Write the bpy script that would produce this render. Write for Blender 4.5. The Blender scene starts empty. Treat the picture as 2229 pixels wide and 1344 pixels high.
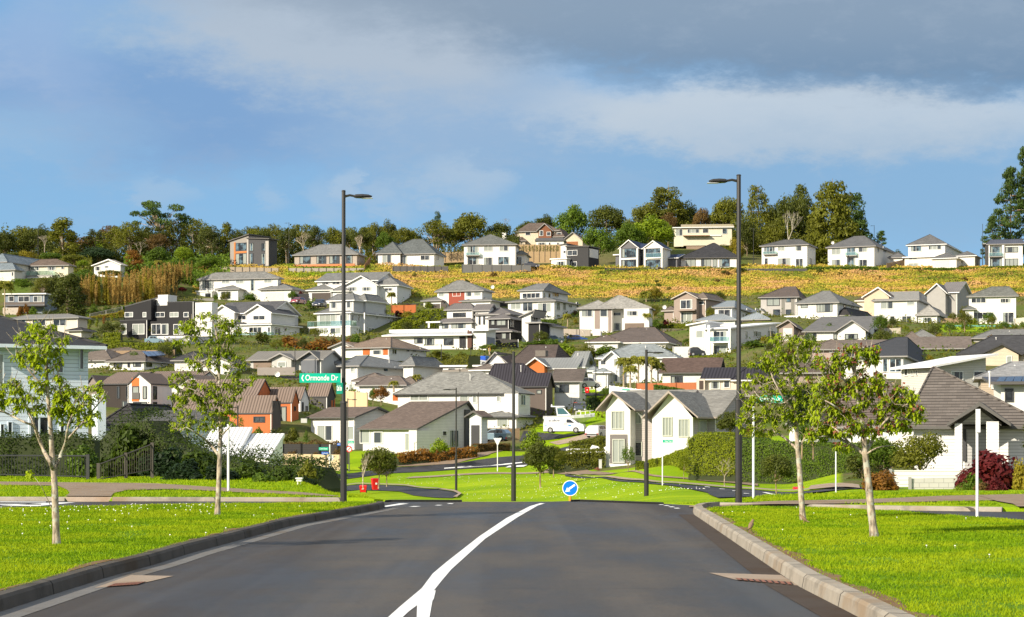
import bpy, math, random
import numpy as np
from mathutils import Vector, Matrix, noise
R = math.radians
random.seed(7)
SC = bpy.context.scene
COL = SC.collection

# ------------------------------------------------------------ camera, sky, sun, exposure
F = 4334.0; HZ = 958.0; CX = 1114.5; EYE = 1.6        # focal length in photo pixels, horizon row, centre column, eye height
cam = bpy.data.cameras.new("camera"); cam.sensor_width = 36; cam.lens = 70
cam.shift_y = (HZ - 672) / 2229; cam.clip_start = 0.5; cam.clip_end = 6000
cam_o = bpy.data.objects.new("camera", cam); COL.objects.link(cam_o)
cam_o.location = (0, 0, EYE); cam_o.rotation_euler = (R(90), 0, 0)
SC.camera = cam_o
SUN_AZ, SUN_EL = (-0.74, -0.67), 27.0                   # horizontal direction towards the sun, elevation
sun = bpy.data.lights.new("sun", 'SUN'); sun.energy = 4.7; sun.angle = R(0.6); sun.color = (1.0, 0.89, 0.72)
sun_o = bpy.data.objects.new("sun", sun); COL.objects.link(sun_o)
sd = Vector((SUN_AZ[0], SUN_AZ[1], 0)).normalized() * math.cos(R(SUN_EL)) + Vector((0, 0, math.sin(R(SUN_EL))))
sun_o.rotation_euler = (-sd).to_track_quat('-Z', 'Y').to_euler(); sun_o.location = (-60, -60, 80)
SC.view_settings.view_transform = 'Standard'; SC.view_settings.look = 'None'
SC.view_settings.exposure = 0.72; SC.view_settings.gamma = 1.0; SC.view_settings.use_curve_mapping = False
SC.cycles.max_bounces = 6; SC.cycles.diffuse_bounces = 3; SC.cycles.transparent_max_bounces = 6
SC.cycles.use_adaptive_sampling = True; SC.cycles.adaptive_threshold = 0.02
SC.render.film_transparent = False

class NT:                                               # tiny node-tree writer
    def __init__(s, tree): s.t = tree; s.n = tree.nodes; s.l = tree.links
    def new(s, typ, **kw):
        nd = s.n.new(typ)
        for k, v in kw.items(): setattr(nd, k, v)
        return nd
    def put(s, sock, v):
        if hasattr(v, 'is_linked') or hasattr(v, 'links'): s.l.new(v, sock)
        elif v is not None:
            if isinstance(v, (tuple, list)) and len(v) == 3 and len(sock.default_value) == 4: v = (*v, 1)
            sock.default_value = v
    def math(s, op, a, b=None, c=None, clamp=False):
        nd = s.new('ShaderNodeMath', operation=op, use_clamp=clamp)
        s.put(nd.inputs[0], a)
        if b is not None: s.put(nd.inputs[1], b)
        if c is not None: s.put(nd.inputs[2], c)
        return nd.outputs[0]
    def mix(s, f, a, b, mode='MIX'):
        nd = s.new('ShaderNodeMix', data_type='RGBA', blend_type=mode)
        s.put(nd.inputs[0], f); s.put(nd.inputs[6], a); s.put(nd.inputs[7], b)
        return nd.outputs[2]
    def noise(s, vec, scale, detail=3, rough=0.55, out=0):
        nd = s.new('ShaderNodeTexNoise'); s.put(nd.inputs['Vector'], vec)
        nd.inputs['Scale'].default_value = scale; nd.inputs['Detail'].default_value = detail; nd.inputs['Roughness'].default_value = rough
        return nd.outputs[out]
    def ramp(s, v, a, b):                                # smooth step from a to b
        nd = s.new('ShaderNodeMapRange', interpolation_type='SMOOTHSTEP'); s.put(nd.inputs[0], v)
        nd.inputs[1].default_value = a; nd.inputs[2].default_value = b
        return nd.outputs[0]

W = bpy.data.worlds.new("World"); SC.world = W; W.use_nodes = True
w = NT(W.node_tree); w.n.clear()
sky = w.new('ShaderNodeTexSky', sky_type='NISHITA', sun_disc=False)
sky.sun_elevation = R(SUN_EL); sky.sun_rotation = math.atan2(SUN_AZ[0], SUN_AZ[1]); sky.air_density = 1.0; sky.dust_density = 0.3; sky.ozone_density = 2.0
tc = w.new('ShaderNodeTexCoord'); sep = w.new('ShaderNodeSeparateXYZ'); w.l.new(tc.outputs['Generated'], sep.inputs[0])
nz1 = w.new('ShaderNodeMapping'); w.l.new(tc.outputs['Generated'], nz1.inputs[0]); nz1.inputs['Scale'].default_value = (1, 1, 2.4)
dn = w.noise(nz1.outputs[0], 9, 6, 0.6); dn2 = w.noise(nz1.outputs[0], 26, 8, 0.68)
ysafe = w.math('MAXIMUM', sep.outputs[1], 0.15)
azm = w.math('DIVIDE', sep.outputs[0], ysafe); elv = w.math('DIVIDE', sep.outputs[2], ysafe)     # tangents of azimuth and elevation
wob = w.math('MULTIPLY_ADD', dn, 0.10, -0.05); wob2 = w.math('MULTIPLY_ADD', dn2, 0.056, -0.028)
azw = w.math('ADD', azm, w.math('ADD', wob, wob2)); elw = w.math('ADD', elv, w.math('ADD', w.math('MULTIPLY', wob, 0.18), w.math('MULTIPLY', wob2, 0.6)))
def blob(cx, cy, rx, ry, soft=1.0, tilt=0.0):            # an elliptical cloud mass; centre and radii in degrees-like pixels
    cx, cy, rx, ry = (cx - CX) / F, (HZ - cy) / F, rx / F, ry / F
    dx = w.math('SUBTRACT', azw, cx); dy = w.math('SUBTRACT', w.math('SUBTRACT', elw, cy), w.math('MULTIPLY', dx, tilt))
    a = w.math('POWER', w.math('ABSOLUTE', w.math('DIVIDE', dx, rx)), 2); b = w.math('POWER', w.math('ABSOLUTE', w.math('DIVIDE', dy, ry)), 2)
    d = w.math('SQRT', w.math('ADD', a, b))
    return w.ramp(d, 1.0 + soft * 0.5, max(0.0, 1.0 - soft * 0.5))
hor = w.ramp(sep.outputs[2], -0.02, 0.26)
skyc = w.mix(1.0, sky.outputs[0], (0.80, 1.0, 1.20), 'MULTIPLY')
K = 7.5                                                   # the same scale as the sky texture before the strength is applied
def C(r, g, b): return (r * K, g * K, b * K)
skyc = w.mix(0.85, skyc, w.mix(hor, C(.235, .46, .70), C(.12, .39, .74)))
c = skyc
c = w.mix(w.math('MULTIPLY', blob(1150, 330, 2200, 330, 0.9), 0.30), c, C(.33, .50, .70))
c = w.mix(w.math('MULTIPLY', blob(500, 130, 1500, 270, 0.9), 0.38), c, C(.29, .42, .60))
c = w.mix(w.math('MULTIPLY', blob(320, 225, 420, 125, 0.9, -.12), 0.9), c, C(.205, .36, .61))
c = w.mix(w.math('MULTIPLY', blob(40, 290, 260, 60, 1.4), 0.45), c, C(.33, .50, .70))
c = w.mix(w.math('MULTIPLY', blob(120, 100, 130, 130, 1.4), 0.75), c, C(.31, .45, .68))
c = w.mix(w.math('MULTIPLY', blob(1000, 250, 330, 120, 1.3), 0.6), c, C(.33, .45, .62))
c = w.mix(w.math('MULTIPLY', blob(760, 60, 430, 150, 0.9, -.1), 0.95), c, C(.43, .51, .61))
c = w.mix(w.math('MULTIPLY', blob(1740, 262, 580, 84, 0.7, -.015), 0.85), c, C(.55, .62, .69))
dark = blob(2350, -40, 1850, 255, 0.36, -.03)
c = w.mix(w.math('MULTIPLY', dark, 0.93), c, w.mix(w.ramp(elv, .165, .22), C(.15, .255, .40), C(.25, .335, .445)))
c = w.mix(w.math('MULTIPLY', blob(1950, 410, 900, 130, 1.3), 0.5), c, C(.25, .40, .58))
c = w.mix(w.math('MULTIPLY', blob(1000, 395, 85, 55, 1.1), 0.6), c, C(.40, .53, .68))
c = w.mix(w.math('MULTIPLY', blob(772, 400, 45, 28, 0.9), 0.6), c, C(.42, .55, .70))
for bx_, by_, br_ in ((870, 400, 32), (860, 440, 50), (340, 418, 46), (700, 440, 60), (1040, 380, 55), (540, 445, 40)): c = w.mix(w.math('MULTIPLY', blob(bx_, by_, br_, br_ * .7, 1.2), 0.42), c, C(.40, .53, .68))
c = w.mix(w.math('MULTIPLY', w.math('MULTIPLY', w.ramp(dn2, .46, .66), w.ramp(elv, .06, .16)), 0.13), c, C(.46, .54, .64))
backc = w.mix(w.ramp(dn, .36, .60), skyc, C(1.02, .95, .85))          # bright warm cloud added overhead and behind the viewer as fill light
backc = w.mix(w.ramp(sep.outputs[2], -.02, .06), C(.16, .17, .10), backc)
c = w.mix(w.math('MULTIPLY', w.ramp(sep.outputs[1], 0.55, 0.80), w.ramp(sep.outputs[2], .50, .30)), backc, c)
bg = w.new('ShaderNodeBackground'); w.l.new(c, bg.inputs[0]); bg.inputs[1].default_value = 0.085
wo = w.new('ShaderNodeOutputWorld'); w.l.new(bg.outputs[0], wo.inputs[0])

# ------------------------------------------------------------ positions: a point seen in column px, row py, at distance D in metres
def P(px, py, D): return Vector(((px - CX) * D / F, D, EYE + (HZ - py) * D / F))
def tagit(o, label=None, cat=None, group=None, kind=None):
    if label: o['label'] = label
    if cat: o['category'] = cat
    if group: o['group'] = group
    if kind: o['kind'] = kind
    return o
def empty(name, loc, rz=0, label=None, cat=None, group=None):
    o = bpy.data.objects.new(name, None); COL.objects.link(o); o.location = loc; o.rotation_euler = (0, 0, rz)
    o.empty_display_size = 0.3
    return tagit(o, label, cat, group)
def link(name, me, parent=None):
    o = bpy.data.objects.new(name, me); COL.objects.link(o)
    if parent: o.parent = parent
    return o
def uvbox(me):                                            # u runs level along each face, v up its slope, in metres
    uv = me.uv_layers.new(name="UVMap"); vs = me.vertices
    for p in me.polygons:
        n = p.normal
        t = Vector((-n.y, n.x, 0))
        t = t.normalized() if t.length > 0.05 else Vector((1, 0, 0))
        b = n.cross(t)
        for li in p.loop_indices:
            co = vs[me.loops[li].vertex_index].co
            uv.data[li].uv = (co.dot(t), co.dot(b))
class MB:
    def __init__(s): s.v = []; s.f = []; s.mi = []; s.cur = 0
    def poly(s, pts, m=None):
        k = len(s.v); s.v += [tuple(p) for p in pts]; s.f.append(tuple(range(k, k + len(pts)))); s.mi.append(s.cur if m is None else m)
    def mesh(s, vs, fs, m=None):
        k = len(s.v); s.v += [tuple(p) for p in vs]
        for f in fs: s.f.append(tuple(i + k for i in f)); s.mi.append(s.cur if m is None else m)
    def box(s, x0, x1, y0, y1, z0, z1, m=None):
        s.mesh([(x0, y0, z0), (x1, y0, z0), (x1, y1, z0), (x0, y1, z0), (x0, y0, z1), (x1, y0, z1), (x1, y1, z1), (x0, y1, z1)],
               [(0, 3, 2, 1), (4, 5, 6, 7), (0, 1, 5, 4), (1, 2, 6, 5), (2, 3, 7, 6), (3, 0, 4, 7)], m)
    def tube(s, pts, rad, n=6, cap=True, m=None):
        pts = [Vector(p) for p in pts]; rings = []; up = Vector((0.13, 0.31, 1)).normalized()
        k = len(s.v)
        for i, p in enumerate(pts):
            d = (pts[min(i + 1, len(pts) - 1)] - pts[max(i - 1, 0)])
            d = d.normalized() if d.length > 1e-9 else Vector((0, 0, 1))
            a = d.cross(up if abs(d.dot(up)) < 0.95 else Vector((1, 0, 0))).normalized(); b = d.cross(a)
            r = rad[i] if isinstance(rad, (list, tuple)) else rad
            for j in range(n):
                an = 2 * math.pi * j / n
                s.v.append(tuple(p + (a * math.cos(an) + b * math.sin(an)) * r))
        for i in range(len(pts) - 1):
            for j in range(n):
                q = k + i * n; j2 = (j + 1) % n
                s.f.append((q + j, q + j2, q + n + j2, q + n + j)); s.mi.append(s.cur if m is None else m)
        if cap:
            s.f.append(tuple(k + j for j in reversed(range(n)))); s.mi.append(s.cur if m is None else m)
            q = k + (len(pts) - 1) * n; s.f.append(tuple(q + j for j in range(n))); s.mi.append(s.cur if m is None else m)
    def build(s, name, mats, parent=None, uv=False, smooth=False):
        me = bpy.data.meshes.new(name); me.from_pydata(s.v, [], s.f)
        if not isinstance(mats, (list, tuple)): mats = [mats]
        for m in mats: me.materials.append(m)
        if len(mats) > 1: me.polygons.foreach_set('material_index', s.mi)
        if smooth: me.polygons.foreach_set('use_smooth', [True] * len(me.polygons))
        me.update()
        if uv: uvbox(me)
        return link(name, me, parent)

# ------------------------------------------------------------ materials
MC = {}
def mat(key, fn):
    if key not in MC:
        m = bpy.data.materials.new(str(key).replace(' ', '_')[:50]); m.use_nodes = True
        t = NT(m.node_tree); t.n.clear()
        out = t.new('ShaderNodeOutputMaterial'); sh = fn(t); t.l.new(sh, out.inputs[0]); MC[key] = m
    return MC[key]
def princ(t, col, rough=0.7, spec=0.3, metal=0.0, nrm=None, **kw):
    p = t.new('ShaderNodeBsdfPrincipled'); t.put(p.inputs['Base Color'], col); t.put(p.inputs['Roughness'], rough)
    p.inputs['Specular IOR Level'].default_value = spec; p.inputs['Metallic'].default_value = metal
    if nrm is not None: t.l.new(nrm, p.inputs['Normal'])
    for k, v in kw.items(): t.put(p.inputs[k], v)
    return p.outputs[0]
def bump(t, h, strength=0.4, dist=0.02):
    b = t.new('ShaderNodeBump'); b.inputs['Strength'].default_value = strength; b.inputs['Distance'].default_value = dist
    t.l.new(h, b.inputs['Height']); return b.outputs[0]
def uvsep(t):
    c = t.new('ShaderNodeUVMap'); sp = t.new('ShaderNodeSeparateXYZ'); t.l.new(c.outputs[0], sp.inputs[0]); return sp.outputs[0], sp.outputs[1], c.outputs[0]
def opos(t): return t.new('ShaderNodeTexCoord').outputs['Object']
def scl(col, k): return tuple(min(1, x * k) for x in col)
def groove(t, x, pitch, width):                            # 1 in the groove, 0 elsewhere
    fr = t.math('FRACT', t.math('DIVIDE', x, pitch)); return t.math('LESS_THAN', fr, width / pitch)
def m_wall(col, kind='plain', rough=0.75):
    def fn(t):
        u, v, uv = uvsep(t); n = t.noise(opos(t), 1.3, 4); c = t.mix(n, scl(col, 0.86), scl(col, 1.08)); nrm = None
        if kind == 'board':
            g = t.math('FRACT', t.math('DIVIDE', v, 0.18)); c = t.mix(groove(t, v, 0.18, 0.022), c, scl(col, 0.45)); nrm = bump(t, t.math('SUBTRACT', 1.0, g), 0.5, 0.03)
        elif kind == 'vert':
            c = t.mix(groove(t, u, 0.16, 0.02), c, scl(col, 0.4))
            n2 = t.new('ShaderNodeMapping'); t.l.new(uv, n2.inputs[0]); n2.inputs['Scale'].default_value = (6, .25, 1)
            c = t.mix(t.math('MULTIPLY', t.noise(n2.outputs[0], 1.0, 3), 0.5), c, scl(col, 1.7))
        elif kind == 'brick':
            b = t.new('ShaderNodeTexBrick'); t.l.new(uv, b.inputs['Vector']); b.inputs['Scale'].default_value = 1
            b.inputs['Brick Width'].default_value = .39; b.inputs['Row Height'].default_value = .19; b.inputs['Mortar Size'].default_value = .012
            t.put(b.inputs['Color1'], c); t.put(b.inputs['Color2'], scl(col, .92)); t.put(b.inputs['Mortar'], scl(col, .62)); c = b.outputs[0]
        return princ(t, c, rough, 0.25, nrm=nrm)
    return mat(('wall', col, kind), fn)
def m_roof(col, kind='tile', rough=0.7, pitch=None):
    key = ('roof', col, kind, pitch); col = scl(col, .94) if sum(col) < 1.5 else col
    def fn(t):
        u, v, uv = uvsep(t); big = t.noise(opos(t), 0.35, 4); c = t.mix(big, scl(col, 0.7), scl(col, 1.25)); nrm = None
        if kind == 'tile':
            pt = pitch or 0.33
            c = t.mix(groove(t, v, pt, pt * 0.22), c, scl(col, 0.25))
            b = t.new('ShaderNodeTexBrick'); t.l.new(uv, b.inputs['Vector']); b.inputs['Scale'].default_value = 1
            b.inputs['Brick Width'].default_value = .45; b.inputs['Row Height'].default_value = pt; b.inputs['Mortar Size'].default_value = 0.006
            b.inputs['Color1'].default_value = (.82, .82, .82, 1); b.inputs['Color2'].default_value = (1.12, 1.12, 1.12, 1); b.inputs['Mortar'].default_value = (.6, .6, .6, 1)
            c = t.mix(1.0, c, b.outputs[0], 'MULTIPLY'); nrm = bump(t, t.math('FRACT', t.math('DIVIDE', v, -pt)), 0.6, 0.03)
        elif kind == 'shingle':
            b = t.new('ShaderNodeTexBrick'); t.l.new(uv, b.inputs['Vector']); b.inputs['Scale'].default_value = 1
            b.inputs['Brick Width'].default_value = .42; b.inputs['Row Height'].default_value = .17; b.inputs['Mortar Size'].default_value = 0.008; b.offset = .37
            b.inputs['Color1'].default_value = (.62, .62, .62, 1); b.inputs['Color2'].default_value = (1.3, 1.3, 1.3, 1); b.inputs['Mortar'].default_value = (.5, .5, .5, 1)
            c = t.mix(1.0, c, b.outputs[0], 'MULTIPLY')
            c = t.mix(t.math('MULTIPLY', t.noise(uv, 5, 3), 0.5), c, scl(col, 1.5))
        elif kind == 'rib':
            pt = pitch or 0.4; g = groove(t, u, pt, pt * .2); c = t.mix(g, c, scl(col, 0.45)); c = t.mix(groove(t, t.math('ADD', u, pt * .55), pt, pt * .25), c, scl(col, 1.35))
        elif kind == 'seam':
            c = t.mix(groove(t, u, pitch or 0.45, 0.05), c, scl(col, 0.62))
        st = t.new('ShaderNodeMapping'); t.l.new(uv, st.inputs[0]); st.inputs['Scale'].default_value = (1.2, .12, 1)
        c = t.mix(t.math('MULTIPLY', t.ramp(t.noise(st.outputs[0], 1.5, 4), .5, .8), 0.35), c, scl(col, 0.62))
        return princ(t, c, .85, 0.15, nrm=nrm)
    return mat(key, fn)
def m_plain(col, rough=0.6, metal=0.0, spec=0.4, var=0.12):
    def fn(t):
        n = t.noise(opos(t), 2.5, 4); return princ(t, t.mix(n, scl(col, 1 - var), scl(col, 1 + var)), rough, spec, metal)
    return mat(('plain', col, rough, metal), fn)
def m_glass(kind):
    def fn(t):
        u, v, uv = uvsep(t); oi = t.new('ShaderNodeObjectInfo')
        rnd = oi.outputs['Random']
        if kind == 'c':                                      # drawn curtains behind the glass, folds run down
            mp = t.new('ShaderNodeMapping'); t.l.new(uv, mp.inputs[0]); mp.inputs['Scale'].default_value = (9, .05, 1)
            f = t.noise(mp.outputs[0], 1.0, 2); f2 = t.ramp(t.math('FRACT', t.math('ADD', t.math('MULTIPLY', u, .35), rnd)), .60, .66)
            c = t.mix(f, (.15, .17, .15), (.40, .43, .40)); c = t.mix(t.math('MULTIPLY', f2, t.math('GREATER_THAN', rnd, 0.45)), c, (.05, .06, .07))
            return princ(t, c, 0.12, 0.6)
        mp = t.new('ShaderNodeMapping'); t.l.new(uv, mp.inputs[0]); t.l.new(rnd, mp.inputs['Location'])
        f = t.ramp(t.noise(mp.outputs[0], 0.9, 3), .42, .62)
        c = t.mix(f, (.012, .014, .018), (.06, .07, .08) if kind == 'd' else (.10, .16, .20))
        return princ(t, c, 0.06, 0.7)
    return mat(('glass', kind), fn)
def m_leaf(col, col2, rough=0.55, trans=0.42):
    def fn(t):
        at = t.new('ShaderNodeAttribute'); at.attribute_name = 'v'; oi = t.new('ShaderNodeObjectInfo')
        n = t.noise(opos(t), 0.5, 2)
        f = t.math('ADD', t.math('MULTIPLY', at.outputs['Fac'], 0.7), t.math('MULTIPLY', n, 0.45), clamp=True)
        c = t.mix(f, col, col2); c = t.mix(t.math('MULTIPLY', oi.outputs['Random'], 0.35), c, scl(col, 0.55))
        d = princ(t, c, rough, 0.22)
        tr = t.new('ShaderNodeBsdfTranslucent'); t.l.new(c, tr.inputs[0])
        mx = t.new('ShaderNodeMixShader'); mx.inputs[0].default_value = trans; t.l.new(d, mx.inputs[1]); t.l.new(tr.outputs[0], mx.inputs[2])
        return mx.outputs[0]
    return mat(('leaf', col, col2), fn)
LEAF = {
 'olive': ((.045, .055, .008), (.25, .26, .02)), 'dark': ((.025, .042, .008), (.16, .18, .022)), 'green': ((.04, .085, .008), (.18, .27, .02)),
 'lime': ((.09, .16, .008), (.36, .46, .02)), 'gold': ((.12, .11, .008), (.45, .36, .03)), 'brown': ((.07, .045, .012), (.26, .16, .045)),
 'rust': ((.14, .06, .012), (.42, .20, .03)), 'red': ((.05, .006, .008), (.22, .028, .03)), 'blue': ((.02, .05, .02), (.08, .13, .045)),
 'hedge': ((.08, .12, .006), (.34, .38, .015)), 'pine': ((.022, .05, .012), (.12, .19, .03)), 'street': ((.11, .19, .008), (.48, .58, .02)),
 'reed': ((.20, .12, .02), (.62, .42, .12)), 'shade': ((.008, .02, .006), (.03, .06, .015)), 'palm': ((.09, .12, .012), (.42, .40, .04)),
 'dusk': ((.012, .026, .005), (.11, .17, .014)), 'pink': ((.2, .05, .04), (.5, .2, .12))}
def leafmat(k): return m_leaf(*LEAF[k])
def m_bark(col=(.30, .24, .17)):
    def fn(t):
        p = opos(t); mp = t.new('ShaderNodeMapping'); t.l.new(p, mp.inputs[0]); mp.inputs['Scale'].default_value = (9, 9, 3)
        n = t.noise(mp.outputs[0], 2.2, 5); c = t.mix(t.ramp(n, .3, .7), scl(col, .38), scl(col, 1.5)); c = t.mix(t.math('MULTIPLY', t.ramp(t.noise(p, 7, 4, .7), .52, .60), .8), c, (.40, .41, .34)); c = t.mix(t.ramp(t.noise(p, 4, 4, .7), .60, .66), c, (.07, .05, .035))
        return princ(t, c, .9, .15, nrm=bump(t, n, .5, .02))
    return mat(('bark', col), fn)
M_WHITE = m_plain((.78, .77, .74), .5); M_TRIM = m_plain((.70, .69, .66), .5); M_BLACKT = m_plain((.035, .035, .038), .5); M_DKT = m_plain((.09, .085, .08), .6)
M_FRAME_D = m_plain((.045, .046, .05), .4); M_FRAME_W = m_plain((.68, .68, .66), .4)

# ------------------------------------------------------------ house builder
ANCH = []                                                  # ground levels the terrain must meet: (x, y, z)
BRICK = {}
class House:
    def __init__(s, name, label, px, py, D, yaw, wall, roof, trim=None, fr=None, cat='house', anchor=True, base=True):
        s.O = P(px, py, D); th = R(yaw); s.yaw = yaw; s.u = (math.cos(th), -math.sin(th)); s.v = (math.sin(th), math.cos(th))
        s.root = empty(name, s.O, -th, label, cat, 'houses on the hillside')
        s.wall, s.roof, s.trim, s.fr = wall, roof, trim or M_GUT, fr or M_FRAME_W
        s.px, s.py, s.D = px, py, D; s.B = []; s.n = 0
        if anchor: ANCH.append((s.O.x, s.O.y, s.O.z))
    def la(s, px, b):
        t = (px - CX) / F; ox, oy = s.O.x + b * s.v[0], s.O.y + b * s.v[1]
        return (t * oy - ox) / (s.u[0] - t * s.u[1])
    def lb(s, px, a):
        t = (px - CX) / F; ox, oy = s.O.x + a * s.u[0], s.O.y + a * s.u[1]
        return (t * oy - ox) / (s.v[0] - t * s.v[1])
    def z(s, py, a, b): return EYE + (HZ - py) * (s.O.y + a * s.u[1] + b * s.v[1]) / F - s.O.z
    def blk(s, x0, x1, side, eave, base, rt='hip', ridge=None, b0=0.0, wall=None, roof=None, oh=0.5, rx=None, fascia=None, trim=None, foot=2.5, slab=.22, nowall=False, rf=.5):
        s.n += 1; b0 += 0.004 * s.n; wall = wall or s.wall; roof = roof or s.roof
        a0, a1 = s.la(x0, b0), s.la(x1, b0)
        if side is None: L = 8.0
        elif abs(side) < 40: L = side
        else: L = (s.lb(side, a1) if s.yaw > 0 else s.lb(side, a0)) - b0
        b1 = b0 + max(L, 0.6); an = a1 if s.yaw >= 0 else a0
        ze, zb = s.z(eave, an, b0), s.z(base, an, b0) - foot
        zr = s.z(ridge, (a0 + a1) / 2, (b0 + b1) / 2) if ridge is not None else ze + 1
        s.B.append((a0, a1, b0, b1, ze, zb, zr)); w = MB(); am, bm = (a0 + a1) / 2, b0 + (b1 - b0) * (rf if rt == 'gu' else .5)
        if rx is not None and not isinstance(rx, tuple): rxa = s.la(rx, b0)
        else: rxa = am
        if not nowall:
            if rt == 'gv':                                  # gable faces the front
                w.mesh([(a0, b0, zb), (a1, b0, zb), (a1, b0, ze), (rxa, b0, zr - .12), (a0, b0, ze), (a0, b1, zb), (a1, b1, zb), (a1, b1, ze), (rxa, b1, zr - .12), (a0, b1, ze)],
                       [(0, 1, 2, 3, 4), (6, 5, 9, 8, 7), (1, 6, 7, 2), (5, 0, 4, 9)])
            elif rt == 'gu':
                w.mesh([(a0, b0, zb), (a0, b1, zb), (a0, b1, ze), (a0, bm, zr - .12), (a0, b0, ze), (a1, b0, zb), (a1, b1, zb), (a1, b1, ze), (a1, bm, zr - .12), (a1, b0, ze)],
                       [(1, 0, 4, 3, 2), (5, 6, 7, 8, 9), (0, 5, 9, 4), (6, 1, 2, 7)])
            elif rt in ('mu', 'mv'):                        # single slope, along the front or towards the back
                z0, z1 = ze, zr
                q = (z0, z1, z1, z0) if rt == 'mu' else (z0, z0, z1, z1)
                w.mesh([(a0, b0, zb), (a1, b0, zb), (a1, b1, zb), (a0, b1, zb), (a0, b0, q[0]), (a1, b0, q[1]), (a1, b1, q[2]), (a0, b1, q[3])],
                       [(0, 3, 2, 1), (0, 1, 5, 4), (1, 2, 6, 5), (2, 3, 7, 6), (3, 0, 4, 7)])
            else: w.box(a0, a1, b0, b1, zb, ze)
            w.build('wall', wall, s.root, uv=True)
        o, r = oh, MB(); A0, A1, B0, B1 = a0 - o, a1 + o, b0 - o, b1 + o
        fz = .16; zt = ze + .05; fm = fascia or s.trim
        k = (zr - ze) / max(.5, min(a1 - a0, b1 - b0) / 2)
        def solid(top):                                      # top faces on slot 0, fascia and soffit on slot 1; top = list of polygons, rim = eave loop
            for p in top: r.poly(p, 0)
        if rt in ('hip', 'gv', 'gu'):
            c = [(A0, B0, zt - o * 0), (A1, B0, zt), (A1, B1, zt), (A0, B1, zt)]
            if rt == 'hip':
                wd, ln = A1 - A0, B1 - B0; h = min(wd, ln) / 2
                if isinstance(rx, tuple): p, q = (s.la(rx[0], bm), bm, zr), (s.la(rx[1], bm), bm, zr)
                elif wd > ln + .3: p, q = (A0 + h, bm, zr), (A1 - h, bm, zr)
                elif ln > wd + .3: p, q = (am, B0 + h, zr), (am, B1 - h, zr)
                else: p = q = (am, bm, zr)
                if isinstance(rx, tuple) or wd > ln + .3: solid([(c[0], c[1], q, p), (c[1], c[2], q), (c[2], c[3], p, q), (c[3], c[0], p)])
                elif ln > wd + .3: solid([(c[0], c[1], p), (c[1], c[2], q, p), (c[2], c[3], q), (c[3], c[0], p, q)])
                else: solid([(c[0], c[1], p), (c[1], c[2], p), (c[2], c[3], p), (c[3], c[0], p)])
            elif rt == 'gv': p, q = (rxa, B0, zr), (rxa, B1, zr); solid([(c[1], c[2], q, p), (c[3], c[0], p, q)])
            else: p, q = (A0, bm, zr), (A1, bm, zr); solid([(c[0], c[1], q, p), (c[2], c[3], p, q)])
            d = [(x, y, zz - fz) for x, y, zz in c]
            if rt == 'hip':
                for i in range(4): j = (i + 1) % 4; r.poly((d[i], d[j], c[j], c[i]), 1)
                r.poly(tuple(reversed(d)), 1)
            else:
                p2, q2 = (p[0], p[1], p[2] - fz * 1.5), (q[0], q[1], q[2] - fz * 1.5)
                if rt == 'gv':
                    r.poly((d[1], d[2], c[2], c[1]), 1); r.poly((d[3], d[0], c[0], c[3]), 1)
                    r.poly((d[0], p2, p, c[0]), 1); r.poly((p2, d[1], c[1], p), 1); r.poly((d[2], q2, q, c[2]), 1); r.poly((q2, d[3], c[3], q), 1)
                    r.poly((d[0], d[3], q2, p2), 1); r.poly((p2, q2, d[2], d[1]), 1)
                else:
                    r.poly((d[0], d[1], c[1], c[0]), 1); r.poly((d[2], d[3], c[3], c[2]), 1)
                    r.poly((p2, d[0], c[0], p), 1); r.poly((d[3], p2, p, c[3]), 1); r.poly((d[1], q2, q, c[1]), 1); r.poly((q2, d[2], c[2], q), 1)
                    r.poly((d[1], d[0], p2, q2), 1); r.poly((p2, d[3], d[2], q2), 1)
        elif rt in ('mu', 'mv'):
            z0, z1 = ze, zr; q = (z0, z1, z1, z0) if rt == 'mu' else (z0, z0, z1, z1)
            g = [(A0, B0), (A1, B0), (A1, B1), (A0, B1)]; t = slab
            r.mesh([(x, y, q[i] + .01) for i, (x, y) in enumerate(g)] + [(x, y, q[i] + t) for i, (x, y) in enumerate(g)], [(0, 3, 2, 1), (0, 1, 5, 4), (1, 2, 6, 5), (2, 3, 7, 6), (3, 0, 4, 7)], 1)
            r.poly([(x, y, q[i] + t) for i, (x, y) in enumerate(g)], 0)
        elif rt == 'flat':
            r.box(A0, A1, B0, B1, ze - .02, ze + slab, 1); r.poly([(A0 + .1, B0 + .1, ze + slab + .01), (A1 - .1, B0 + .1, ze + slab + .01), (A1 - .1, B1 - .1, ze + slab + .01), (A0 + .1, B1 - .1, ze + slab + .01)], 0)
        if rt in ('hip', 'gu', 'flat') and s.D < 440 and zb < ze - 3:
            dpp = MB(); xq = an - .14 if s.yaw >= 0 else an + .06; dpp.box(xq, xq + .08, b0 - .09, b0 - .01, zb, ze - .05); dpp.build('downpipe', M_WHITE, s.root)
        if rt == 'hip' and s.D < 340 and zr - ze > .9:
            vp = MB(); q_ = a0 + (a1 - a0) * (.3 + .4 * ((s.n * 37) % 10) / 10); vp.tube([(q_, bm - 1.2, zr - 1.2), (q_, bm - 1.2, zr - .35)], .045, 6); vp.tube([(q_, bm - 1.2, zr - .35), (q_, bm - 1.2, zr - .27)], .09, 6); vp.build('vent_pipe', M_WHITE, s.root)
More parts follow.
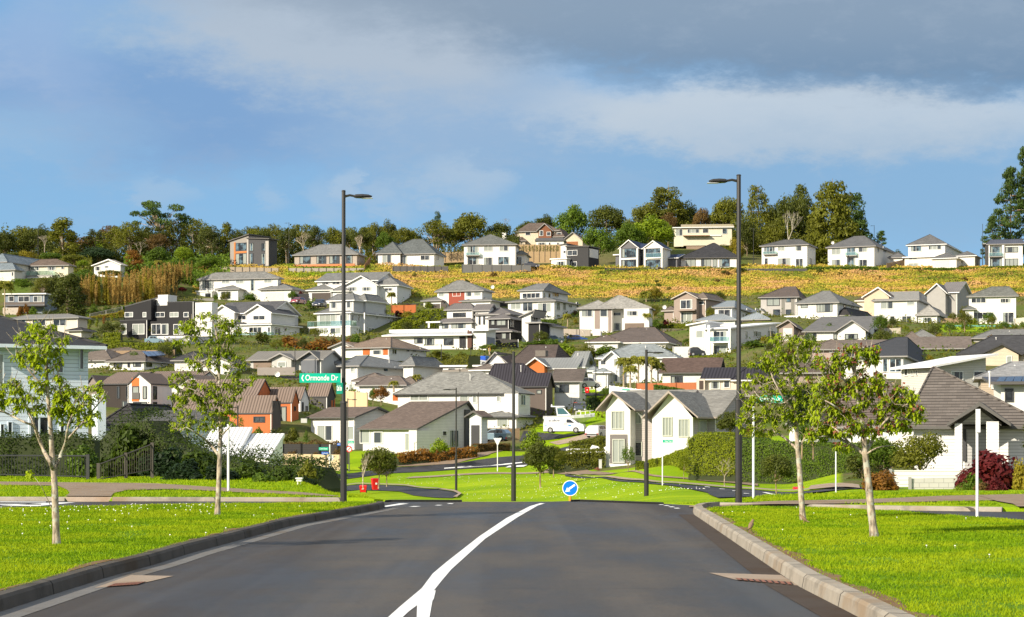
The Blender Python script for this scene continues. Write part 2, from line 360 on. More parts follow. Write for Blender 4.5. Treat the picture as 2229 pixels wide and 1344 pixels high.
        if rt != 'none':
            ro = r.build('roof', [roof, fm], s.root, uv=True)
            if rt == 'hip' and s.D < 500 and k > .15:        # ridge and hip caps
                cp = MB()
                if wd > ln + .3 or isinstance(rx, tuple): segs = [(c[0], p), (c[3], p), (c[1], q), (c[2], q), (p, q)]
                elif ln > wd + .3: segs = [(c[0], p), (c[1], p), (c[2], q), (c[3], q), (p, q)]
                else: segs = [(c[i], p) for i in range(4)]
                for sa, sb in segs: cp.tube([Vector(sa) + Vector((0, 0, .02)), Vector(sb) + Vector((0, 0, .02))], .07, 5)
                cp.build('ridge_cap', roof, ro, uv=True)
        return s
    def win(s, k, x0, y0, x1, y1, kind='d', face=None, n=None, t=None, fr=None, out=0.0):
        a0, a1, b0, b1, ze, zb, zr = s.B[k]; xm = (x0 + x1) / 2
        an = a1 if s.yaw > 0 else a0
        if face is None:
            ax = s.la(xm, b0); face = 'f' if a0 - .3 <= ax <= a1 + .3 else 's'
        if face == 'f':
            p0, p1 = s.la(x0, b0), s.la(x1, b0); za, zz = s.z(y1, xm and (p0 + p1) / 2, b0), s.z(y0, (p0 + p1) / 2, b0)
            fn = lambda q, d, h: (q, b0 - d, h)
        else:
            p0, p1 = sorted((s.lb(x0, an), s.lb(x1, an))); za, zz = s.z(y1, an, (p0 + p1) / 2), s.z(y0, an, (p0 + p1) / 2)
            sg = 1 if s.yaw > 0 else -1; fn = lambda q, d, h: (an + sg * d, q, h)
        d0 = out
        def bx(m, q0, q1, h0, h1, da, db):
            vs = [fn(q, d, h) for h in (h0, h1) for d in (da, db) for q in (q0, q1)]
            m.mesh(vs, [(0, 1, 3, 2), (4, 6, 7, 5), (0, 4, 5, 1), (2, 3, 7, 6), (0, 2, 6, 4), (1, 5, 7, 3)])
        wd, ht = p1 - p0, zz - za
        if kind in ('g', 'gw', 'gb'):
            m = MB(); bx(m, p0, p1, za, zz, -.05, .03 + d0)
            m.build('garage_door', {'g': m_wall((.09, .075, .065), 'board'), 'gw': m_wall((.62, .60, .55), 'board'), 'gb': m_wall((.22, .24, .28), 'board')}[kind], s.root, uv=True); return s
        if isinstance(kind, tuple):                            # a coloured cladding panel
            m = MB(); bx(m, p0, p1, za, zz, -.05, .05 + d0); m.build('cladding_panel', m_wall(kind[0], kind[1]), s.root, uv=True); return s
        f = MB(); t = t or min(.09, wd * .16); frm = fr or s.fr
        bx(f, p0, p0 + t, za, zz, -.03, .09 + d0); bx(f, p1 - t, p1, za, zz, -.03, .09 + d0)
        bx(f, p0 + t, p1 - t, za, za + t, -.03, .09 + d0); bx(f, p0 + t, p1 - t, zz - t, zz, -.03, .09 + d0)
        n = n if n is not None else max(0, int(round(wd / 1.1)) - 1)
        for i in range(n):
            q = p0 + t + (wd - 2 * t) * (i + 1) / (n + 1); bx(f, q - t * .4, q + t * .4, za + t, zz - t, -.03, .07 + d0)
        w_ = f.build('window', frm, s.root); g = MB()
        gw = wd - 2 * t; cf = (0, .18, .3, 0, .24)[int(abs(x0 * 7 + y0 * 3)) % 5] if kind != 'c' and wd > .9 else 0; ks = [0, cf, 1 - cf * (1 if int(x0) % 2 else 0), 1]
        for q0_, q1_, mi_ in ((ks[0], ks[1], 1), (ks[1], ks[2], 0), (ks[2], ks[3], 1)):
            if q1_ - q0_ > .01: g.poly([fn(p0 + t + gw * q0_, .02 + d0, za + t), fn(p0 + t + gw * q1_, .02 + d0, za + t), fn(p0 + t + gw * q1_, .02 + d0, zz - t), fn(p0 + t + gw * q0_, .02 + d0, zz - t)], mi_)
        g.build('pane', [m_glass('c' if kind == 'c' else 'b' if kind == 'b' else 'd'), m_glass('c')], w_, uv=True)
        return s
    def wins(s, k, lst):
        for w_ in lst: s.win(k, *w_)
        return s
    def rail(s, k, x0, x1, y0, y1, out=1.5, solid=None, deck=True, name='balcony', glass=True):   # a balcony in front of block k: slab and a glass rail
        a0, a1, b0, b1, ze, zb, zr = s.B[k]; p0, p1 = s.la(x0, b0 - out), s.la(x1, b0 - out)
        zt, zl = s.z(y0, (p0 + p1) / 2, b0 - out), s.z(y1, (p0 + p1) / 2, b0 - out); m = MB()
        m.box(p0, p1, b0 - out, b0 - .02, zl - .2, zl)
        d = m.build(name, solid or s.trim, s.root)
        if not glass: return s
        g = MB(); g.box(p0, p1, b0 - out + .02, b0 - out + .04, zl + .05, zt - .03); g.box(p0 + .02, p0 + .04, b0 - out + .05, b0 - .1, zl + .05, zt - .03); g.box(p1 - .04, p1 - .02, b0 - out + .05, b0 - .1, zl + .05, zt - .03)
        g.build('glass_rail', M_RAIL, d)
        h = MB(); h.box(p0, p1, b0 - out, b0 - out + .06, zt - .03, zt)
        n = max(2, int((p1 - p0) / 1.3))
        for i in range(n + 1):
            q = p0 + (p1 - p0 - .05) * i / n; h.box(q, q + .05, b0 - out + .045, b0 - out + .09, zl + .0, zt - .03)
        h.build('handrail', M_FRAME_W, d); return s
    def box(s, name, mt, x0, x1, y0, y1, ba, bb, lift=0):           # a free box, front plane ba metres behind the front corner
        p0, p1 = s.la(x0, ba), s.la(x1, ba); pm = (p0 + p1) / 2
        m = MB(); m.box(p0, p1, ba, bb, s.z(y1, pm, ba), s.z(y0, pm, ba)); m.build(name, mt, s.root, uv=True); return s
    def solar(s, quad, b, name='solar_panel', nx=4):                 # panels laid on the front roof slope; quad = px corners, all at local depths b
        pts = []
        for (x, y), bb in zip(quad, b): a = s.la(x, bb); pts.append(Vector((a, bb, s.z(y, a, bb) + .12)))
        m = MB()
        for i in range(nx):
            e0, e1 = (i + .04) / nx, (i + .96) / nx
            q = [pts[0].lerp(pts[1], e0), pts[0].lerp(pts[1], e1), pts[3].lerp(pts[2], e1), pts[3].lerp(pts[2], e0)]
            m.mesh(q + [p - Vector((0, 0, .08)) for p in q], [(0, 1, 2, 3), (4, 7, 6, 5), (0, 4, 5, 1), (1, 5, 6, 2), (2, 6, 7, 3), (3, 7, 4, 0)])
        m.build(name, m_plain((.02, .03, .07), .15, spec=.8), s.root); return s
def fn_rail(t):
    g = t.new('ShaderNodeBsdfGlossy'); g.inputs[1].default_value = .05; g.inputs[0].default_value = (.75, .9, .88, 1)
    tr = t.new('ShaderNodeBsdfTransparent'); tr.inputs[0].default_value = (.78, .90, .87, 1)
    mx = t.new('ShaderNodeMixShader'); mx.inputs[0].default_value = .25; t.l.new(tr.outputs[0], mx.inputs[1]); t.l.new(g.outputs[0], mx.inputs[2]); return mx.outputs[0]
M_RAIL = mat('rail glass', fn_rail)
M_GUT = m_plain((.26, .25, .24), .6)
WH = m_wall((.70, .69, .655)); WB = m_wall((.70, .69, .66), 'board'); CR = m_wall((.66, .58, .46)); TN = m_wall((.30, .24, .20)); GYW = m_wall((.40, .40, .40), 'board')
BKW = m_wall((.018, .018, .02), 'vert'); WBR = m_wall((.72, .70, .66), 'brick')
RG = m_roof((.16, .16, .155), 'shingle'); RGT = m_roof((.17, .165, .16), 'tile'); RB = m_roof((.15, .115, .095), 'tile'); RBS = m_roof((.14, .115, .10), 'shingle')
RD = m_roof((.05, .048, .05), 'tile'); RLG = m_roof((.26, .25, .23), 'shingle'); RRIB = m_roof((.17, .13, .11), 'rib'); RRD = m_roof((.035, .033, .042), 'rib')
RSG = m_roof((.28, .31, .33), 'seam'); RWH = m_roof((.70, .71, .73), 'seam'); RLBR = m_roof((.27, .20, .15), 'tile')
MRW = m_wall((.20, .20, .185)); STONE = m_wall((.22, .21, .19), 'brick'); ORG = m_wall((.42, .12, .04), 'vert')

# ------------------------------------------------------------ houses on the ridge
def H(label, px, py, D, yaw, wall, roof, **k): return House('house', label, px, py, D, yaw, wall, roof, **k)
TIM = m_wall((.24, .22, .20), 'vert')
h = H('modern timber house with butterfly roof and orange balcony trim on the ridge', 585, 579, 470, 30, TIM, m_roof((.05, .05, .05), 'seam'), fr=M_FRAME_D, trim=M_DKT)
h.blk(501, 541, 8, 524, 579, 'mu', 516, oh=.4).blk(541, 585, 603, 517, 579, 'mu', 524, b0=.05, oh=.4, wall=m_wall((.06, .06, .065), 'vert'))
h.wins(0, [(513, 529, 537, 546.5, 'b'), (513, 552, 537, 575.5, 'b')]).wins(1, [(543, 529.5, 552, 547, 'b'), (569, 529.5, 578, 547, 'b'), (543, 552, 552, 576, 'b'), (569, 552, 578, 576, 'b')])
h.win(0, 509.5, 528, 513, 577, ((.50, .17, .05), 'plain')).win(0, 513.5, 547.5, 537, 551.5, ((.50, .17, .05), 'plain'), out=.02).win(1, 578, 525, 585, 579, ((.34, .32, .30), 'vert')).win(0, 537.5, 517.5, 541, 579, ((.34, .32, .30), 'vert'))
h = H('low taupe brick house with long orange deck wall on the ridge', 777, 577, 470, 12, m_wall((.42, .36, .31), 'brick'), RG, fr=M_FRAME_D)
h.blk(641, 777, 794, 554, 577, 'hip', 533, rx=(696, 743))
h.wins(0, [(652, 556, 676, 574.5, 'b'), (689, 556, 710, 574.5, 'b'), (717, 556, 739, 574.5, 'b'), (753, 556, 767, 574.5, 'b')])
h.box('deck_wall', m_plain((.50, .17, .06)), 638, 772, 575.5, 580, -2.6, -2.2)
h = H('white single storey house with steep grey peaked roof on the ridge', 945, 580, 472, 14, WH, m_roof((.10, .11, .11), 'shingle'))
h.blk(825, 945, 966.5, 552.5, 580, 'hip', 522, rx=(898, 920)).blk(823, 871, 10, 552, 580, 'hip', 529, b0=-.8)
h.wins(1, [(832, 555, 852, 575, 'c'), ]).wins(0, [(861, 556, 886, 578.5, 'c'), (915, 556, 935, 567, 'd')]).win(0, 946.5, 556, 954.5, 567, 'd', face='s')
h = H('big white two storey house with grey pyramid roof and upstairs balcony on the ridge', 1122, 580, 470, 6, WH, m_roof((.12, .125, .12), 'shingle'))
h.blk(1010, 1122, 1130, 533, 580, 'hip', 511, rx=(1066, 1068)).blk(1122, 1145, 8, 554, 580, 'hip', 548, b0=3)
h.wins(0, [(1017, 536, 1041, 555, 'b'), (1053, 535, 1072, 547, 'c'), (1087, 535, 1106, 547, 'c'), (1053, 560.5, 1071.5, 579, 'd'), (1084, 559, 1108, 577, 'b'), (1017, 559, 1041, 577, 'b')])
h.wins(1, [(1124, 559, 1136, 579, 'b')]).rail(0, 1014, 1043, 549.5, 555.5, .9)
CRB = m_wall((.58, .50, .38), 'board')
h = H('large cream house with brown gabled roofs and chimney above the planted terraces', 1215, 537, 540, 15, CRB, RB, anchor=False)
h.blk(1127, 1215, 8, 503, 537, 'hip', 485.5, rx=(1150, 1185)).blk(1172, 1200, 6, 503, 530, 'gv', 489, b0=-1.5, wall=m_wall((.20, .08, .04), 'board'), trim=M_WHITE)
h.blk(1205, 1226, 10, 516, 540, 'hip', 500, b0=-.6).blk(1226, 1268, 10, 525, 545, 'gv', 509.5, b0=-1, trim=M_WHITE).blk(1100, 1143, 8, 525, 540, 'hip', 507, b0=-1)
h.wins(0, [(1143.5, 504.5, 1155, 513, 'd')]).wins(1, [(1174, 502, 1182.5, 514, 'd'), (1190, 505, 1199, 514, 'd')]).wins(2, [(1212, 506.5, 1222, 514, 'd')]).wins(3, [(1229, 526.5, 1258, 536, ((.30, .12, .05), 'board'))])
h.box('chimney', WH, 1093, 1101, 507, 521, -2, -.8)
h = H('white flat fronted annex with charcoal band below the brown gabled house', 1227, 546, 520, 6, WH, RD, anchor=False)
h.blk(1167, 1227, 6, 525, 546, 'flat', oh=.3, fascia=M_DKT, slab=.5).wins(0, [(1171, 528, 1188, 545, 'd'), (1194, 528, 1198.5, 534, 'd'), (1212, 528, 1217, 534, 'd')])
h.win(0, 1167, 518.5, 1227, 525, ((.10, .10, .11), 'plain'), out=.3)
h = H('black and white house with sloping flat roof behind the clipped hedge', 1281, 582, 472, 28, m_wall((.035, .035, .037), 'vert'), m_roof((.06, .06, .06), 'seam'), fr=M_FRAME_W, trim=M_DKT)
h.blk(1233, 1281, 1303.6, 535, 582, 'mu', 541, oh=.3).blk(1220.5, 1233, 6, 534, 582, 'mu', 535, b0=.3, wall=WH, oh=.3).blk(1200, 1233, 4, 564, 582, 'flat', b0=-2, wall=WH, oh=.3, fascia=M_WHITE)
h.wins(0, [(1235, 545, 1257, 557, 'd'), (1244, 570, 1256, 581, 'd')]).win(0, 1283, 543, 1302, 562, ((.76, .74, .69), 'plain'), face='s').wins(2, [(1211, 569, 1231, 581, 'd')]).wins(1, [(1226, 546, 1232, 552, 'd')])
GB = m_roof((.03, .045, .09), 'seam')
h = H('modern house with twin white framed glass gables and blue metal roof', 1442, 583.5, 465, 24, m_wall((.13, .13, .14)), GB, fr=M_FRAME_D, trim=M_WHITE)
h.blk(1349, 1389, 12, 541, 583.5, 'gv', 527, oh=.35).blk(1402, 1442, 1459, 540, 583.5, 'gv', 526, oh=.35, wall=WH).blk(1387, 1404, 8, 542, 583.5, 'gu', 531, b0=1.5).blk(1443, 1474, 8, 562, 583.5, 'gu', 554, b0=4).blk(1340, 1350, 6, 556, 583, 'flat', b0=2)
h.wins(0, [(1354, 541, 1385, 561, 'b', None, 5), (1354, 566, 1385, 583, 'b', None, 5)]).wins(1, [(1406, 541, 1437.5, 560, 'b', None, 3), (1406, 566, 1438, 583, 'b', None, 3)]).wins(2, [(1390, 544, 1401, 582, 'd')])
h.win(0, 1349, 562, 1389, 565.5, ((.78, .78, .76), 'plain'), out=.1).win(1, 1402, 561.5, 1442, 565.5, ((.78, .78, .76), 'plain'), out=.1).rail(1, 1406, 1438, 551, 561, .5)
for xx in (1349, 1386, 1402, 1439):
    k_ = 0 if xx < 1395 else 1; h.win(k_, xx, 541, xx + 3.4, 583.5, ((.78, .78, .76), 'plain'), out=.15)
h = H('low house with wide charcoal hip roof and glazed terrace above the bank', 1606, 582, 468, 8, WH, m_roof((.05, .05, .055), 'tile'), fr=M_FRAME_D, trim=M_DKT)
h.blk(1482, 1606, 12, 561, 582, 'hip', 530, rx=(1551, 1556))
h.wins(0, [(1493.5, 564, 1514, 581, 'c'), (1526, 564, 1548, 581, 'c'), (1551, 564, 1561, 581, 'c'), (1566, 564, 1588, 581, 'b'), ])
h = H('cream house with long flat eaved roof above a double garage under the big trees', 1593, 513, 535, 5, m_wall((.60, .56, .44)), m_roof((.40, .34, .22), 'seam'), anchor=False, trim=M_WHITE)
h.blk(1487, 1593, 9, 496, 514, 'mv', 486, oh=.6).blk(1494, 1566, 5, 514, 532, 'flat', b0=.2, wall=m_wall((.30, .22, .16), 'brick'), foot=4).blk(1467, 1488, 6, 497, 517, 'flat', b0=1)
h.wins(0, [(1496, 499, 1522, 508, 'c'), (1529, 498.5, 1542, 508, 'd'), (1572, 498, 1583, 510, 'b')]).win(1, 1495, 515.5, 1537, 531, 'gw').wins(2, [(1471, 499, 1486, 514, 'c')]).rail(0, 1487, 1545, 505, 512, 1.4, solid=m_plain((.35, .22, .15)), glass=False)
h = H('white two storey house with grey hip roof right of the tall lamp post', 1757, 582, 468, 22, WH, m_roof((.085, .085, .085), 'shingle'))
h.blk(1658, 1757, 1775, 533, 582, 'hip', 522.5, rx=(1705, 1742))
h.wins(0, [(1663, 536, 1687, 552, 'b'), (1693, 535, 1708, 547, 'c'), (1731, 535, 1745, 547, 'c'), (1693, 562, 1721, 582, 'd'), (1664, 562, 1672, 578, 'd'), (1732, 563, 1748, 582, 'd')]).wins(0, [(1762, 562, 1767, 582, 'd', 's')])
h.rail(0, 1661, 1689, 547, 553, .7)
h = H('white two storey house beside the tallest dark tree on the ridge', 1903, 582, 468, 24, WH, m_roof((.11, .11, .112), 'shingle'))
h.blk(1802, 1903, 1946, 536, 582, 'hip', 514.5, rx=(1858, 1882)).blk(1937, 1965, 6, 561, 582, 'hip', 551, b0=8)
h.wins(0, [(1843, 538, 1862, 556, 'b'), (1868, 537.5, 1888, 549.5, 'c'), (1810, 538, 1830, 555, 'c'), (1843, 560, 1862, 581, 'b'), (1868, 565, 1888, 581, 'd'), (1810, 565, 1830, 580, 'c')])
h.wins(0, [(1909, 538, 1913, 550, 'b', 's'), (1922, 538, 1929, 550, 'b', 's')]).rail(0, 1840, 1864, 549, 556, .8)
h = H('cream stepped two storey house with double garage near the right ridge end', 2084, 584, 468, 22, m_wall((.66, .64, .58)), m_roof((.11, .11, .112), 'shingle'), trim=M_WHITE)
h.blk(1977, 2057, 2096, 532, 570, 'hip', 518, b0=4).blk(1969, 2057, 8, 559, 584, 'flat', b0=0, roof=m_roof((.11, .11, .112), 'shingle')).blk(2030, 2082, 10, 562, 584, 'hip', 553, b0=-2).blk(2083, 2122, 8, 557, 584, 'hip', 549, b0=5)
h.wins(0, [(1982, 535, 2006, 548, 'b'), (2021, 535, 2049, 544, 'c')]).wins(1, [(1977, 573, 1999, 583, 'c'), (1977, 562, 1997, 565.5, 'd')]).win(2, 2034, 568, 2065, 583, 'gw')
h = H('white cube house with dark solar roof at the right edge of the ridge', 2226, 582, 465, 14, WH, m_roof((.07, .08, .11), 'seam'), fr=M_FRAME_D)
h.blk(2152, 2226, 2250, 531, 582, 'hip', 522, oh=.6).blk(2144, 2153, 8, 532, 582, 'flat', b0=2.5, wall=m_wall((.06, .06, .06)))
h.wins(0, [(2155, 537, 2181, 558, 'b'), (2188, 538, 2216, 550, 'c'), (2188, 563.5, 2216, 580, 'c'), (2155, 562, 2181, 581, 'b')]).rail(0, 2153, 2182, 550, 558, .8)
h.box('white_post', M_WHITE, 2181, 2186, 531, 582, -.35, 0).box('white_post', M_WHITE, 2152, 2154.5, 531, 582, -.35, 0)
# left end of the ridge
h = H('white house with brown hip roof and long balcony among trees at far left', 160, 601, 440, 12, m_wall((.66, .60, .46)), RB)
h.blk(66, 148, 160, 578, 601, 'hip', 565, rx=(88, 124)).blk(58, 113, 6, 601, 626, 'flat', b0=-1.5, wall=m_wall((.60, .58, .54)), oh=.1)
h.wins(0, [(66.5, 581, 85, 590, 'c'), (103, 581, 122, 589, 'd'), (133, 580, 140, 587, 'd')]).rail(0, 58, 115, 590, 600, 1.5)
h.wins(1, [(66, 605, 84, 612, 'd'), (90, 605, 105, 614, 'c')])
h = H('small white gabled house behind the rust coloured shrub on the left', 271, 598, 440, 20, WH, m_roof((.42, .38, .34), 'seam'), trim=M_WHITE)
h.blk(205, 262, 272, 577, 598, 'gv', 565.5, rx=238).wins(0, [(207, 580, 219, 590, 'd'), (227, 579, 237, 584, 'd')])
h = H('white house with blue grey hip roofs cut by the left edge of the photo', 48, 605, 430, 18, m_wall((.62, .60, .54)), m_roof((.20, .24, .27), 'tile'))
h.blk(-30, 14, 20, 571, 605, 'hip', 559, b0=2).blk(-40, 32, 48, 588, 610, 'hip', 574).wins(1, [(25, 592, 30, 602, 'd')]).wins(0, [(2, 573, 8, 580, 'd')])
h = H('blue grey flat roofed bungalow on stilts with timber deck at far left', 97, 683, 405, 8, m_wall((.20, .24, .29)), m_roof((.5, .5, .48), 'seam'), trim=M_WHITE)
h.blk(12, 97, 7, 641, 684, 'flat', oh=.5).wins(0, [(40, 645, 64.5, 658, 'd'), (73, 645, 91, 658, 'c'), (18, 645, 31, 657, 'd')])
h.rail(0, 8, 97, 657, 665, 1.6, solid=m_plain((.06, .05, .045)), glass=False)
h.box('deck_screen', m_plain((.10, .08, .07)), 8, 97, 658, 664, -1.7, -1.62).box('foundation_wall', m_plain((.42, .36, .30)), 6, 40, 670, 686, -1.9, -1.6)

# ------------------------------------------------------------ houses on the upper slope
TAU = m_wall((.30, .24, .205)); BRN = m_wall((.24, .17, .13))
h = H('long white house with triple grey hip roof and double garage below the bank', 605, 655, 432, 16, WH, RG)
h.blk(434, 605, 612, 606, 655, 'hip', 593, rx=(468, 575)).blk(567, 634, 10, 630, 657, 'hip', 619, b0=-2).blk(474, 519, 5, 630, 655, 'hip', 622, b0=-3).blk(428, 462, 4, 635, 655, 'flat', b0=-1.5, oh=.2, fascia=M_WHITE)
h.wins(0, [(439.5, 608.5, 462, 629, 'd'), (483, 607.5, 499, 617.5, 'c'), (513.5, 607.5, 531, 617.5, 'c'), (575, 607, 592, 616.5, 'c'), (545, 607, 554, 634, 'b')])
h.wins(2, [(481, 634.5, 503, 652, 'd')]).win(1, 577, 638, 618, 657, 'gw').wins(3, [(446, 638, 460, 652, 'd')])
h.box('garden_wall', STONE, 421, 465, 650, 660, -6, -5.6)
h = H('white house with broad grey roof and low front gable behind the lamp post', 820, 661, 428, 14, m_wall((.68, .68, .67)), RG, trim=M_WHITE)
h.blk(691, 820, 865, 611, 661, 'gu', 593.5).blk(751, 820, 8, 622, 661, 'gv', 603.5, b0=-1.5, rx=787).blk(671, 722, 9, 632, 656, 'hip', 621, b0=-3)
h.blk(724, 757, 5, 634, 661, 'hip', 622, b0=-3).blk(818, 865, 10, 621, 661, 'hip', 606, b0=.5)
h.wins(0, [(700, 611.5, 716, 620, 'd'), (723, 611.5, 740, 620, 'd')]).wins(1, [(757, 625, 776, 634, 'd'), (788, 625, 808, 634, 'c')]).win(2, 679, 638, 721, 656, 'g').wins(4, [(837, 627, 854, 634, 'd')]).wins(3, [(731, 641, 742, 646, 'd')])
GR = m_wall((.50, .51, .51), 'board')
h = H('three level grey weatherboard house with glass balconies behind the left lamp post', 763, 735, 385, 28, GR, RG, trim=M_WHITE, anchor=True)
h.blk(690, 763, 869, 681, 748, 'hip', 668, rx=(718, 750), foot=4).blk(717, 770, 840, 654, 680, 'hip', 639, b0=2.5, rx=(735, 768)).blk(672, 763, 3, 712, 757, 'flat', b0=-2.2, wall=WH, oh=.1, fascia=M_WHITE)
h.blk(778, 796, 837, 655, 676, 'hip', 642, b0=6.2, foot=.5)
h.wins(0, [(696, 685, 732, 708, 'c'), (740, 685, 758, 706, 'c')]).wins(1, [(720, 658, 732, 672, 'c'), (755, 657, 764, 671, 'd')]).wins(2, [(674, 714, 690, 730, 'd'), (696, 714, 714, 728, 'c'), (719, 714, 742, 728, 'c')])
h.wins(0, [(764.5, 685, 769.5, 700, 'c', 's'), (778, 685, 783.5, 700, 'c', 's'), (818, 684, 824, 695, 'c', 's'), (843, 686, 849, 697, 'c', 's'), (859, 685, 865, 697, 'c', 's'), (765, 715, 770, 727, 'c', 's'), (778, 715, 784, 727, 'c', 's'), (801, 714, 814, 729, 'c', 's'), (825, 714, 829, 726, 'c', 's')])
h.wins(1, [(805, 659, 813, 674, 'c', 's')]).rail(0, 669, 763, 699, 711, 2.3)
h.box('white_rail', M_WHITE, 668, 742, 728, 742, -2.9, -2.75).box('downpipe', M_WHITE, 792, 794, 681, 740, 3, 3.1)
h = H('white three level house with twin front gables and dark grey roof', 590, 755, 378, 24, WB, m_roof((.085, .085, .09), 'shingle'), trim=M_WHITE)
h.blk(470, 590, 649, 681, 705, 'gu', 657, b0=3).blk(468, 510, 9, 681, 705, 'gv', 667, b0=1.5, rx=486).blk(537, 590, 9, 682, 705, 'gv', 665.5, rx=563, b0=.4).blk(475, 590, 652, 706, 755, 'hip', 700, b0=-.6, foot=4)
h.blk(473, 592, 655, 734, 756, 'none', b0=-1.5, foot=3)
h.wins(0, [(595, 686, 602, 690, 'd', 's'), (618, 686, 620, 694, 'd', 's')]).wins(2, [(551, 687, 577, 697, 'd')]).wins(0, [(518, 686.5, 536, 697, 'd')]).wins(3, [(542, 712, 570, 732, 'd'), (583, 712, 589, 732, 'd'), (508, 712, 527, 732, 'b')])
h.wins(3, [(597, 712, 610, 730, 'd', 's'), (617, 712, 624, 722, 'd', 's')]).wins(4, [(529, 741, 546, 750, 'c'), (567, 741, 587, 750, 'c')]).rail(3, 506, 590, 724, 732, 1.2)
h = H('white house with brick red centre panel and brown garage door', 1050, 674, 415, 22, WH, RG)
h.blk(952, 1050, 1071, 633, 674, 'hip', 611, rx=(994, 1008)).blk(922, 960, 8, 655, 674, 'hip', 648, b0=-1.5).blk(1005, 1068, 5, 655, 674, 'hip', 649, b0=-1.2)
h.win(0, 977, 634, 1011, 672, ((.30, .07, .045), 'brick')).wins(0, [(985, 636, 1003, 645.5, 'c'), (955, 636, 967, 646, 'c'), (1014, 636, 1027, 646, 'c'), (1032, 636, 1046, 645, 'c')]).win(1, 929, 662, 971, 675, 'g').wins(0, [(984, 665, 1003, 674, 'c', None, None, None, None, .08)])
h = H('white stepped house with wide bands of windows and grey hip roofs', 1207, 697, 405, 24, WH, RG, fr=M_FRAME_W)
h.blk(1132, 1181, 1236, 632, 655, 'hip', 618, rx=(1167, 1196), b0=3).blk(1106, 1207, 1258, 655.5, 697, 'hip', 646, foot=4)
h.wins(0, [(1137, 638, 1176, 650, 'd'), (1182, 638, 1187, 650, 'c', 's'), (1193, 638, 1198, 649, 'd', 's'), (1202, 636, 1216, 647, 'd', 's'), (1227, 636, 1231, 641, 'd', 's')])
h.wins(1, [(1112, 659, 1134, 674, 'c'), (1138, 658, 1160, 678, 'd'), (1171, 660, 1200, 680, 'd'), (1179, 687, 1202, 693, 'd'), (1211, 659, 1219, 676, 'd', 's'), (1225, 659, 1232, 676, 'd', 's'), (1237, 664, 1245, 670, 'd', 's'), (1254, 658, 1258, 671, 'd', 's'), (1211, 685, 1219, 692, 'd', 's')])
h = H('grey roofed house with taupe pillars and recessed white front by the palms', 1413, 720, 372, 10, WH, RLG)
h.blk(1261, 1333, 10, 672, 720, 'hip', 656, foot=3).blk(1333, 1362, 8, 672, 720, 'none', b0=2.0, foot=3).blk(1358, 1413, 1420, 672, 720, 'none', b0=-.3, foot=3).blk(1300, 1413, 1420, 671, 676, 'hip', 644, b0=.6, rx=(1345, 1352), nowall=True)
h.win(0, 1294.5, 673, 1305.5, 716, ((.30, .24, .21), 'plain')).win(0, 1324, 673, 1333, 722, ((.30, .24, .21), 'plain'))
h.wins(0, [(1306, 674, 1323, 690, 'c'), (1266, 674, 1290, 690, 'c')]).wins(1, [(1335, 680, 1352, 688, 'd'), (1335, 703, 1352, 720, 'd')]).wins(2, [(1364.5, 677, 1387, 688, 'd')]).win(2, 1360, 704, 1402, 719, ((.20, .15, .12), 'board'))
h = H('taupe gabled house with tall white framed windows under the golden bank', 1516, 704, 385, 26, TAU, RBS, trim=m_plain((.42, .38, .34)), fr=M_WHITE)
h.blk(1467, 1516, 8, 650, 704, 'gv', 637.5, rx=1494).blk(1514, 1537, 1574, 651, 700, 'hip', 640, b0=1.5).blk(1446, 1467, 6, 677, 704, 'hip', 669, b0=1)
h.wins(0, [(1481, 653, 1507, 673, 'd'), (1482, 680, 1507, 704, 'c')]).wins(1, [(1521, 656, 1532, 664, 'b')]).box('balcony', TAU, 1474, 1512, 674, 677, -1.2, -.05)
h = H('white house with pale grey metal hip roofs and big corner window', 1594, 697, 365, 18, WH, m_roof((.24, .27, .29), 'seam'), fr=M_FRAME_W)
h.blk(1556, 1594, 1682, 669, 700, 'hip', 655, rx=(1580, 1600), foot=4).blk(1519, 1600, 6, 697, 720, 'hip', 684, b0=-3).blk(1610, 1672, 6, 696, 720, 'hip', 681, b0=-1)
h.wins(0, [(1563, 674, 1590, 694, 'd', None, 1), (1617, 673, 1622, 680, 'd', 's'), (1625, 673, 1635, 679, 'd', 's'), (1644, 672, 1651, 677, 'd', 's'), (1654, 672, 1663, 677, 'd', 's')])
h = H('brown roofed house with stone columns and dark recessed entry', 1735, 693, 392, 14, m_wall((.42, .40, .38)), RB, fr=M_FRAME_D)
h.blk(1656, 1735, 1772, 647, 694, 'hip', 625, rx=(1708, 1732))
h.win(0, 1701, 647.5, 1708, 694, ((.22, .21, .19), 'brick')).win(0, 1722, 648, 1729, 690, ((.22, .21, .19), 'brick')).wins(0, [(1669, 648.5, 1697, 666, 'c'), (1710, 648, 1721, 658, 'b'), (1683, 674, 1698, 692, 'd'), (1710, 674, 1722, 686, 'd')])
h = H('white house with grey hip roof and barred upstairs window beside the brown roofed one', 1823, 697, 372, 26, WH, RG, fr=M_FRAME_D)
h.blk(1736, 1823, 1871, 659, 702, 'hip', 634, rx=(1790, 1806)).blk(1825, 1846, 1901, 687, 705, 'hip', 675, b0=1.0, roof=RD).blk(1709, 1736, 5, 690, 702, 'flat', b0=-1, oh=.15, fascia=M_WHITE)
h.wins(0, [(1743, 661, 1758, 671, 'c'), (1777.5, 661, 1812, 680, 'c', None, 4), (1836, 661, 1841, 671, 'd', 's'), (1853, 660, 1858, 671, 'd', 's')])
h = H('peach gabled house peeking up behind the pale hip roofed house', 1935, 675, 402, 20, m_wall((.56, .44, .32)), RB, trim=M_WHITE, anchor=False)
h.blk(1881, 1935, 10, 647, 690, 'gv', 629, rx=1912).blk(1866, 1890, 6, 655, 690, 'hip', 647, b0=2, wall=CR)
h = H('wide pale house with light grey hip roofs on the right of the slope', 1996, 702, 395, 20, m_wall((.66, .65, .60)), RLG)
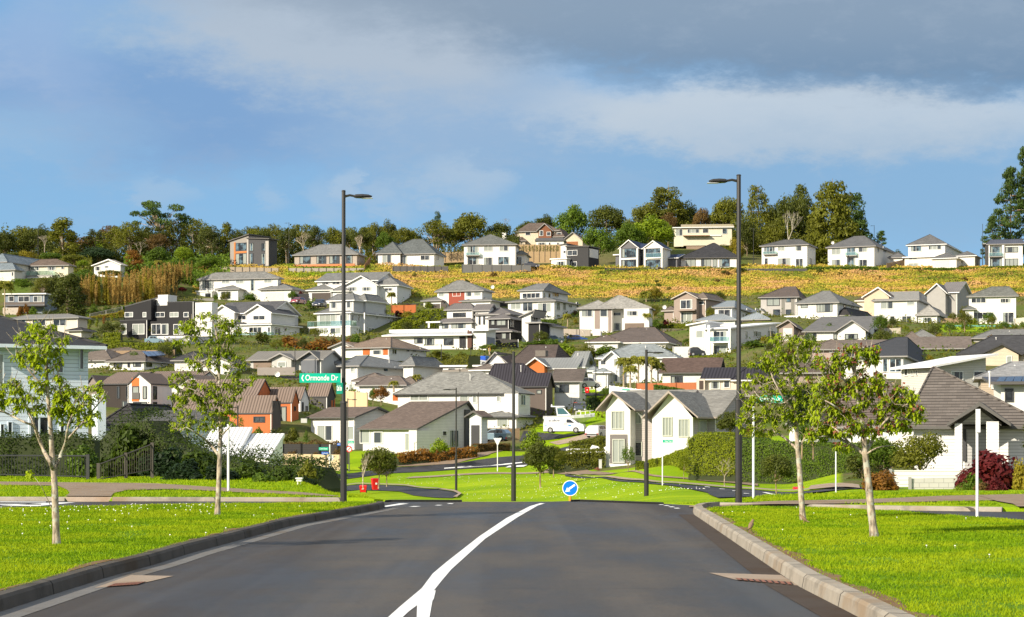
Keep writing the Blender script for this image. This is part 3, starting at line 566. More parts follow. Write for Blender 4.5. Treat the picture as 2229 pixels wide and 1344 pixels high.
h.blk(1903, 1996, 2084, 653.5, 703, 'hip', 635, rx=(1935, 2000)).blk(1998, 2040, 2071, 686.5, 703, 'hip', 671, b0=-2.5, roof=RLG)
h.wins(0, [(1917, 656, 1944, 673, 'c'), (1974, 656, 1990, 665, 'c'), (1937, 688, 1948, 703, 'd'), (1963, 688, 1984, 703, 'd'), (2036, 655, 2040, 664, 'c', 's'), (2058, 656, 2063, 664, 'c', 's')]).wins(1, [(2008, 691, 2028, 703, 'd')])
h = H('grey stepped gable house rising behind the pale house on the right', 2060, 668, 408, 26, m_wall((.34, .33, .31)), m_roof((.17, .16, .16), 'seam'), trim=M_WHITE, anchor=False)
h.blk(2018, 2058, 8, 640, 690, 'gv', 620, rx=2040).blk(2050, 2084, 2112, 637, 690, 'gu', 614, b0=2)
h = H('white two storey house with timber garden chairs on its terrace far right', 2212, 706, 385, 14, WH, m_roof((.12, .125, .12), 'shingle'))
h.blk(2109, 2212, 2240, 645, 707, 'hip', 625, rx=(2158, 2196)).blk(2101, 2120, 3, 674, 706, 'hip', 667, b0=-1.5)
h.wins(0, [(2114, 649, 2146, 660, 'd'), (2177, 650, 2200, 660, 'd'), (2115, 680, 2163, 695, 'd'), (2182, 680, 2207, 704, 'd')])

# ------------------------------------------------------------ houses on the middle slope
h = H('long cream house with low grey roof below the blue grey bungalow', 170, 722, 335, 22, m_wall((.62, .56, .47)), m_roof((.18, .18, .175), 'seam'), trim=m_plain((.2, .2, .19)))
h.blk(21, 170, 190, 692, 722, 'hip', 685.5, rx=(60, 150)).blk(150, 178, 202, 720, 740, 'hip', 714, b0=-3, roof=RD)
h.wins(0, [(27, 695.5, 57, 707, 'b'), (71, 695.5, 100, 710, 'b'), (116, 695.5, 145, 710, 'd')])
h = H('black timber clad house with stacked cube windows and white roof wedge', 422, 748, 335, 20, BKW, m_roof((.05, .05, .05), 'seam'), trim=M_BLACKT, fr=M_FRAME_W)
h.blk(272, 329, 8, 668, 699, 'mu', 658, b0=.6, oh=.05).blk(329, 366, 8, 665, 700, 'none', b0=1.6, oh=.05).blk(364, 422, 437, 657, 700, 'flat', b0=.5, oh=.02, slab=.1).blk(261, 321, 6, 697, 731, 'flat', b0=-.6, oh=.02, slab=.1)
h.blk(321, 410, 8, 698, 731, 'none', b0=-.1).blk(261, 412, 9, 731, 749, 'none', b0=-.3, wall=WH).blk(293, 344, 1.2, 662, 668, 'mu', 651, b0=2.4, wall=WH, oh=.05, trim=M_WHITE, roof=RWH, foot=0).blk(344, 366, 3, 643, 668, 'flat', b0=2, wall=WH, oh=.02, slab=.08, fascia=M_WHITE)
h.blk(425, 462, 474, 659, 700, 'flat', b0=.5, wall=WH, oh=.02, slab=.05, fascia=M_WHITE)
h.wins(0, [(272, 680, 290, 691, 'c'), (311, 680, 319, 691, 'c')]).wins(1, [(339, 680, 359, 691, 'd')]).wins(2, [(370, 680, 389, 691, 'c'), (400, 680, 411, 691, 'c')])
h.wins(3, [(262, 705.5, 276, 728.5, 'c'), (289, 705.5, 315, 728.5, 'c')]).wins(4, [(330, 705.5, 351, 729, 'd'), (352, 705.5, 367, 729, 'c'), (378, 706, 400, 729, 'c')]).win(5, 362, 736, 402, 749, 'gb').wins(5, [(289, 736, 313, 746, 'd'), (330, 736, 351, 747, 'd')])
h = H('brown tiled house with solar panels below the clipped hedge row', 314, 806, 290, 20, WH, m_roof((.17, .14, .12), 'tile'), fr=M_FRAME_D)
h.blk(238, 314, 392, 787, 808, 'hip', 765, rx=(285, 315), foot=4).blk(190, 240, 7, 785, 806, 'hip', 756, b0=4, rx=(200, 225)).blk(190, 300, 8, 768, 800, 'hip', 757, b0=12)
h.wins(0, [(248, 788, 266, 799, 'd'), (278, 788, 283, 800, 'd'), (290, 788, 307, 799, 'd'), (318, 788, 330, 799, 'd', 's'), (352, 786, 362, 793, 'd', 's')])
h.solar([(322, 777.5), (361, 774.5), (351, 766), (309, 767)], (1.5, 5.5, 7.5, 4.2))
h = H('white flat bungalow with dark roof partly hidden by the second left street tree', 440, 803, 285, 10, WH, m_roof((.07, .07, .075), 'tile'))
h.blk(380, 440, 8, 785, 806, 'hip', 767).wins(0, [(392, 790, 404, 803, 'gw')]).blk(440, 500, 8, 790, 806, 'gv', 775, b0=-1, wall=WH)
h = H('long low white pavilion house with pale metal roof slopes', 1022, 756, 340, 16, WH, m_roof((.50, .51, .52), 'seam'), trim=M_WHITE, fr=M_FRAME_D)
h.blk(845, 1019, 7, 731, 757, 'mv', 721.5, oh=.9).blk(855, 1026, 9, 722, 735, 'flat', b0=7.2, oh=.5, slab=.5).blk(1030, 1058, 1079, 721, 759, 'mv', 716, b0=0, oh=.6)
h.win(0, 1000, 733, 1014, 758, ((.03, .03, .035), 'plain')).wins(0, [(902, 736, 920, 748, 'd'), (925, 737, 945, 752, 'd'), (966, 737, 987, 752, 'd'), (1006, 740, 1014, 755, 'd')]).win(2, 1060, 735, 1077, 759, 'gb', face='s').win(0, 1018, 718, 1027, 758, ((.12, .06, .045), 'brick'), out=.1)
h = H('white and black pair of cube houses with charcoal hip roofs on the middle slope', 1108, 741, 358, 24, WH, m_roof((.14, .13, .13), 'seam'), fr=M_FRAME_D)
h.blk(973, 1029, 1039, 674, 716, 'hip', 661, b0=5).blk(1035, 1064, 1077, 676, 735, 'gu', 662, b0=3).blk(1064, 1108, 1138, 694, 741, 'hip', 684, wall=BKW).blk(956, 1027, 1033, 702, 722, 'hip', 694, b0=2.5).blk(1040, 1108, 8, 684, 694, 'hip', 671, b0=3)
h.blk(1136, 1155, 1177, 690, 738, 'gv', 676, b0=1, rx=1166).blk(1064, 1112, 3, 722, 741, 'hip', 715, b0=-1.6, wall=BKW).blk(1150, 1176, 5, 704, 741, 'flat', b0=-1.0, wall=BKW).blk(1174, 1199, 6, 710, 735, 'hip', 705, b0=3)
h.wins(0, [(986, 681, 1014, 691, 'd'), (1031, 680, 1037, 692, 'd', 's')]).wins(1, [(1042, 688, 1046, 707, 'd'), (1052, 688, 1056, 707, 'd')]).wins(2, [(1069, 697, 1077, 708, 'c'), (1081, 697, 1101, 709, 'c'), (1109.5, 697, 1119, 713, 'b', 's')]).wins(3, [(962, 704, 976, 716, 'c'), (983, 704, 1013, 716, 'c')])
h.wins(5, [(1158, 687, 1169, 699, 'b')]).wins(6, [(1092, 725, 1102, 738, 'c')]).win(8, 1176, 713, 1196, 731, 'gb')
h.box('pergola_beam', M_WHITE, 927, 958, 700, 703, 1.5, 3).box('pergola_post', M_WHITE, 931.5, 935, 703, 714, 1.6, 1.8)
h = H('white modern house with single pitched white roof and open two level porch', 1586, 772, 330, 26, WH, RWH, trim=M_WHITE)
h.blk(1536, 1586, 1692, 717, 773, 'mv', 697, oh=.6).blk(1501, 1536, 7, 709, 773, 'mu', 704, b0=1.0)
h.wins(0, [(1553, 721, 1582, 744, 'd'), (1553, 752, 1582, 772, 'c'), (1622, 721, 1627, 737, 'c', 's'), (1640, 721, 1656, 734, 'c', 's'), (1671, 720, 1687, 733, 'd', 's')]).wins(1, [(1515, 720, 1531, 736, 'c')]).win(1, 1503, 753, 1533, 771, 'gw')
h.rail(0, 1545, 1586, 733, 744, 1.6).box('porch_post', M_WHITE, 1540, 1545, 708, 773, -1.6, -1.3).box('porch_post', M_WHITE, 1585, 1590, 716, 773, -1.5, -1.2)
h = H('brown tiled bungalow with long eaves and white chimney on the middle slope', 1450, 755, 335, 14, WH, m_roof((.15, .12, .105), 'tile'), trim=M_WHITE)
h.blk(1290, 1450, 1500, 746, 754, 'hip', 714, rx=(1372, 1425)).blk(1280, 1345, 6, 745, 754, 'hip', 730, b0=-1.5).box('chimney', WH, 1290, 1307, 721, 731, 2, 3.2)
h = H('grey gabled farmhouse style house with white walls on the right slope', 1900, 742, 318, 14, WB, m_roof((.14, .135, .13), 'shingle'), fr=M_FRAME_D)
h.blk(1752, 1884, 1938, 721, 742, 'gu', 689, foot=4).blk(1824, 1884, 6, 722, 742, 'gv', 699, b0=-1, rx=1855).wins(1, [(1839, 727, 1867, 739, 'd')]).wins(0, [(1751, 727, 1761, 740, 'c'), (1769, 726, 1777, 733, 'd'), (1814, 727, 1822, 739, 'c')]).wins(0, [(1890, 724, 1894, 741, 'd', 's'), (1903, 724, 1922, 741, 'd', 's')])
h = H('small taupe gabled garage house behind the third street tree', 1728, 742, 320, 14, TAU, RBS, trim=m_plain((.3, .27, .25)))
h.blk(1696, 1728, 1750, 712, 745, 'gv', 702, rx=1716).win(0, 1705, 715, 1725, 742, ((.62, .60, .56), 'plain'))
h = H('taupe board house with brown tiled hip roof left of the dark tiled house', 1850, 790, 265, 10, m_wall((.36, .28, .25), 'vert'), RBS)
h.blk(1768, 1850, 9, 761, 800, 'hip', 741, foot=4).blk(1820, 1925, 8, 756, 790, 'gu', 740, b0=6).wins(0, [(1805, 763, 1830, 768, 'd')])
h = H('wide brown tiled roof house below the green netting on the right', 2090, 765, 285, 10, m_wall((.5, .47, .42)), RBS)
h.blk(1985, 2109, 9, 759, 775, 'gu', 733).blk(1950, 2020, 9, 757, 775, 'hip', 724, b0=3)
h = H('dark grey roofed bungalow at the right edge above the charcoal roofs', 2235, 742, 300, 10, m_wall((.5, .48, .44)), RG)
h.blk(2120, 2260, 9, 736, 748, 'hip', 718, rx=(2160, 2230)).blk(1985, 2030, 5, 735, 745, 'hip', 719, b0=10)
h = H('white townhouse with dark tiled hip roof and corner glazing on the right', 1965, 826, 235, 16, WH, m_roof((.075, .075, .08), 'tile'), fr=M_FRAME_W)
h.blk(1838, 1967, 2062, 776, 830, 'hip', 735, rx=(1950, 1975), foot=4).wins(0, [(1921, 781, 1933, 811, 'b', None, 0), (1936, 781, 1963, 811, 'b', None, 1), (1845, 780, 1870, 800, 'c')]).wins(0, [(1983, 779, 1996, 788, 'd', 's')])
h = H('cream gabled house with charcoal roof at the right edge', 2213, 797, 255, 14, CRB, m_roof((.07, .07, .075), 'tile'), trim=M_BLACKT)
h.blk(2138, 2217, 8, 773, 800, 'gv', 751, b0=-1, rx=2181, foot=5).blk(2090, 2260, 10, 770, 800, 'hip', 731, rx=(2160, 2250), foot=5).wins(0, [(2191, 775, 2203, 795, 'c')])
h = H('white weatherboard house under one sweeping white roof slope on the right', 2040, 860, 205, -24, m_wall((.52, .50, .46), 'board'), RWH, trim=M_WHITE)
h.blk(2040, 2146, 1962, 801, 850, 'mu', 776, oh=.9, foot=5)
h.wins(0, [(2069, 808, 2096, 828, 'd'), (2118, 808, 2145, 828, 'd'), (1969, 802, 1977, 819, 'd', 's', 0), (1984, 806, 1989, 819, 'c', 's', 0), (1994, 806, 1998, 818, 'c', 's', 0)])
h = H('tan weatherboard house with pale grey roof cut by the right edge', 2180, 868, 165, 12, m_wall((.44, .36, .27), 'board'), m_roof((.24, .24, .24), 'shingle'), anchor=False)
h.blk(2135, 2270, 10, 822, 870, 'hip', 789, rx=(2200, 2230), foot=5).wins(0, [(2158, 827, 2178, 847, 'c')])
h = H('white stucco house with solar panel roof at the right edge behind the big brown roof', 2180, 876, 140, 10, WH, m_roof((.07, .08, .11), 'seam'), fr=M_FRAME_D, trim=M_DKT, anchor=False)
h.blk(2179, 2290, 8, 838, 900, 'mv', 822, oh=.8, foot=5).wins(0, [(2187, 846, 2206, 875, 'd')]).solar([(2168, 834), (2260, 834), (2260, 822), (2176, 824)], (-.4, -.4, 3.5, 3.5), nx=5)
h = H('grey brown shingle roof corner behind the right lamp post and street tree', 1662, 870, 215, 10, m_wall((.3, .26, .22)), m_roof((.19, .15, .125), 'tile'))
h.blk(1600, 1700, 8, 862, 900, 'hip', 821, rx=(1650, 1670), foot=5)

# ------------------------------------------------------------ houses on the lower slope
h = H('brown hip roofed house with orange cladding strips in the middle of the hill', 845, 780, 315, 24, WH, RLBR, fr=M_FRAME_W)
h.blk(752, 847, 928, 757, 782, 'hip', 735, rx=(822, 850), foot=4).blk(722, 770, 8, 757, 782, 'gv', 746, rx=748, b0=.5)
h.win(0, 790, 759, 805, 773, ((.42, .12, .03), 'plain')).win(0, 834, 759, 846, 773, ((.42, .12, .03), 'plain')).wins(0, [(812, 762, 832, 773, 'c'), (852, 760, 863, 772, 'd', 's'), (884, 760, 891, 767, 'd', 's'), (897, 760, 906, 767, 'd', 's'), (914, 758, 925, 768, 'd', 's')])
h = H('grey house with two garage bays and long grey roof at centre left', 634, 806, 292, 16, m_wall((.40, .40, .38), 'vert'), m_roof((.19, .18, .165), 'seam'))
h.blk(545, 700, 8, 783, 806, 'gu', 764).blk(592, 634, 6, 783, 806, 'gv', 770, b0=-1.2, rx=612).blk(655, 690, 8, 783, 806, 'gv', 766, b0=-.5, rx=676, wall=m_wall((.14, .15, .17)))
h.win(0, 552, 785, 591, 803, ((.24, .18, .14), 'board')).wins(1, [(605, 788, 623, 800, 'c')])
h.box('slat_fence', m_wall((.26, .23, .21), 'board'), 560, 642, 800, 817, -9, -8.8)
h = H('big white two level house with joined grey hip roofs behind the green street sign', 779, 845, 290, 24, WB, m_roof((.15, .155, .155), 'shingle'))
h.blk(656, 726, 742, 791, 832, 'hip', 767, b0=4, rx=(700, 726), foot=5).blk(742, 779, 962, 797, 840, 'hip', 774, rx=(775, 800), foot=6).blk(878, 900, 962, 796, 830, 'hip', 778, b0=9)
h.wins(0, [(696, 795, 713, 808, 'd'), (672, 796, 684, 808, 'c')]).wins(1, [(763, 800, 772, 811, 'c'), (834, 799, 844, 810, 'b', 's'), (859, 799, 863, 807, 'd', 's'), (876, 801, 886, 818, 'b', 's'), (899, 798, 918, 812, 'd', 's', 2), (937, 798, 944, 804, 'd', 's'), (948, 798, 955, 804, 'd', 's')])
h.blk(750, 782, 4, 838, 870, 'none', b0=-3, foot=5).wins(3, [(760, 836, 769, 850, 'c')])
h = H('low house with brown and grey hip roofs tucked below the joined grey roofs', 795, 852, 272, 14, WH, RBS)
h.blk(782, 880, 8, 839, 858, 'hip', 820, rx=(800, 870), foot=4).blk(774, 836, 6, 830, 840, 'hip', 813, b0=5).blk(868, 905, 9, 840, 862, 'hip', 822, b0=3)
BT = m_wall((.035, .028, .025), 'vert')
h = H('townhouse with white gable and orange inset panel on the left', 328, 893, 255, 22, m_wall((.70, .66, .64)), RRIB, fr=M_FRAME_D, trim=M_BLACKT)
h.blk(281, 328, 374, 836, 895, 'gv', 812.5, rx=303, oh=.15, foot=5).win(0, 287, 823, 303, 841, ((.55, .15, .04), 'plain')).win(0, 287, 869, 303, 874, ((.55, .15, .04), 'plain'))
h.wins(0, [(288, 841, 303, 868, 'c'), (311, 841, 320, 869, 'c'), (290, 875, 320, 892, 'c'), (333, 841, 341, 870, 'd', 's', 0), (333, 875, 341, 886, 'd', 's', 0)])
h.box('juliet_rail', M_DKT, 287, 303, 855, 869, -.14, -.08)
h = H('dark timber townhouse left of the white gabled townhouse', 281, 890, 258, 22, BT, RRIB, fr=M_FRAME_D, trim=M_BLACKT)
h.blk(213, 281, 10, 836, 892, 'gu', 810, oh=.2, foot=5).blk(192, 212, 5, 836, 870, 'gv', 818, wall=m_wall((.24, .20, .18)), b0=-.5, oh=.2, foot=5).wins(0, [(255, 841, 261, 868, 'd', None, 0), (274.5, 841, 280, 868, 'd', None, 0), (266, 873, 281, 888, 'd')])
h = H('corrugated brown roof block behind the white gabled townhouse', 420, 860, 272, 18, m_wall((.60, .58, .56)), RRIB, trim=M_BLACKT, anchor=False)
h.blk(305, 420, 10, 835, 870, 'gu', 808, b0=.5, oh=.2, foot=5).blk(395, 440, 6, 834, 870, 'gv', 817, b0=-2, rx=416, oh=.2, foot=5)
h = H('charcoal walled townhouse with steep brown corrugated roof near the street sign', 700, 889, 264, 30, m_wall((.065, .062, .06), 'vert'), RRIB, fr=M_FRAME_D, trim=M_BLACKT)
h.blk(668, 713, 729, 864, 900, 'gu', 834, oh=.1, foot=5).wins(0, [(721, 872, 724, 889, ((.45, .13, .04), 'plain'), 's'), (727, 870, 729, 889, ((.45, .13, .04), 'plain'), 's')])
h = H('white sided townhouse with brown corrugated roof beside the charcoal one', 652, 893, 257, 26, m_wall((.66, .66, .66)), RRIB, fr=M_FRAME_D, trim=M_BLACKT)
h.blk(530, 655, 672, 871, 900, 'gu', 843, oh=.1, foot=5).wins(0, [(657, 876, 660, 896, 'd', 's', 0), (665, 884, 669, 895, 'd', 's', 0)])
h = H('rust orange townhouse with tall window and brown corrugated roof', 635, 905, 250, 24, ORG, RRIB, fr=M_FRAME_D, trim=M_BLACKT)
h.blk(545, 636, 650, 877, 910, 'gu', 847, oh=.1, foot=5).wins(0, [(612, 885, 624, 919, 'c', None, 0), (640, 885, 643, 895, 'd', 's', 0)])
h = H('orange board walled townhouse in front with dark gable end and corrugated roof', 592, 950, 241, 22, ORG, RRIB, fr=M_FRAME_D, trim=M_BLACKT)
h.blk(500, 592, 611, 900, 950, 'gu', 861, oh=.1, foot=5).win(0, 592.5, 873, 610.5, 948, ((.075, .065, .06), 'vert'), face='s').wins(0, [(552, 907, 577, 920, 'd', None, 1)])
h = H('long orange walled townhouse with large corrugated roof behind the second street tree', 510, 938, 247, 20, ORG, RRIB, fr=M_FRAME_D, trim=M_BLACKT)
h.blk(372, 540, 9, 898, 938, 'gu', 826, oh=.1, foot=6).wins(0, [(490, 907, 505, 935, 'd')])
h = H('dark corrugated roof block in the back row of the townhouses', 600, 850, 282, 20, m_wall((.10, .09, .085), 'vert'), m_roof((.085, .07, .062), 'rib'), trim=M_BLACKT, anchor=False)
h.blk(520, 650, 6, 833, 870, 'gu', 819, oh=.1, foot=6).blk(510, 578, 5, 826, 860, 'gu', 811, b0=9, oh=.1, foot=6)
h = H('large white house under broad grey shingle roof in the centre', 1125, 930, 262, 20, WB, m_roof((.18, .18, .17), 'shingle'), trim=M_BLACKT)
h.blk(866, 1125, 1154, 857, 905, 'hip', 811, rx=(953, 1048), foot=5).blk(1040, 1125, 1160, 908, 932, 'hip', 895, b0=-2.5, wall=WBR, foot=3).blk(1098, 1128, 1154, 857, 912, 'none', b0=-.6)
h.wins(0, [(893, 859, 932, 873, 'c'), (1001, 861, 1020, 880, 'c'), (1029, 861, 1038, 878, 'c'), (1081, 862, 1090, 875, 'c')]).wins(2, [(1133, 859, 1143, 883, 'b', 's')]).wins(1, [(1082, 912, 1106, 930, 'c')]).win(0, 855, 858, 866, 873, ((.42, .12, .03), 'plain'), face='f')
h = H('white bungalow with wide brown gable roof and glass corner in the centre foreground', 907, 985, 232, 36, m_wall((.72, .69, .64), 'board'), m_roof((.125, .095, .08), 'shingle'), trim=M_DKT)
h.blk(790, 907, 1050, 934, 988, 'gu', 873, oh=.5, foot=3, rf=.74).blk(677, 772, 8, 909, 966, 'gu', 886, b0=3, oh=.5, foot=3).blk(890, 907, 3, 937, 984, 'none', b0=-.5, foot=3)
h.blk(1022, 1048, 1.2, 908, 978, 'gv', 894, b0=7, oh=.5, foot=3, wall=m_wall((.60, .62, .64), 'board'))
h.wins(1, [(691, 926, 724, 960, 'c'), (757, 928, 772, 958, 'c')]).wins(0, [(784, 934, 806, 966, 'c'), (814, 940, 834, 966, 'c'), (882, 943, 900, 982, 'c')]).wins(0, [(909, 942, 921, 979, 'b', 's'), (977, 936, 998, 975, 'd', 's'), (962, 938, 972, 950, 'd', 's')]).win(0, 1010, 892, 1020, 975, ((.10, .10, .10), 'brick'), face='s', out=.2)
h.win(3, 1026, 926, 1044, 974, ((.05, .05, .055), 'plain'))
h = H('dark tiled house with white gable left of the van driveway hill', 1180, 793, 305, 16, WB, m_roof((.11, .085, .075), 'tile'))
h.blk(1110, 1200, 1258, 795, 815, 'hip', 752, rx=(1150, 1215), foot=4).blk(1060, 1104, 8, 795, 815, 'gv', 768, b0=-2, rx=1079).win(0, 1171, 764, 1193, 777, ((.17, .15, .13), 'board'), out=1.5)
h = H('grey metal roofed house with small orange gable panel', 1250, 815, 296, 14, WH, m_roof((.22, .23, .23), 'seam'), trim=M_TRIM)
h.blk(1160, 1250, 8, 803, 818, 'gu', 779, foot=5).blk(1148, 1185, 7, 798, 816, 'gv', 780, b0=-2, rx=1166, foot=5, wall=m_wall((.48, .15, .04))).blk(1240, 1268, 8, 800, 822, 'hip', 766, b0=2, rx=(1252, 1285), foot=5)
h = H('tall black house with ribbed charcoal roof and timber batten walls', 1190, 905, 272, 20, m_wall((.10, .08, .07), 'vert'), RRD, trim=M_BLACKT, fr=M_FRAME_D)
h.blk(1060, 1190, 1200, 840, 925, 'hip', 792, b0=3, rx=(1076, 1138), foot=4).blk(1125, 1190, 1203, 842, 932, 'gu', 812, foot=4, b0=0, oh=.3)
h.win(1, 1168, 849, 1179, 858, 'c', n=0)
h = H('white weatherboard house with brown tile roof above the basketball hoop', 1262, 905, 278, 8, WB, m_roof((.14, .115, .10), 'tile'), fr=M_FRAME_D)
h.blk(1207, 1262, 8, 831, 932, 'gu', 803, foot=3).wins(0, [(1208, 837, 1238, 855, 'd', None, 2), (1223, 893, 1238, 912, 'd')])
h = H('white house with pale blue grey metal roof beside the palm clump', 1348, 841, 292, 14, m_wall((.72, .72, .70), 'board'), m_roof((.28, .31, .32), 'tile'), trim=M_WHITE)
h.blk(1303, 1468, 1486, 779, 842, 'hip', 750, rx=(1374, 1425), foot=3).blk(1318, 1348, 8, 784, 842, 'gv', 766, b0=-1.2, rx=1332).blk(1279, 1300, 5, 808, 842, 'hip', 799, b0=-2).win(2, 1290, 815, 1309, 839, 'gb').blk(1298, 1324, 3, 811, 842, 'hip', 802, b0=-3)
h.wins(0, [(1307, 779, 1322, 795, 'd')]).wins(1, [(1336, 781, 1345, 797, 'c'), (1334, 815, 1345, 832, 'c')])
h = H('white bungalow with broad dark brown shingle roof and blue glass door', 1500, 836, 272, 12, WB, m_roof((.095, .065, .055), 'shingle'), trim=M_DKT, fr=M_FRAME_D)
h.blk(1442, 1560, 8, 812, 838, 'gu', 779, foot=3).wins(0, [(1460, 819, 1486, 835, 'd', None, 1)])
h = H('open fronted white porch house with ribbed black metal roof', 1604, 849, 245, 12, m_wall((.62, .54, .45)), RRD, trim=M_WHITE)
h.blk(1533, 1612, 8, 826, 850, 'gu', 800, foot=3).blk(1600, 1690, 9, 828, 850, 'hip', 790, b0=-1, rx=(1640, 1655), foot=3).blk(1516, 1534, 7, 825, 850, 'none', b0=-.6, foot=3)
h.wins(0, [(1547, 830, 1567, 848, 'd'), (1575, 828, 1589, 845, 'd')]).win(2, 1522, 829, 1531, 848, ((.07, .05, .04), 'plain'))
h = H('white house with two tall gables and grey shingle roof beside the clipped hedge', 1508, 1010, 193, 24, WH, m_roof((.19, .185, .17), 'shingle'), trim=m_plain((.30, .25, .22)), fr=m_plain((.42, .44, .38)))
h.blk(1319, 1372, 1412, 893, 1012, 'gv', 853, rx=1338, foot=3, oh=.8).blk(1419.5, 1508, 1562, 909, 1012, 'gv', 853, rx=1461, foot=3, oh=.8).blk(1372, 1420, 7, 893, 1005, 'none', b0=1.5, wall=m_wall((.42, .38, .36), 'board'), foot=3)
h.blk(1480, 1560, 1640, 909, 1012, 'gu', 849, b0=4.5, foot=3, wall=m_wall((.42, .40, .40), 'board')).blk(1345, 1480, 8, 893, 960, 'gu', 849, b0=5.0, foot=3)
h.wins(0, [(1331, 895, 1358, 935, 'c', None, 2)]).wins(1, [(1442, 908, 1464, 950, 'c', None, 2), (1477, 912, 1500, 952, 'c', None, 2)]).wins(2, [(1382, 897, 1397, 923, 'c'), (1382, 962, 1398, 994, 'd')])
h.win(0, 1328, 946, 1366, 1009, ((.16, .145, .14), 'plain')).wins(0, [(1334, 956, 1361, 1008, 'c', None, 1, None, None, .08)]).win(1, 1510, 912, 1561, 1008, ((.42, .38, .36), 'board'), face='s').wins(1, [(1519, 914, 1536, 942, 'c', 's', 0, None, None, .06)])
h.win(1, 1442, 976, 1506, 1008, ((.6, .6, .58), 'plain'))
h = H('house with great brown tiled hip roof and arched white porch on the right', 2130, 1021, 110, 16, m_wall((.70, .69, .67), 'board'), m_roof((.155, .135, .12), 'tile', pitch=.36), trim=M_DKT)
h.blk(1990, 2260, 12, 930, 1021, 'hip', 800, rx=(2030, 2036), foot=2, oh=.6).blk(2076, 2186, 9, 924, 1021, 'gv', 878, b0=-2.5, rx=2133, oh=.35, foot=2, nowall=True)
h.box('porch_pillar', m_wall((.74, .73, .71), 'board'), 2078, 2094, 922, 1021, -2.5, -1.7).box('porch_pillar', m_wall((.74, .73, .71), 'board'), 2147, 2174, 918, 1021, -2.5, -1.7)
h.blk(2084, 2178, 1.0, 924, 919, 'gv', 883, b0=-1.3, rx=2132, oh=.05, foot=0, wall=m_wall((.60, .59, .57), 'board'))  # white gable lining, greyed in its colour for the shade under the porch roof
h.box('entry_shade', m_wall((.40, .40, .40), 'board'), 2100, 2146, 905, 1021, -.4, -.1).box('door', m_plain((.04, .04, .045)), 2094, 2103, 912, 1005, -.5, -.3)  # shade of the entry painted as a darker grey slab on the wall
h = H('white wing of a house glimpsed behind the two right street trees', 1790, 985, 158, 14, m_wall((.74, .73, .71), 'board'), m_roof((.16, .125, .11), 'tile'))
h.blk(1718, 1795, 1830, 925, 1000, 'gv', 880, rx=1745, foot=3, oh=.3).blk(1795, 1990, 9, 930, 1000, 'hip', 828, b0=2, rx=(1860, 1930), foot=3)
h = H('long low white flat roofed building behind the centre grey shingle roof', 1066, 812, 300, 14, WH, m_roof((.45, .45, .45), 'seam'), trim=M_WHITE, anchor=False)
h.blk(964, 1066, 7, 798, 812, 'flat', oh=.4, foot=4).blk(1028, 1080, 6, 806, 820, 'hip', 794, b0=-3, roof=RBS, foot=4).wins(0, [(975, 801, 992, 808, 'd'), (1005, 801, 1020, 808, 'd')])
h = H('brown tiled roof house seen between the crowns of the two right street trees', 1815, 830, 238, 12, TAU, RB, anchor=False)
h.blk(1705, 1815, 9, 812, 832, 'hip', 786, foot=5, rx=(1735, 1790))
h = H('brown tiled roof tucked below the dark tiled townhouse on the right', 1985, 862, 196, 12, TAU, RBS, anchor=False)
h.blk(1872, 1962, 8, 851, 866, 'hip', 829, foot=5)
# left foreground
BLW = m_wall((.60, .68, .76), 'board')
h = H('tall pale blue weatherboard house on the left edge in shade', -20, 1035, 92, 62, BLW, m_roof((.045, .045, .048), 'tile', pitch=.3), trim=m_plain((.62, .70, .76)), fr=m_plain((.60, .68, .74)))
h.blk(-300, -20, 192, 752, 1035, 'hip', 690, oh=.7, foot=2, rx=(-260, -40))
h.wins(0, [(172, 749, 182, 805, 'd', 's', 0), (124, 775, 138, 813, 'd', 's', 0), (-6, 770, 8, 840, 'c', 's', 0), (62, 905, 108, 960, 'd', 's', 1), (0, 923, 9, 950, 'd', 's', 0), (16, 918, 27, 948, 'd', 's', 0), (130, 905, 140, 945, 'd', 's', 0)])
h.box('corner_column', m_plain((.64, .72, .78)), 200, 212, 858, 1000, 4, 4.4)
h = H('low dark tiled roof house behind the left hedge', 410, 968, 118, 14, m_wall((.60, .66, .72), 'board'), m_roof((.085, .085, .085), 'shingle'))
h.blk(300, 392, 8, 934, 975, 'gu', 893, foot=3).blk(225, 300, 8, 935, 975, 'hip', 882, b0=1.5, roof=RD, foot=3).wins(0, [(342, 958, 350, 972, 'd')])
h = House('shed', 'low shed with steep white ribbed metal roof behind the dark hedge', 586, 1012, 112, 8, M_WHITE, m_roof((.60, .61, .63), 'rib', pitch=.24), cat='shed', trim=M_WHITE)
h.blk(430, 512, 3.2, 1006, 1020, 'mv', 938, oh=.1, foot=2).blk(512, 584, 3.2, 1006, 1020, 'mv', 952, oh=.1, foot=2)

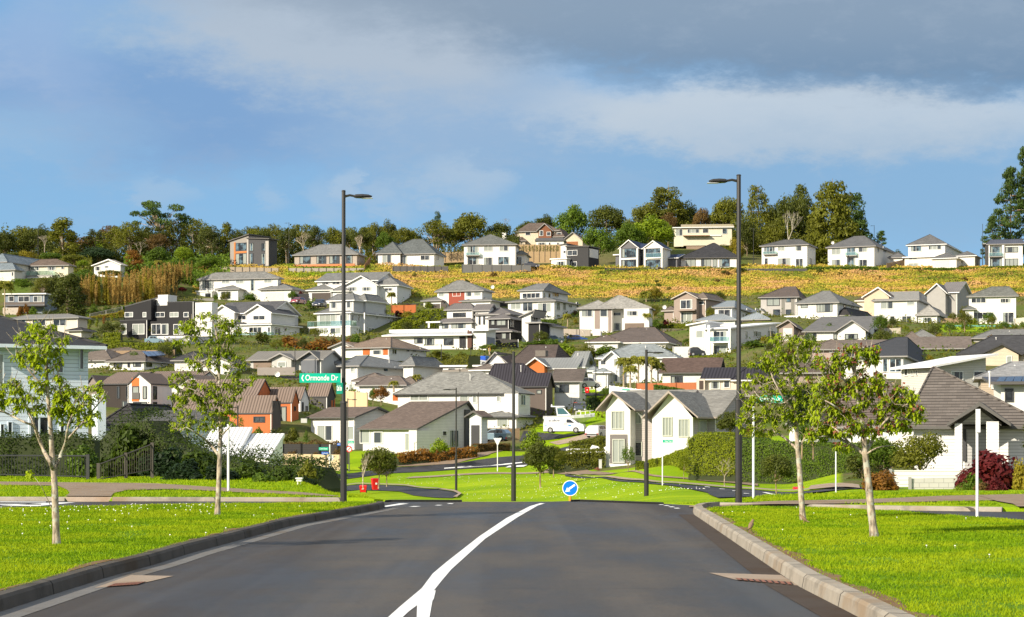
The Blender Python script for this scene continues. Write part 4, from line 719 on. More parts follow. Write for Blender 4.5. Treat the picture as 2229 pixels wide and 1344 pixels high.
# ------------------------------------------------------------ the land
PROF = {
 -500: [(30,.10),(57,.10),(80,.15),(92,-1.2),(110,-2.6),(150,-2.6),(200,.5),(235,2.5),(300,12),(350,18.4),(400,26),(430,33.5),(450,37),(480,42.9),(520,46.5),(620,49),(900,40)],
 650: [(30,.10),(57,.10),(80,.13),(92,-1.2),(110,-2.6),(150,-3),(196,-1.5),(235,.8),(245,2.4),(262,5),(300,12),(350,18.4),(400,26),(430,31.5),(450,36),(475,42.6),(520,45.5),(620,48),(900,40)],
 760: [(30,0),(52,.1),(62,-.1),(100,-2.0),(140,-2.8),(177,-2.9),(200,-2.3),(228,-1.4),(245,.3),(262,3),(300,10),(350,17.5),(400,26),(430,31),(450,36.5),(475,42.5),(520,44.5),(620,47),(900,40)],
 900: [(30,0),(52,0),(60,-.5),(100,-2.3),(140,-2.8),(177,-2.7),(200,-2.2),(228,-1.6),(245,-.6),(262,2.4),(300,9),(350,17),(400,26),(430,31),(450,36.5),(472,42.2),(520,44.5),(620,48),(900,40)],
 1114: [(30,0),(52,0),(60,-.5),(100,-2.4),(130,-2.7),(160,-2.3),(200,-1.9),(225,-1.4),(245,.2),(258,2.3),(300,8),(330,14),(370,20),(400,25.5),(430,30.7),(450,37),(470,42),(500,44.7),(540,53.5),(620,57),(900,45)],
 1500: [(30,0),(50,0),(60,-.4),(100,-1.2),(121,-1.2),(140,-1.3),(160,-1.0),(193,-.6),(240,3.4),(300,11),(350,17.5),(400,26),(430,31),(450,36.5),(470,41.5),(500,45),(540,54.6),(620,57),(900,45)],
 1700: [(30,.09),(52,.09),(56,.05),(75,-.6),(100,-1.0),(130,-1.3),(150,-1.4),(200,3),(250,9),(300,14),(350,20),(400,27.5),(430,32),(450,36.5),(470,42),(500,44),(540,52),(620,55),(900,45)],
 1870: [(30,.09),(57,.09),(80,-.4),(110,-.3),(150,-.5),(178,-.2),(200,4.5),(260,12),(320,17.5),(380,23.5),(410,26.5),(432,32),(450,36.5),(470,42),(520,43.5),(620,45),(900,38)],
 2700: [(30,.09),(57,.09),(80,-.3),(110,0),(150,.8),(200,6),(260,12),(320,17.5),(380,23.5),(410,26.5),(432,32),(450,36.5),(470,42),(520,43.5),(620,45),(900,38)]}
PK = sorted(PROF); AX = np.array(ANCH)
def prof(px, D):
    px = np.asarray(px, float); D = np.asarray(D, float)
    cols = np.array([np.interp(D, [a for a, _ in PROF[k]], [b for _, b in PROF[k]]) for k in PK])
    i = np.clip(np.searchsorted(PK, px) - 1, 0, len(PK) - 2); k0 = np.array(PK)[i]; k1 = np.array(PK)[i + 1]
    f = np.clip((px - k0) / (k1 - k0), 0, 1); f = f * f * (3 - 2 * f); idx = np.arange(D.size).reshape(D.shape)
    c = cols.reshape(len(PK), -1); return (c[i.ravel(), idx.ravel()] * (1 - f.ravel()) + c[(i + 1).ravel(), idx.ravel()] * f.ravel()).reshape(D.shape)
APX = CX + AX[:, 0] * F / AX[:, 1]; ADZ = AX[:, 2] - prof(APX, AX[:, 1])
def land(x, y):                                             # ground height at points
    x = np.atleast_1d(np.asarray(x, float)); y = np.atleast_1d(np.asarray(y, float)); px = CX + x * F / np.maximum(y, 5)
    z = prof(px, y); num = np.zeros_like(z); den = np.full_like(z, .25)
    for (ax, ay, az), dz in zip(AX, ADZ):
        if ay < 130: continue
        w_ = np.exp(-((x - ax) ** 2 + ((y - ay) * np.where(y < ay, 2.2, 1.2)) ** 2) / (2 * 7.5 ** 2)); num += w_ * dz; den += w_
    return z + num / den
def lz(x, y): return float(land(x, y)[0])
def at(px, D, lift=0.0):                                    # the ground point in column px at distance D
    x = (px - CX) * D / F; return Vector((x, D, lz(x, D) + lift))
def onland(px, py, d0=110, d1=520):                         # the first ground point beyond d0 that shows at row py
    Ds = np.arange(d0, d1, .5); xs = (px - CX) * Ds / F; rows = HZ - (land(xs, Ds) - EYE) * F / Ds
    k = np.argmax(rows <= py); D = Ds[k]
    return Vector((xs[k], D, EYE + (HZ - rows[k]) * D / F))
def flat(px, py, z=0.0): D = (EYE - z) * F / (py - HZ); return Vector(((px - CX) * D / F, D, z))
KERB = [(-900, 1089), (0, 1090.5), (160, 1091), (500, 1091.5), (740, 1092), (830, 1092), (1000, 1092.5), (1225, 1092.5), (1245, 1090), (1445, 1097), (1560, 1103), (1700, 1106), (1900, 1110), (2180, 1114), (3200, 1116)]
def dk(px): return 6935 / (np.interp(px, [a for a, _ in KERB], [b for _, b in KERB]) - HZ)

def fnland(t):
    at_ = t.new('ShaderNodeAttribute'); at_.attribute_name = 'tint'; at2 = t.new('ShaderNodeAttribute'); at2.attribute_name = 'lawn'
    p = opos(t); n = t.noise(p, 1.2, 5, .65); n2 = t.noise(p, .12, 4); n3 = t.noise(p, 9, 4, .7)
    lawn = t.mix(n3, (.10, .20, .005), (.25, .38, .008)); lawn = t.mix(t.ramp(n2, .35, .7), lawn, (.28, .38, .010)); lawn = t.mix(t.ramp(n, .62, .75), lawn, (.07, .15, .008))
    wild = t.mix(n, (.5, .5, .5), (1.5, 1.5, 1.5)); wild = t.mix(1.0, at_.outputs['Color'], wild, 'MULTIPLY')
    return princ(t, t.mix(at2.outputs['Fac'], wild, lawn), .9, .04, nrm=bump(t, n3, .6, .08))
M_LAND = mat('land', fnland)
pxs = np.concatenate([np.arange(-1500, -100, 70), np.arange(-100, 2340, 13), np.arange(2340, 3800, 70)])
offs = np.concatenate([[0, .02, .5], np.arange(1.5, 60, 2.0), np.arange(60, 440, 2.2), np.arange(440, 900, 20)])
PXG, OF = np.meshgrid(pxs, offs); DG = dk(PXG) + OF; XG = (PXG - CX) * DG / F; ZG = land(XG, DG)
rngn = np.random.default_rng(3)
ZG[0, :] = -.05
vs = np.stack([XG.ravel(), DG.ravel(), ZG.ravel()], 1); nx = len(pxs); ny = len(offs)
i0 = (np.arange(ny - 1)[:, None] * nx + np.arange(nx - 1)[None]).ravel(); fs = np.stack([i0, i0 + 1, i0 + nx + 1, i0 + nx], 1)
me = bpy.data.meshes.new('hill_ground'); me.from_pydata(vs.tolist(), [], fs.tolist()); me.materials.append(M_LAND)
me.polygons.foreach_set('use_smooth', [True] * len(me.polygons))
lawn = np.zeros(len(vs)); tint = np.zeros((len(vs), 4)); tint[:, 3] = 1
Dv = vs[:, 1]; Pv = PXG.ravel(); nzv = np.array([noise.fractal(Vector((a / 9, b / 5, 0)), .6, 2.0, 4) for a, b in vs[:, :2]])
lawn[(Dv < 236) & (Pv > 690) & (Pv < 1300)] = 1; lawn[(Dv < 85)] = 1; lawn[(Dv < 190) & (Pv >= 1300) & (Pv < 1830)] = 1
for (a, b, d0, d1) in [(1160, 1272, 236, 264), (620, 800, 462, 478), (1260, 1320, 255, 300), (2040, 2180, 350, 384)]: lawn[(Pv > a) & (Pv < b) & (Dv > d0) & (Dv < d1)] = 1
bank = np.clip(np.minimum((Dv - 436) / 5, (474 - Dv) / 3), 0, 1) * (Pv > 430)
g = np.clip(nzv * .9 + .45, 0, 1)[:, None]; gold = (1 - g) * np.array([[.34, .21, .06]]) + g * np.array([[.22, .21, .03]])
base = (1 - g) * np.array([[.13, .115, .05]]) + g * np.array([[.08, .12, .02]])
tint[:, :3] = base * (1 - bank[:, None]) + gold * bank[:, None]
c_ = me.color_attributes.new('tint', 'FLOAT_COLOR', 'POINT'); c_.data.foreach_set('color', tint.ravel())
a_ = me.attributes.new('lawn', 'FLOAT', 'POINT'); a_.data.foreach_set('value', lawn)
me.update(); tagit(link('hill_ground', me), kind='structure')

# roads, paths and kerbs
def fnasph(col, wet=0.35):
    def fn(t):
        p = opos(t); mp = t.new('ShaderNodeMapping'); t.l.new(p, mp.inputs[0]); mp.inputs['Scale'].default_value = (.55, .16, 1)
        big = t.noise(mp.outputs[0], 1.0, 4, .55); fine = t.math('ADD', t.math('MULTIPLY', t.noise(p, 60, 3, .8), .6), t.math('MULTIPLY', t.noise(p, 16, 3, .8), .4)); mid = t.noise(p, 2.2, 5, .6)
        st = t.new('ShaderNodeMapping'); t.l.new(p, st.inputs[0]); st.inputs['Scale'].default_value = (.25, 1.6, 1)
        band = t.noise(st.outputs[0], 1.0, 3, .5)
        damp = t.ramp(big, .33, .66); sx = t.new('ShaderNodeSeparateXYZ'); t.l.new(p, sx.inputs[0]); edge = t.ramp(t.math('ADD', t.math('ABSOLUTE', t.math('SUBTRACT', sx.outputs[0], .2 if col[0] > .06 else 99)), t.math('MULTIPLY', mid, 1.2)), 2.9, 4.1)
        c = t.mix(t.ramp(fine, .36, .64), scl(col, .55), scl(col, 1.5)); c = t.mix(t.math('MULTIPLY', t.ramp(mid, .35, .7), .35), c, scl((col[0] * 1.25, col[1] * 1.05, col[2] * .85), 1.25))
        c = t.mix(t.math('MULTIPLY', damp, .85), c, scl((col[0] * .95, col[1] * .95, col[2]), .42)); c = t.mix(t.math('MULTIPLY', edge, .6 if col[0] > .06 else 0), c, (.026, .018, .014)); c = t.mix(t.math('MULTIPLY', t.ramp(band, .58, .72), .22), c, scl(col, .45))
        if col[0] > .06:
            wy = t.math('ADD', sx.outputs[1], t.math('MULTIPLY', t.noise(p, 1.5, 4), .35))
            for y0_, w0_ in ((21.6, .012), (30.3, .010), (38.6, .014)): c = t.mix(t.math('MULTIPLY', t.math('LESS_THAN', t.math('ABSOLUTE', t.math('SUBTRACT', wy, y0_)), w0_), .7), c, scl(col, .22))
            ls = t.new('ShaderNodeMapping'); t.l.new(p, ls.inputs[0]); ls.inputs['Scale'].default_value = (1.3, .02, 1)
            c = t.mix(t.math('MULTIPLY', t.ramp(t.noise(ls.outputs[0], 1.0, 3), .45, .65), .22), c, scl(col, 1.6))
        v = t.new('ShaderNodeTexVoronoi', feature='DISTANCE_TO_EDGE'); v.inputs['Scale'].default_value = .23; t.l.new(mp.outputs[0], v.inputs['Vector'])
        rough = t.math('SUBTRACT', .84, t.math('MULTIPLY', damp, wet))
        return princ(t, c, rough, .26, nrm=bump(t, fine, .35, .01))
    return fn
M_ASPH = mat('asphalt', fnasph((.070, .064, .058))); M_ASPH2 = mat('asphalt dark', fnasph((.045, .046, .052), .2))
def fnconc(col, joint=False):
    def fn(t):
        p = opos(t); n = t.noise(p, 3, 6, .65); n2 = t.noise(p, 40, 3, .7); c = t.mix(n, scl(col, .6), scl(col, 1.3)); c = t.mix(t.math('MULTIPLY', n2, .4), c, scl(col, .6))
        c = t.mix(t.ramp(t.noise(p, .8, 4), .52, .72), c, scl((col[0] * 1.05, col[1] * .9, col[2] * .75), .7))
        if joint:
            sy = t.new('ShaderNodeSeparateXYZ'); t.l.new(p, sy.inputs[0]); c = t.mix(groove(t, t.math('ADD', sy.outputs[1], t.math('MULTIPLY', sy.outputs[0], .8)), 2.4, .045), c, scl(col, .22))
            c = t.mix(t.math('MULTIPLY', t.ramp(t.noise(p, 1.3, 5, .7), .5, .66), .55), c, scl(col, .38))
        return princ(t, c, .9, .08, nrm=bump(t, n2, .3, .01))
    return fn
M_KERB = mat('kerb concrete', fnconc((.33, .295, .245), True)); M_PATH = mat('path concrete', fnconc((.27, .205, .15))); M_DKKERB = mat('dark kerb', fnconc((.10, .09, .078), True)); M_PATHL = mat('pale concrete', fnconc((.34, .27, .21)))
def fnmark(t):
    p = opos(t); n = t.noise(p, 18, 5, .7); return princ(t, t.mix(t.ramp(n, .60, .72), (.74, .74, .72), (.36, .34, .32)), .6, .3)
M_MARK = mat('road paint', fnmark)
r = MB(); r.poly([(-90, -8, 0), (90, -8, 0), (90, 20, 0), (-90, 20, 0)])
cols_ = [-2200, -900] + list(range(0, 2230, 60)) + [3200, 4400]
for p0, p1 in zip(cols_[:-1], cols_[1:]):
    d0, d1 = float(dk(p0)) + .05, float(dk(p1)) + .05
    r.poly([((p0 - CX) * 20 / F, 20, 0), ((p1 - CX) * 20 / F, 20, 0), ((p1 - CX) * d1 / F, d1, 0), ((p0 - CX) * d0 / F, d0, 0)])
tagit(r.build('road', M_ASPH), kind='structure')
def lerp_list(pts, t_):
    d = [0]
    for a, b in zip(pts[:-1], pts[1:]): d.append(d[-1] + (Vector(b) - Vector(a)).length)
    s = t_ * d[-1]
    for i in range(len(pts) - 1):
        if s <= d[i + 1] or i == len(pts) - 2:
            f = (s - d[i]) / max(1e-9, d[i + 1] - d[i]); return Vector(pts[i]).lerp(Vector(pts[i + 1]), f)
def strip(name, A, B, m, lift=.02, n=40, k=3, drape=False, kind='structure'):
    b = MB(); rows = []
    for i in range(n + 1):
        pa, pb = lerp_list(A, i / n), lerp_list(B, i / n); rows.append([pa.lerp(pb, j / k) for j in range(k + 1)])
    if drape:
        for rw in rows:
            for p in rw: p.z = lz(p.x, p.y)
    for r0, r1 in zip(rows[:-1], rows[1:]):
        for j in range(k): b.poly([r0[j] + Vector((0, 0, lift)), r0[j + 1] + Vector((0, 0, lift)), r1[j + 1] + Vector((0, 0, lift)), r1[j] + Vector((0, 0, lift))])
    o = b.build(name, m, smooth=False)
    if kind: tagit(o, kind=kind)
    return o
def kerb(name, pts, m, w_=.15, h=.13, side=1, z0=0.0, n=60, seg=1.2):      # side +1: the kerb body lies to the left of the walking direction
    b = MB(); P_ = [lerp_list(pts, i / n) for i in range(n + 1)]; prev = None
    for i, p in enumerate(P_):
        d = (P_[min(i + 1, n)] - P_[max(i - 1, 0)]); d.z = 0; d.normalize(); q = Vector((-d.y, d.x, 0)) * side
        ring = [p + Vector((0, 0, z0 - .1)), p + Vector((0, 0, z0)), p + q * .02 + Vector((0, 0, z0 + h - .03)), p + q * .05 + Vector((0, 0, z0 + h)), p + q * w_ + Vector((0, 0, z0 + h + .004)), p + q * w_ + Vector((0, 0, z0 - .1))]
        if prev:
            for j in range(5): b.poly([prev[j], prev[j + 1], ring[j + 1], ring[j]])
        if i in (0, n): b.poly(ring)
        prev = ring
    o = b.build(name, m); tagit(o, kind='structure'); return o
LK = [flat(*q) for q in [(-190, 1392), (0, 1332.5), (134, 1289), (234, 1257), (334, 1230.5), (411, 1206), (501, 1182), (635, 1145), (745, 1125), (815, 1112), (838, 1107)]]
LKT = LK + [flat(838, 1104.5)]
RK = [flat(*q) for q in [(2150, 1500), (1860, 1339), (1739, 1277), (1614, 1191), (1540, 1140), (1511, 1120.7)]]
RKT = RK + [flat(1508, 1114), flat(1520, 1109), flat(1550, 1107)]
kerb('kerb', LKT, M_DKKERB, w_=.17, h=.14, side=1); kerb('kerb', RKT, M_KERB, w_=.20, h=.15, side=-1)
off = lambda pts, dx: [p + Vector((dx, 0, 0)) for p in pts]
strip('gutter', off(LK, .01), off(LK, .34), mat('gutter dark', fnconc((.17, .165, .16))), .004); strip('gutter', off(RK, -.34), off(RK, -.01), mat('gutter brown', fnconc((.075, .06, .05))), .004)
def ngon(name, pts, m, lift=0.0, kind='structure', parent=None):
    b = MB(); b.poly([Vector(p) + Vector((0, 0, lift)) for p in pts]); o = b.build(name, m, parent)
    if kind: tagit(o, kind=kind)
    return o
LI = [p + Vector((-.15, 0, .13)) for p in LK] + [Vector((-3.16, 47.28, .13)), flat(790, 1093.8, .13), flat(745, 1094.5, .13), flat(470, 1097, .13), flat(130, 1103, .13), flat(0, 1107, .13), flat(-900, 1130, .13), Vector((-30, 17, .13)), Vector((-12, 12, .13))]
RI = [p + Vector((.18, 0, .14)) for p in RK] + [flat(1534, 1107, .14), flat(1600, 1103, .14), flat(1750, 1104, .14), flat(1950, 1113, .14), flat(2229, 1134, .14), flat(2800, 1175, .14), Vector((13, 17, .14)), Vector((6, 9, .14))]
def fngrass(t):
    p = opos(t); n = t.noise(p, 2.0, 4); n3 = t.noise(p, 35, 4, .8); n2 = t.noise(p, .35, 3)
    c = t.mix(n3, (.05, .12, .006), (.20, .36, .010)); c = t.mix(t.ramp(n2, .4, .65), c, (.18, .30, .010)); c = t.mix(t.math('MULTIPLY', t.ramp(n, .6, .75), .6), c, (.07, .15, .008))
    return princ(t, c, .9, .1, nrm=bump(t, n3, .9, .04))
M_GRASS = mat('lawn', fngrass)
ngon('lawn', LI, M_GRASS); ngon('lawn', RI, M_GRASS)
M_SOIL = mat('soil', fnconc((.20, .13, .07)))
for kk, (K_, sgn) in enumerate(((RK, 1), (LK, -1))):
    so = MB(); ps = [lerp_list(K_, i / 90) for i in range(91)]; wd_ = [max(.02, .24 * noise.fractal(Vector((p.y * .45, kk * 9, 0)), .7, 2.0, 4) + (.16 if kk == 0 else .03)) for p in ps]
    for i in range(90): a, b = ps[i], ps[i + 1]; so.poly([(a.x + sgn * .19, a.y, .1435), (b.x + sgn * .19, b.y, .1435), (b.x + sgn * (.19 + wd_[i + 1]), b.y, .1435), (a.x + sgn * (.19 + wd_[i]), a.y, .1435)])
    tagit(so.build('bare_soil', M_SOIL), kind='structure')
# hidden sides of the raised lawns away from the kerbs
def skirt(pts, m):
    b = MB()
    for a, c in zip(pts[:-1], pts[1:]): b.poly([a, c, (c[0], c[1], -.05), (a[0], a[1], -.05)])
    tagit(b.build('lawn_edge', m), kind='structure')
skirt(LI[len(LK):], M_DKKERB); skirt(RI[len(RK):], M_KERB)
# road line that forks towards the viewer
lm = MB(); La = [(800, 1400), (844.3, 1344), (870, 1321), (895, 1300), (918, 1280.7), (942, 1248.7), (972, 1223.5), (1043, 1168), (1103, 1127.6), (1154, 1102), (1176, 1095.6)]
Lb = [(855, 1365), (876, 1344), (890, 1331), (908, 1317.7), (948.6, 1285.7), (960.4, 1265.5), (982, 1240), (1056, 1173), (1127, 1126), (1170.7, 1100.7), (1186, 1096)]
def quadstrip(b, A, B, z=.004):
    for i in range(len(A) - 1): b.poly([flat(*A[i], z), flat(*B[i], z), flat(*B[i + 1], z), flat(*A[i + 1], z)])
quadstrip(lm, La[:5], Lb[:4] + [(936, 1296)]); quadstrip(lm, [(905, 1400), (907, 1344), (908, 1317.7), (914, 1302)], [(936, 1400), (935, 1344), (941, 1310), (944.6, 1300)]); quadstrip(lm, La[4:], [(936, 1296)] + Lb[5:])
lm.poly([flat(x, y, .0042) for x, y in [(893, 1302), (918, 1280.7), (948.6, 1285.7), (944, 1305), (925, 1314), (908, 1317.7)]])
lm.poly([flat(908, 1317.7, .0045), flat(936, 1296, .0045), flat(948.6, 1285.7, .0045), flat(941, 1310, .0045)])
tagit(lm.build('road_marking', M_MARK), kind='structure')
m = MB()
for A in [[(828, 1103), (842, 1103.5), (890, 1096.5), (870, 1096)], [(890, 1103.5), (905, 1103.5), (917, 1102), (900, 1102)], [(946, 1100.5), (957, 1100.7), (964, 1099.6), (952, 1099.4)], [(972, 1097), (984, 1097.3), (988, 1096), (978, 1095.8)],
          [(0, 1093.5), (100, 1094), (100, 1092.5), (0, 1092)], [(0, 1101), (80, 1102), (165, 1094), (120, 1094)], [(0, 1099), (90, 1099), (90, 1097.5), (0, 1097.2)],
          [(1433, 1098.4), (1442, 1098.2), (1446, 1099), (1437, 1099.4)], [(1444, 1100.3), (1453, 1100.2), (1459, 1101.2), (1449, 1101.6)], [(1454, 1103), (1464, 1102.8), (1470, 1104), (1460, 1104.4)], [(1466, 1106), (1476, 1105.7), (1482, 1107), (1471, 1107.4)]]:
    m.poly([flat(*q, .005) for q in A])
tagit(m.build('road_marking', M_MARK), kind='structure')
# the stormwater grates beside both kerbs
def grate(label, quad, slot):
    t0 = sum((flat(*q) for q in quad), Vector()) / 4; e = empty('storm_drain', t0, 0, label, 'drain')
    b = MB(); b.poly([flat(*q, .006) - t0 for q in quad]); b.build('apron', M_PATHL, e)
    g_ = MB(); g_.poly([flat(*q, .009) - t0 for q in slot]); g_.build('pit_shade', m_plain((.01, .008, .007), .9), e); g_ = MB(); A, B, C_, D_ = [flat(*q, .014) - t0 for q in slot]  # the pit is a flat black sheet, its shade put into the colour
    for i in range(9):
        f0, f1 = (i + .1) / 9, (i + .75) / 9; g_.poly([A.lerp(B, f0), A.lerp(B, f1), D_.lerp(C_, f1), D_.lerp(C_, f0)])
    g_.build('grate', m_plain((.22, .085, .05), .8), e)
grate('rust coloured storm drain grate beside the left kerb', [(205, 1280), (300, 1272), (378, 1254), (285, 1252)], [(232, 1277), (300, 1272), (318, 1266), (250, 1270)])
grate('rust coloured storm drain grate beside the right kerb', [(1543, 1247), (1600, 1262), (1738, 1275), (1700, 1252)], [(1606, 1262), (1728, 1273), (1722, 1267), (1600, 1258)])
# left verge: path, driveway, kerb
fl = lambda L, z=.105: [flat(x, y, z) for x, y in L]
for kq in ([(-900, 1089), (0, 1090.5), (140, 1091)], [(244, 1091.2), (500, 1091.7), (742, 1092.2)]): kerb('kerb', [flat(x, y + .3, 0) for x, y in kq], M_KERB, h=.105, side=1, n=30)
strip('path', fl([(-700, 1050), (0, 1051), (150, 1052.5), (330, 1054), (400, 1058), (480, 1063), (600, 1070), (740, 1077)]), fl([(-700, 1057), (0, 1058), (115, 1059), (330, 1066), (420, 1068), (500, 1072), (600, 1076), (735, 1082)]), M_PATH, .022, k=4, drape=True)
strip('driveway', fl([(120, 1057), (146, 1068), (152, 1075), (142, 1082)]), fl([(390, 1066), (275, 1069), (248, 1075), (242, 1082)]), M_PATH, .03, drape=True)
DA = [flat(140, 1081.8, .13), flat(244, 1082, .13), flat(236, 1092.6, .008), flat(148, 1092.4, .008)]; ngon('driveway', DA, M_PATHL)
# right verge
kr = [flat(x, y + .5, 0) for x, y in [(1540, 1102.5), (1700, 1106), (1900, 1110), (2180, 1114)]]
kerb('kerb', kr, M_KERB, h=.10, side=1, n=30)
strip('path', fl([(1500, 1093), (1560, 1093), (1700, 1091), (1900, 1087), (2050, 1080), (2229, 1076), (2700, 1072)]), fl([(1500, 1096.5), (1560, 1097.5), (1750, 1098), (1850, 1096.5), (2000, 1093), (2150, 1090), (2700, 1086)]), M_PATH, .022, k=4, drape=True)
strip('driveway', fl([(2130, 1080), (2170, 1092), (2205, 1098), (2215, 1104)]), fl([(2330, 1076), (2500, 1088), (2500, 1098), (2500, 1104)]), M_PATH, .03, drape=True)
# the dark kerbs across the crest
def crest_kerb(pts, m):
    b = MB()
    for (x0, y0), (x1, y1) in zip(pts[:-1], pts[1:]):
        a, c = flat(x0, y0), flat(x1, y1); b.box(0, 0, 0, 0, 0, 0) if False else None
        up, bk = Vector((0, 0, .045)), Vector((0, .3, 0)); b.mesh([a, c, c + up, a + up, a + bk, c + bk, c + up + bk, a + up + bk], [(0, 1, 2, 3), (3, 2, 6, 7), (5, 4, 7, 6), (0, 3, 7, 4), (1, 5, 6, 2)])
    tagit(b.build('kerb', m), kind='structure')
M_CREST = m_plain((.006, .006, .006), .9); crest_kerb([(838, 1093.5), (850, 1092.6), (1005, 1093)], M_CREST); crest_kerb([(1243, 1092.4), (1262, 1092), (1445, 1098.4)], M_CREST)  # near-black colour for the crest kerbs
# beyond the crest
o_ = onland
def dr(name, A, B, m, d0=110, lift=.05, n=40, k=3): return strip(name, [o_(x, y, d0) for x, y in A], [o_(x, y, d0) for x, y in B], m, lift, n, k, True)
dr('road', [(640, 1040), (720, 1032), (843, 1019), (990, 1012), (1151, 992), (1262, 962)], [(640, 1052), (720, 1042), (860, 1031), (1000, 1023), (1141, 1015), (1200, 1000), (1290, 975)], M_ASPH2, 140)
dr('road', [(690, 1054), (780, 1055), (880, 1059), (950, 1066), (990, 1072), (1002, 1079)], [(690, 1067), (780, 1068), (868, 1071), (900, 1080), (950, 1085), (985, 1086)], M_ASPH2, 115)
dr('path', [(690, 1053), (780, 1054), (880, 1058), (950, 1065), (992, 1071), (1005, 1078), (995, 1086)], [(690, 1054.6), (780, 1055.8), (880, 1060), (947, 1067), (986, 1073), (998, 1079), (986, 1086)], M_PATHL, 115, .14)
dr('road', [(1230, 1034), (1320, 1042), (1400, 1049), (1500, 1058), (1560, 1063.5), (1640, 1069), (1750, 1073), (2000, 1074)], [(1230, 1038), (1320, 1046), (1400, 1052), (1470, 1060), (1540, 1074), (1563, 1086), (1640, 1088), (2000, 1088)], M_ASPH2, 80)
dr('path', [(1230, 1030), (1320, 1040), (1400, 1046.5), (1500, 1055), (1560, 1060.5), (1640, 1066), (1750, 1070), (1870, 1071)], [(1230, 1032), (1320, 1042), (1400, 1049), (1500, 1058), (1560, 1063.5), (1640, 1069), (1750, 1073), (1870, 1074)], M_PATHL, 80, .12)
dr('path', [(1200, 1020), (1280, 1025), (1400, 1033), (1500, 1042), (1600, 1050), (1650, 1055)], [(1180, 1028), (1280, 1034), (1400, 1036), (1500, 1045), (1600, 1054), (1650, 1060)], M_PATH, 80, .06)
dr('driveway', [(1765, 1060), (1870, 1059)], [(1758, 1068), (1872, 1067)], M_PATHL, 80, .07, 10)
dr('path', [(850, 1012), (960, 1003), (1060, 985), (1150, 973)], [(850, 1018), (990, 1012), (1060, 993), (1150, 979)], M_PATH, 150, .06)
dr('path', [(900, 1039), (1000, 1033), (1060, 1030), (1200, 1027)], [(880, 1043), (1000, 1036), (1060, 1033), (1200, 1030)], M_PATHL, 140, .06)
dr('driveway', [(1140, 940), (1200, 945), (1270, 946)], [(1130, 962), (1200, 958), (1262, 948)], M_ASPH2, 246, .06)
dr('path', [(1195, 965), (1280, 945), (1312, 942)], [(1215, 970), (1285, 955), (1320, 950)], M_PATHL, 236, .07)
dr('driveway', [(1262, 858), (1330, 855)], [(1262, 866), (1340, 862)], M_ASPH2, 262, .08)
b = MB()
for pts in [[(967, 1022.5), (1100, 1014), (1162, 1008), (1160, 1007), (1100, 1012.4), (967, 1021)], [(1100, 1020), (1140, 1018), (1148, 1014), (1108, 1016)]]:
    b.poly([o_(x, y, 140) + Vector((0, 0, .09)) for x, y in pts])
for x, y in [(1540, 1063), (1572, 1067.5), (1600, 1072), (1625, 1078)]: b.poly([o_(x + q, y + e, 80) + Vector((0, 0, .08)) for q, e in [(-6, -.6), (6, .4), (5, 1.2), (-6, .3)]])
b.poly([o_(x, y, 70) + Vector((0, 0, .08)) for x, y in [(1659, 1076), (1668, 1076), (1690, 1081), (1680, 1081.5)]])
tagit(b.build('road_marking', M_MARK), kind='structure')
for lab, pts in [('hillside street', [(600, 1000)])]: pass

# ------------------------------------------------------------ plants
def leafmesh(name, C_, N_, S_, V_, m, rng, asp=.5, extra=None):      # one small rhombic leaf per point
    n = len(C_); N_ = N_ / np.maximum(1e-6, np.linalg.norm(N_, axis=1, keepdims=True))
    r = rng.normal(size=(n, 3)); t1 = np.cross(N_, r); t1 /= np.maximum(1e-6, np.linalg.norm(t1, axis=1, keepdims=True)); t2 = np.cross(N_, t1); S = S_[:, None]
    v = np.stack([C_ + t1 * S, C_ + t2 * S * asp, C_ - t1 * S, C_ - t2 * S * asp], 1).reshape(-1, 3)
    me = bpy.data.meshes.new(name); me.vertices.add(4 * n); me.vertices.foreach_set('co', v.ravel()); me.loops.add(4 * n); me.loops.foreach_set('vertex_index', np.arange(4 * n, dtype=np.int32))
    me.polygons.add(n); me.polygons.foreach_set('loop_start', np.arange(0, 4 * n, 4, dtype=np.int32))
    try: me.polygons.foreach_set('loop_total', np.full(n, 4, dtype=np.int32))
    except Exception: pass
    a = me.attributes.new('v', 'FLOAT', 'FACE'); a.data.foreach_set('value', V_.astype(np.float32)); me.materials.append(m); me.update(calc_edges=True); return me
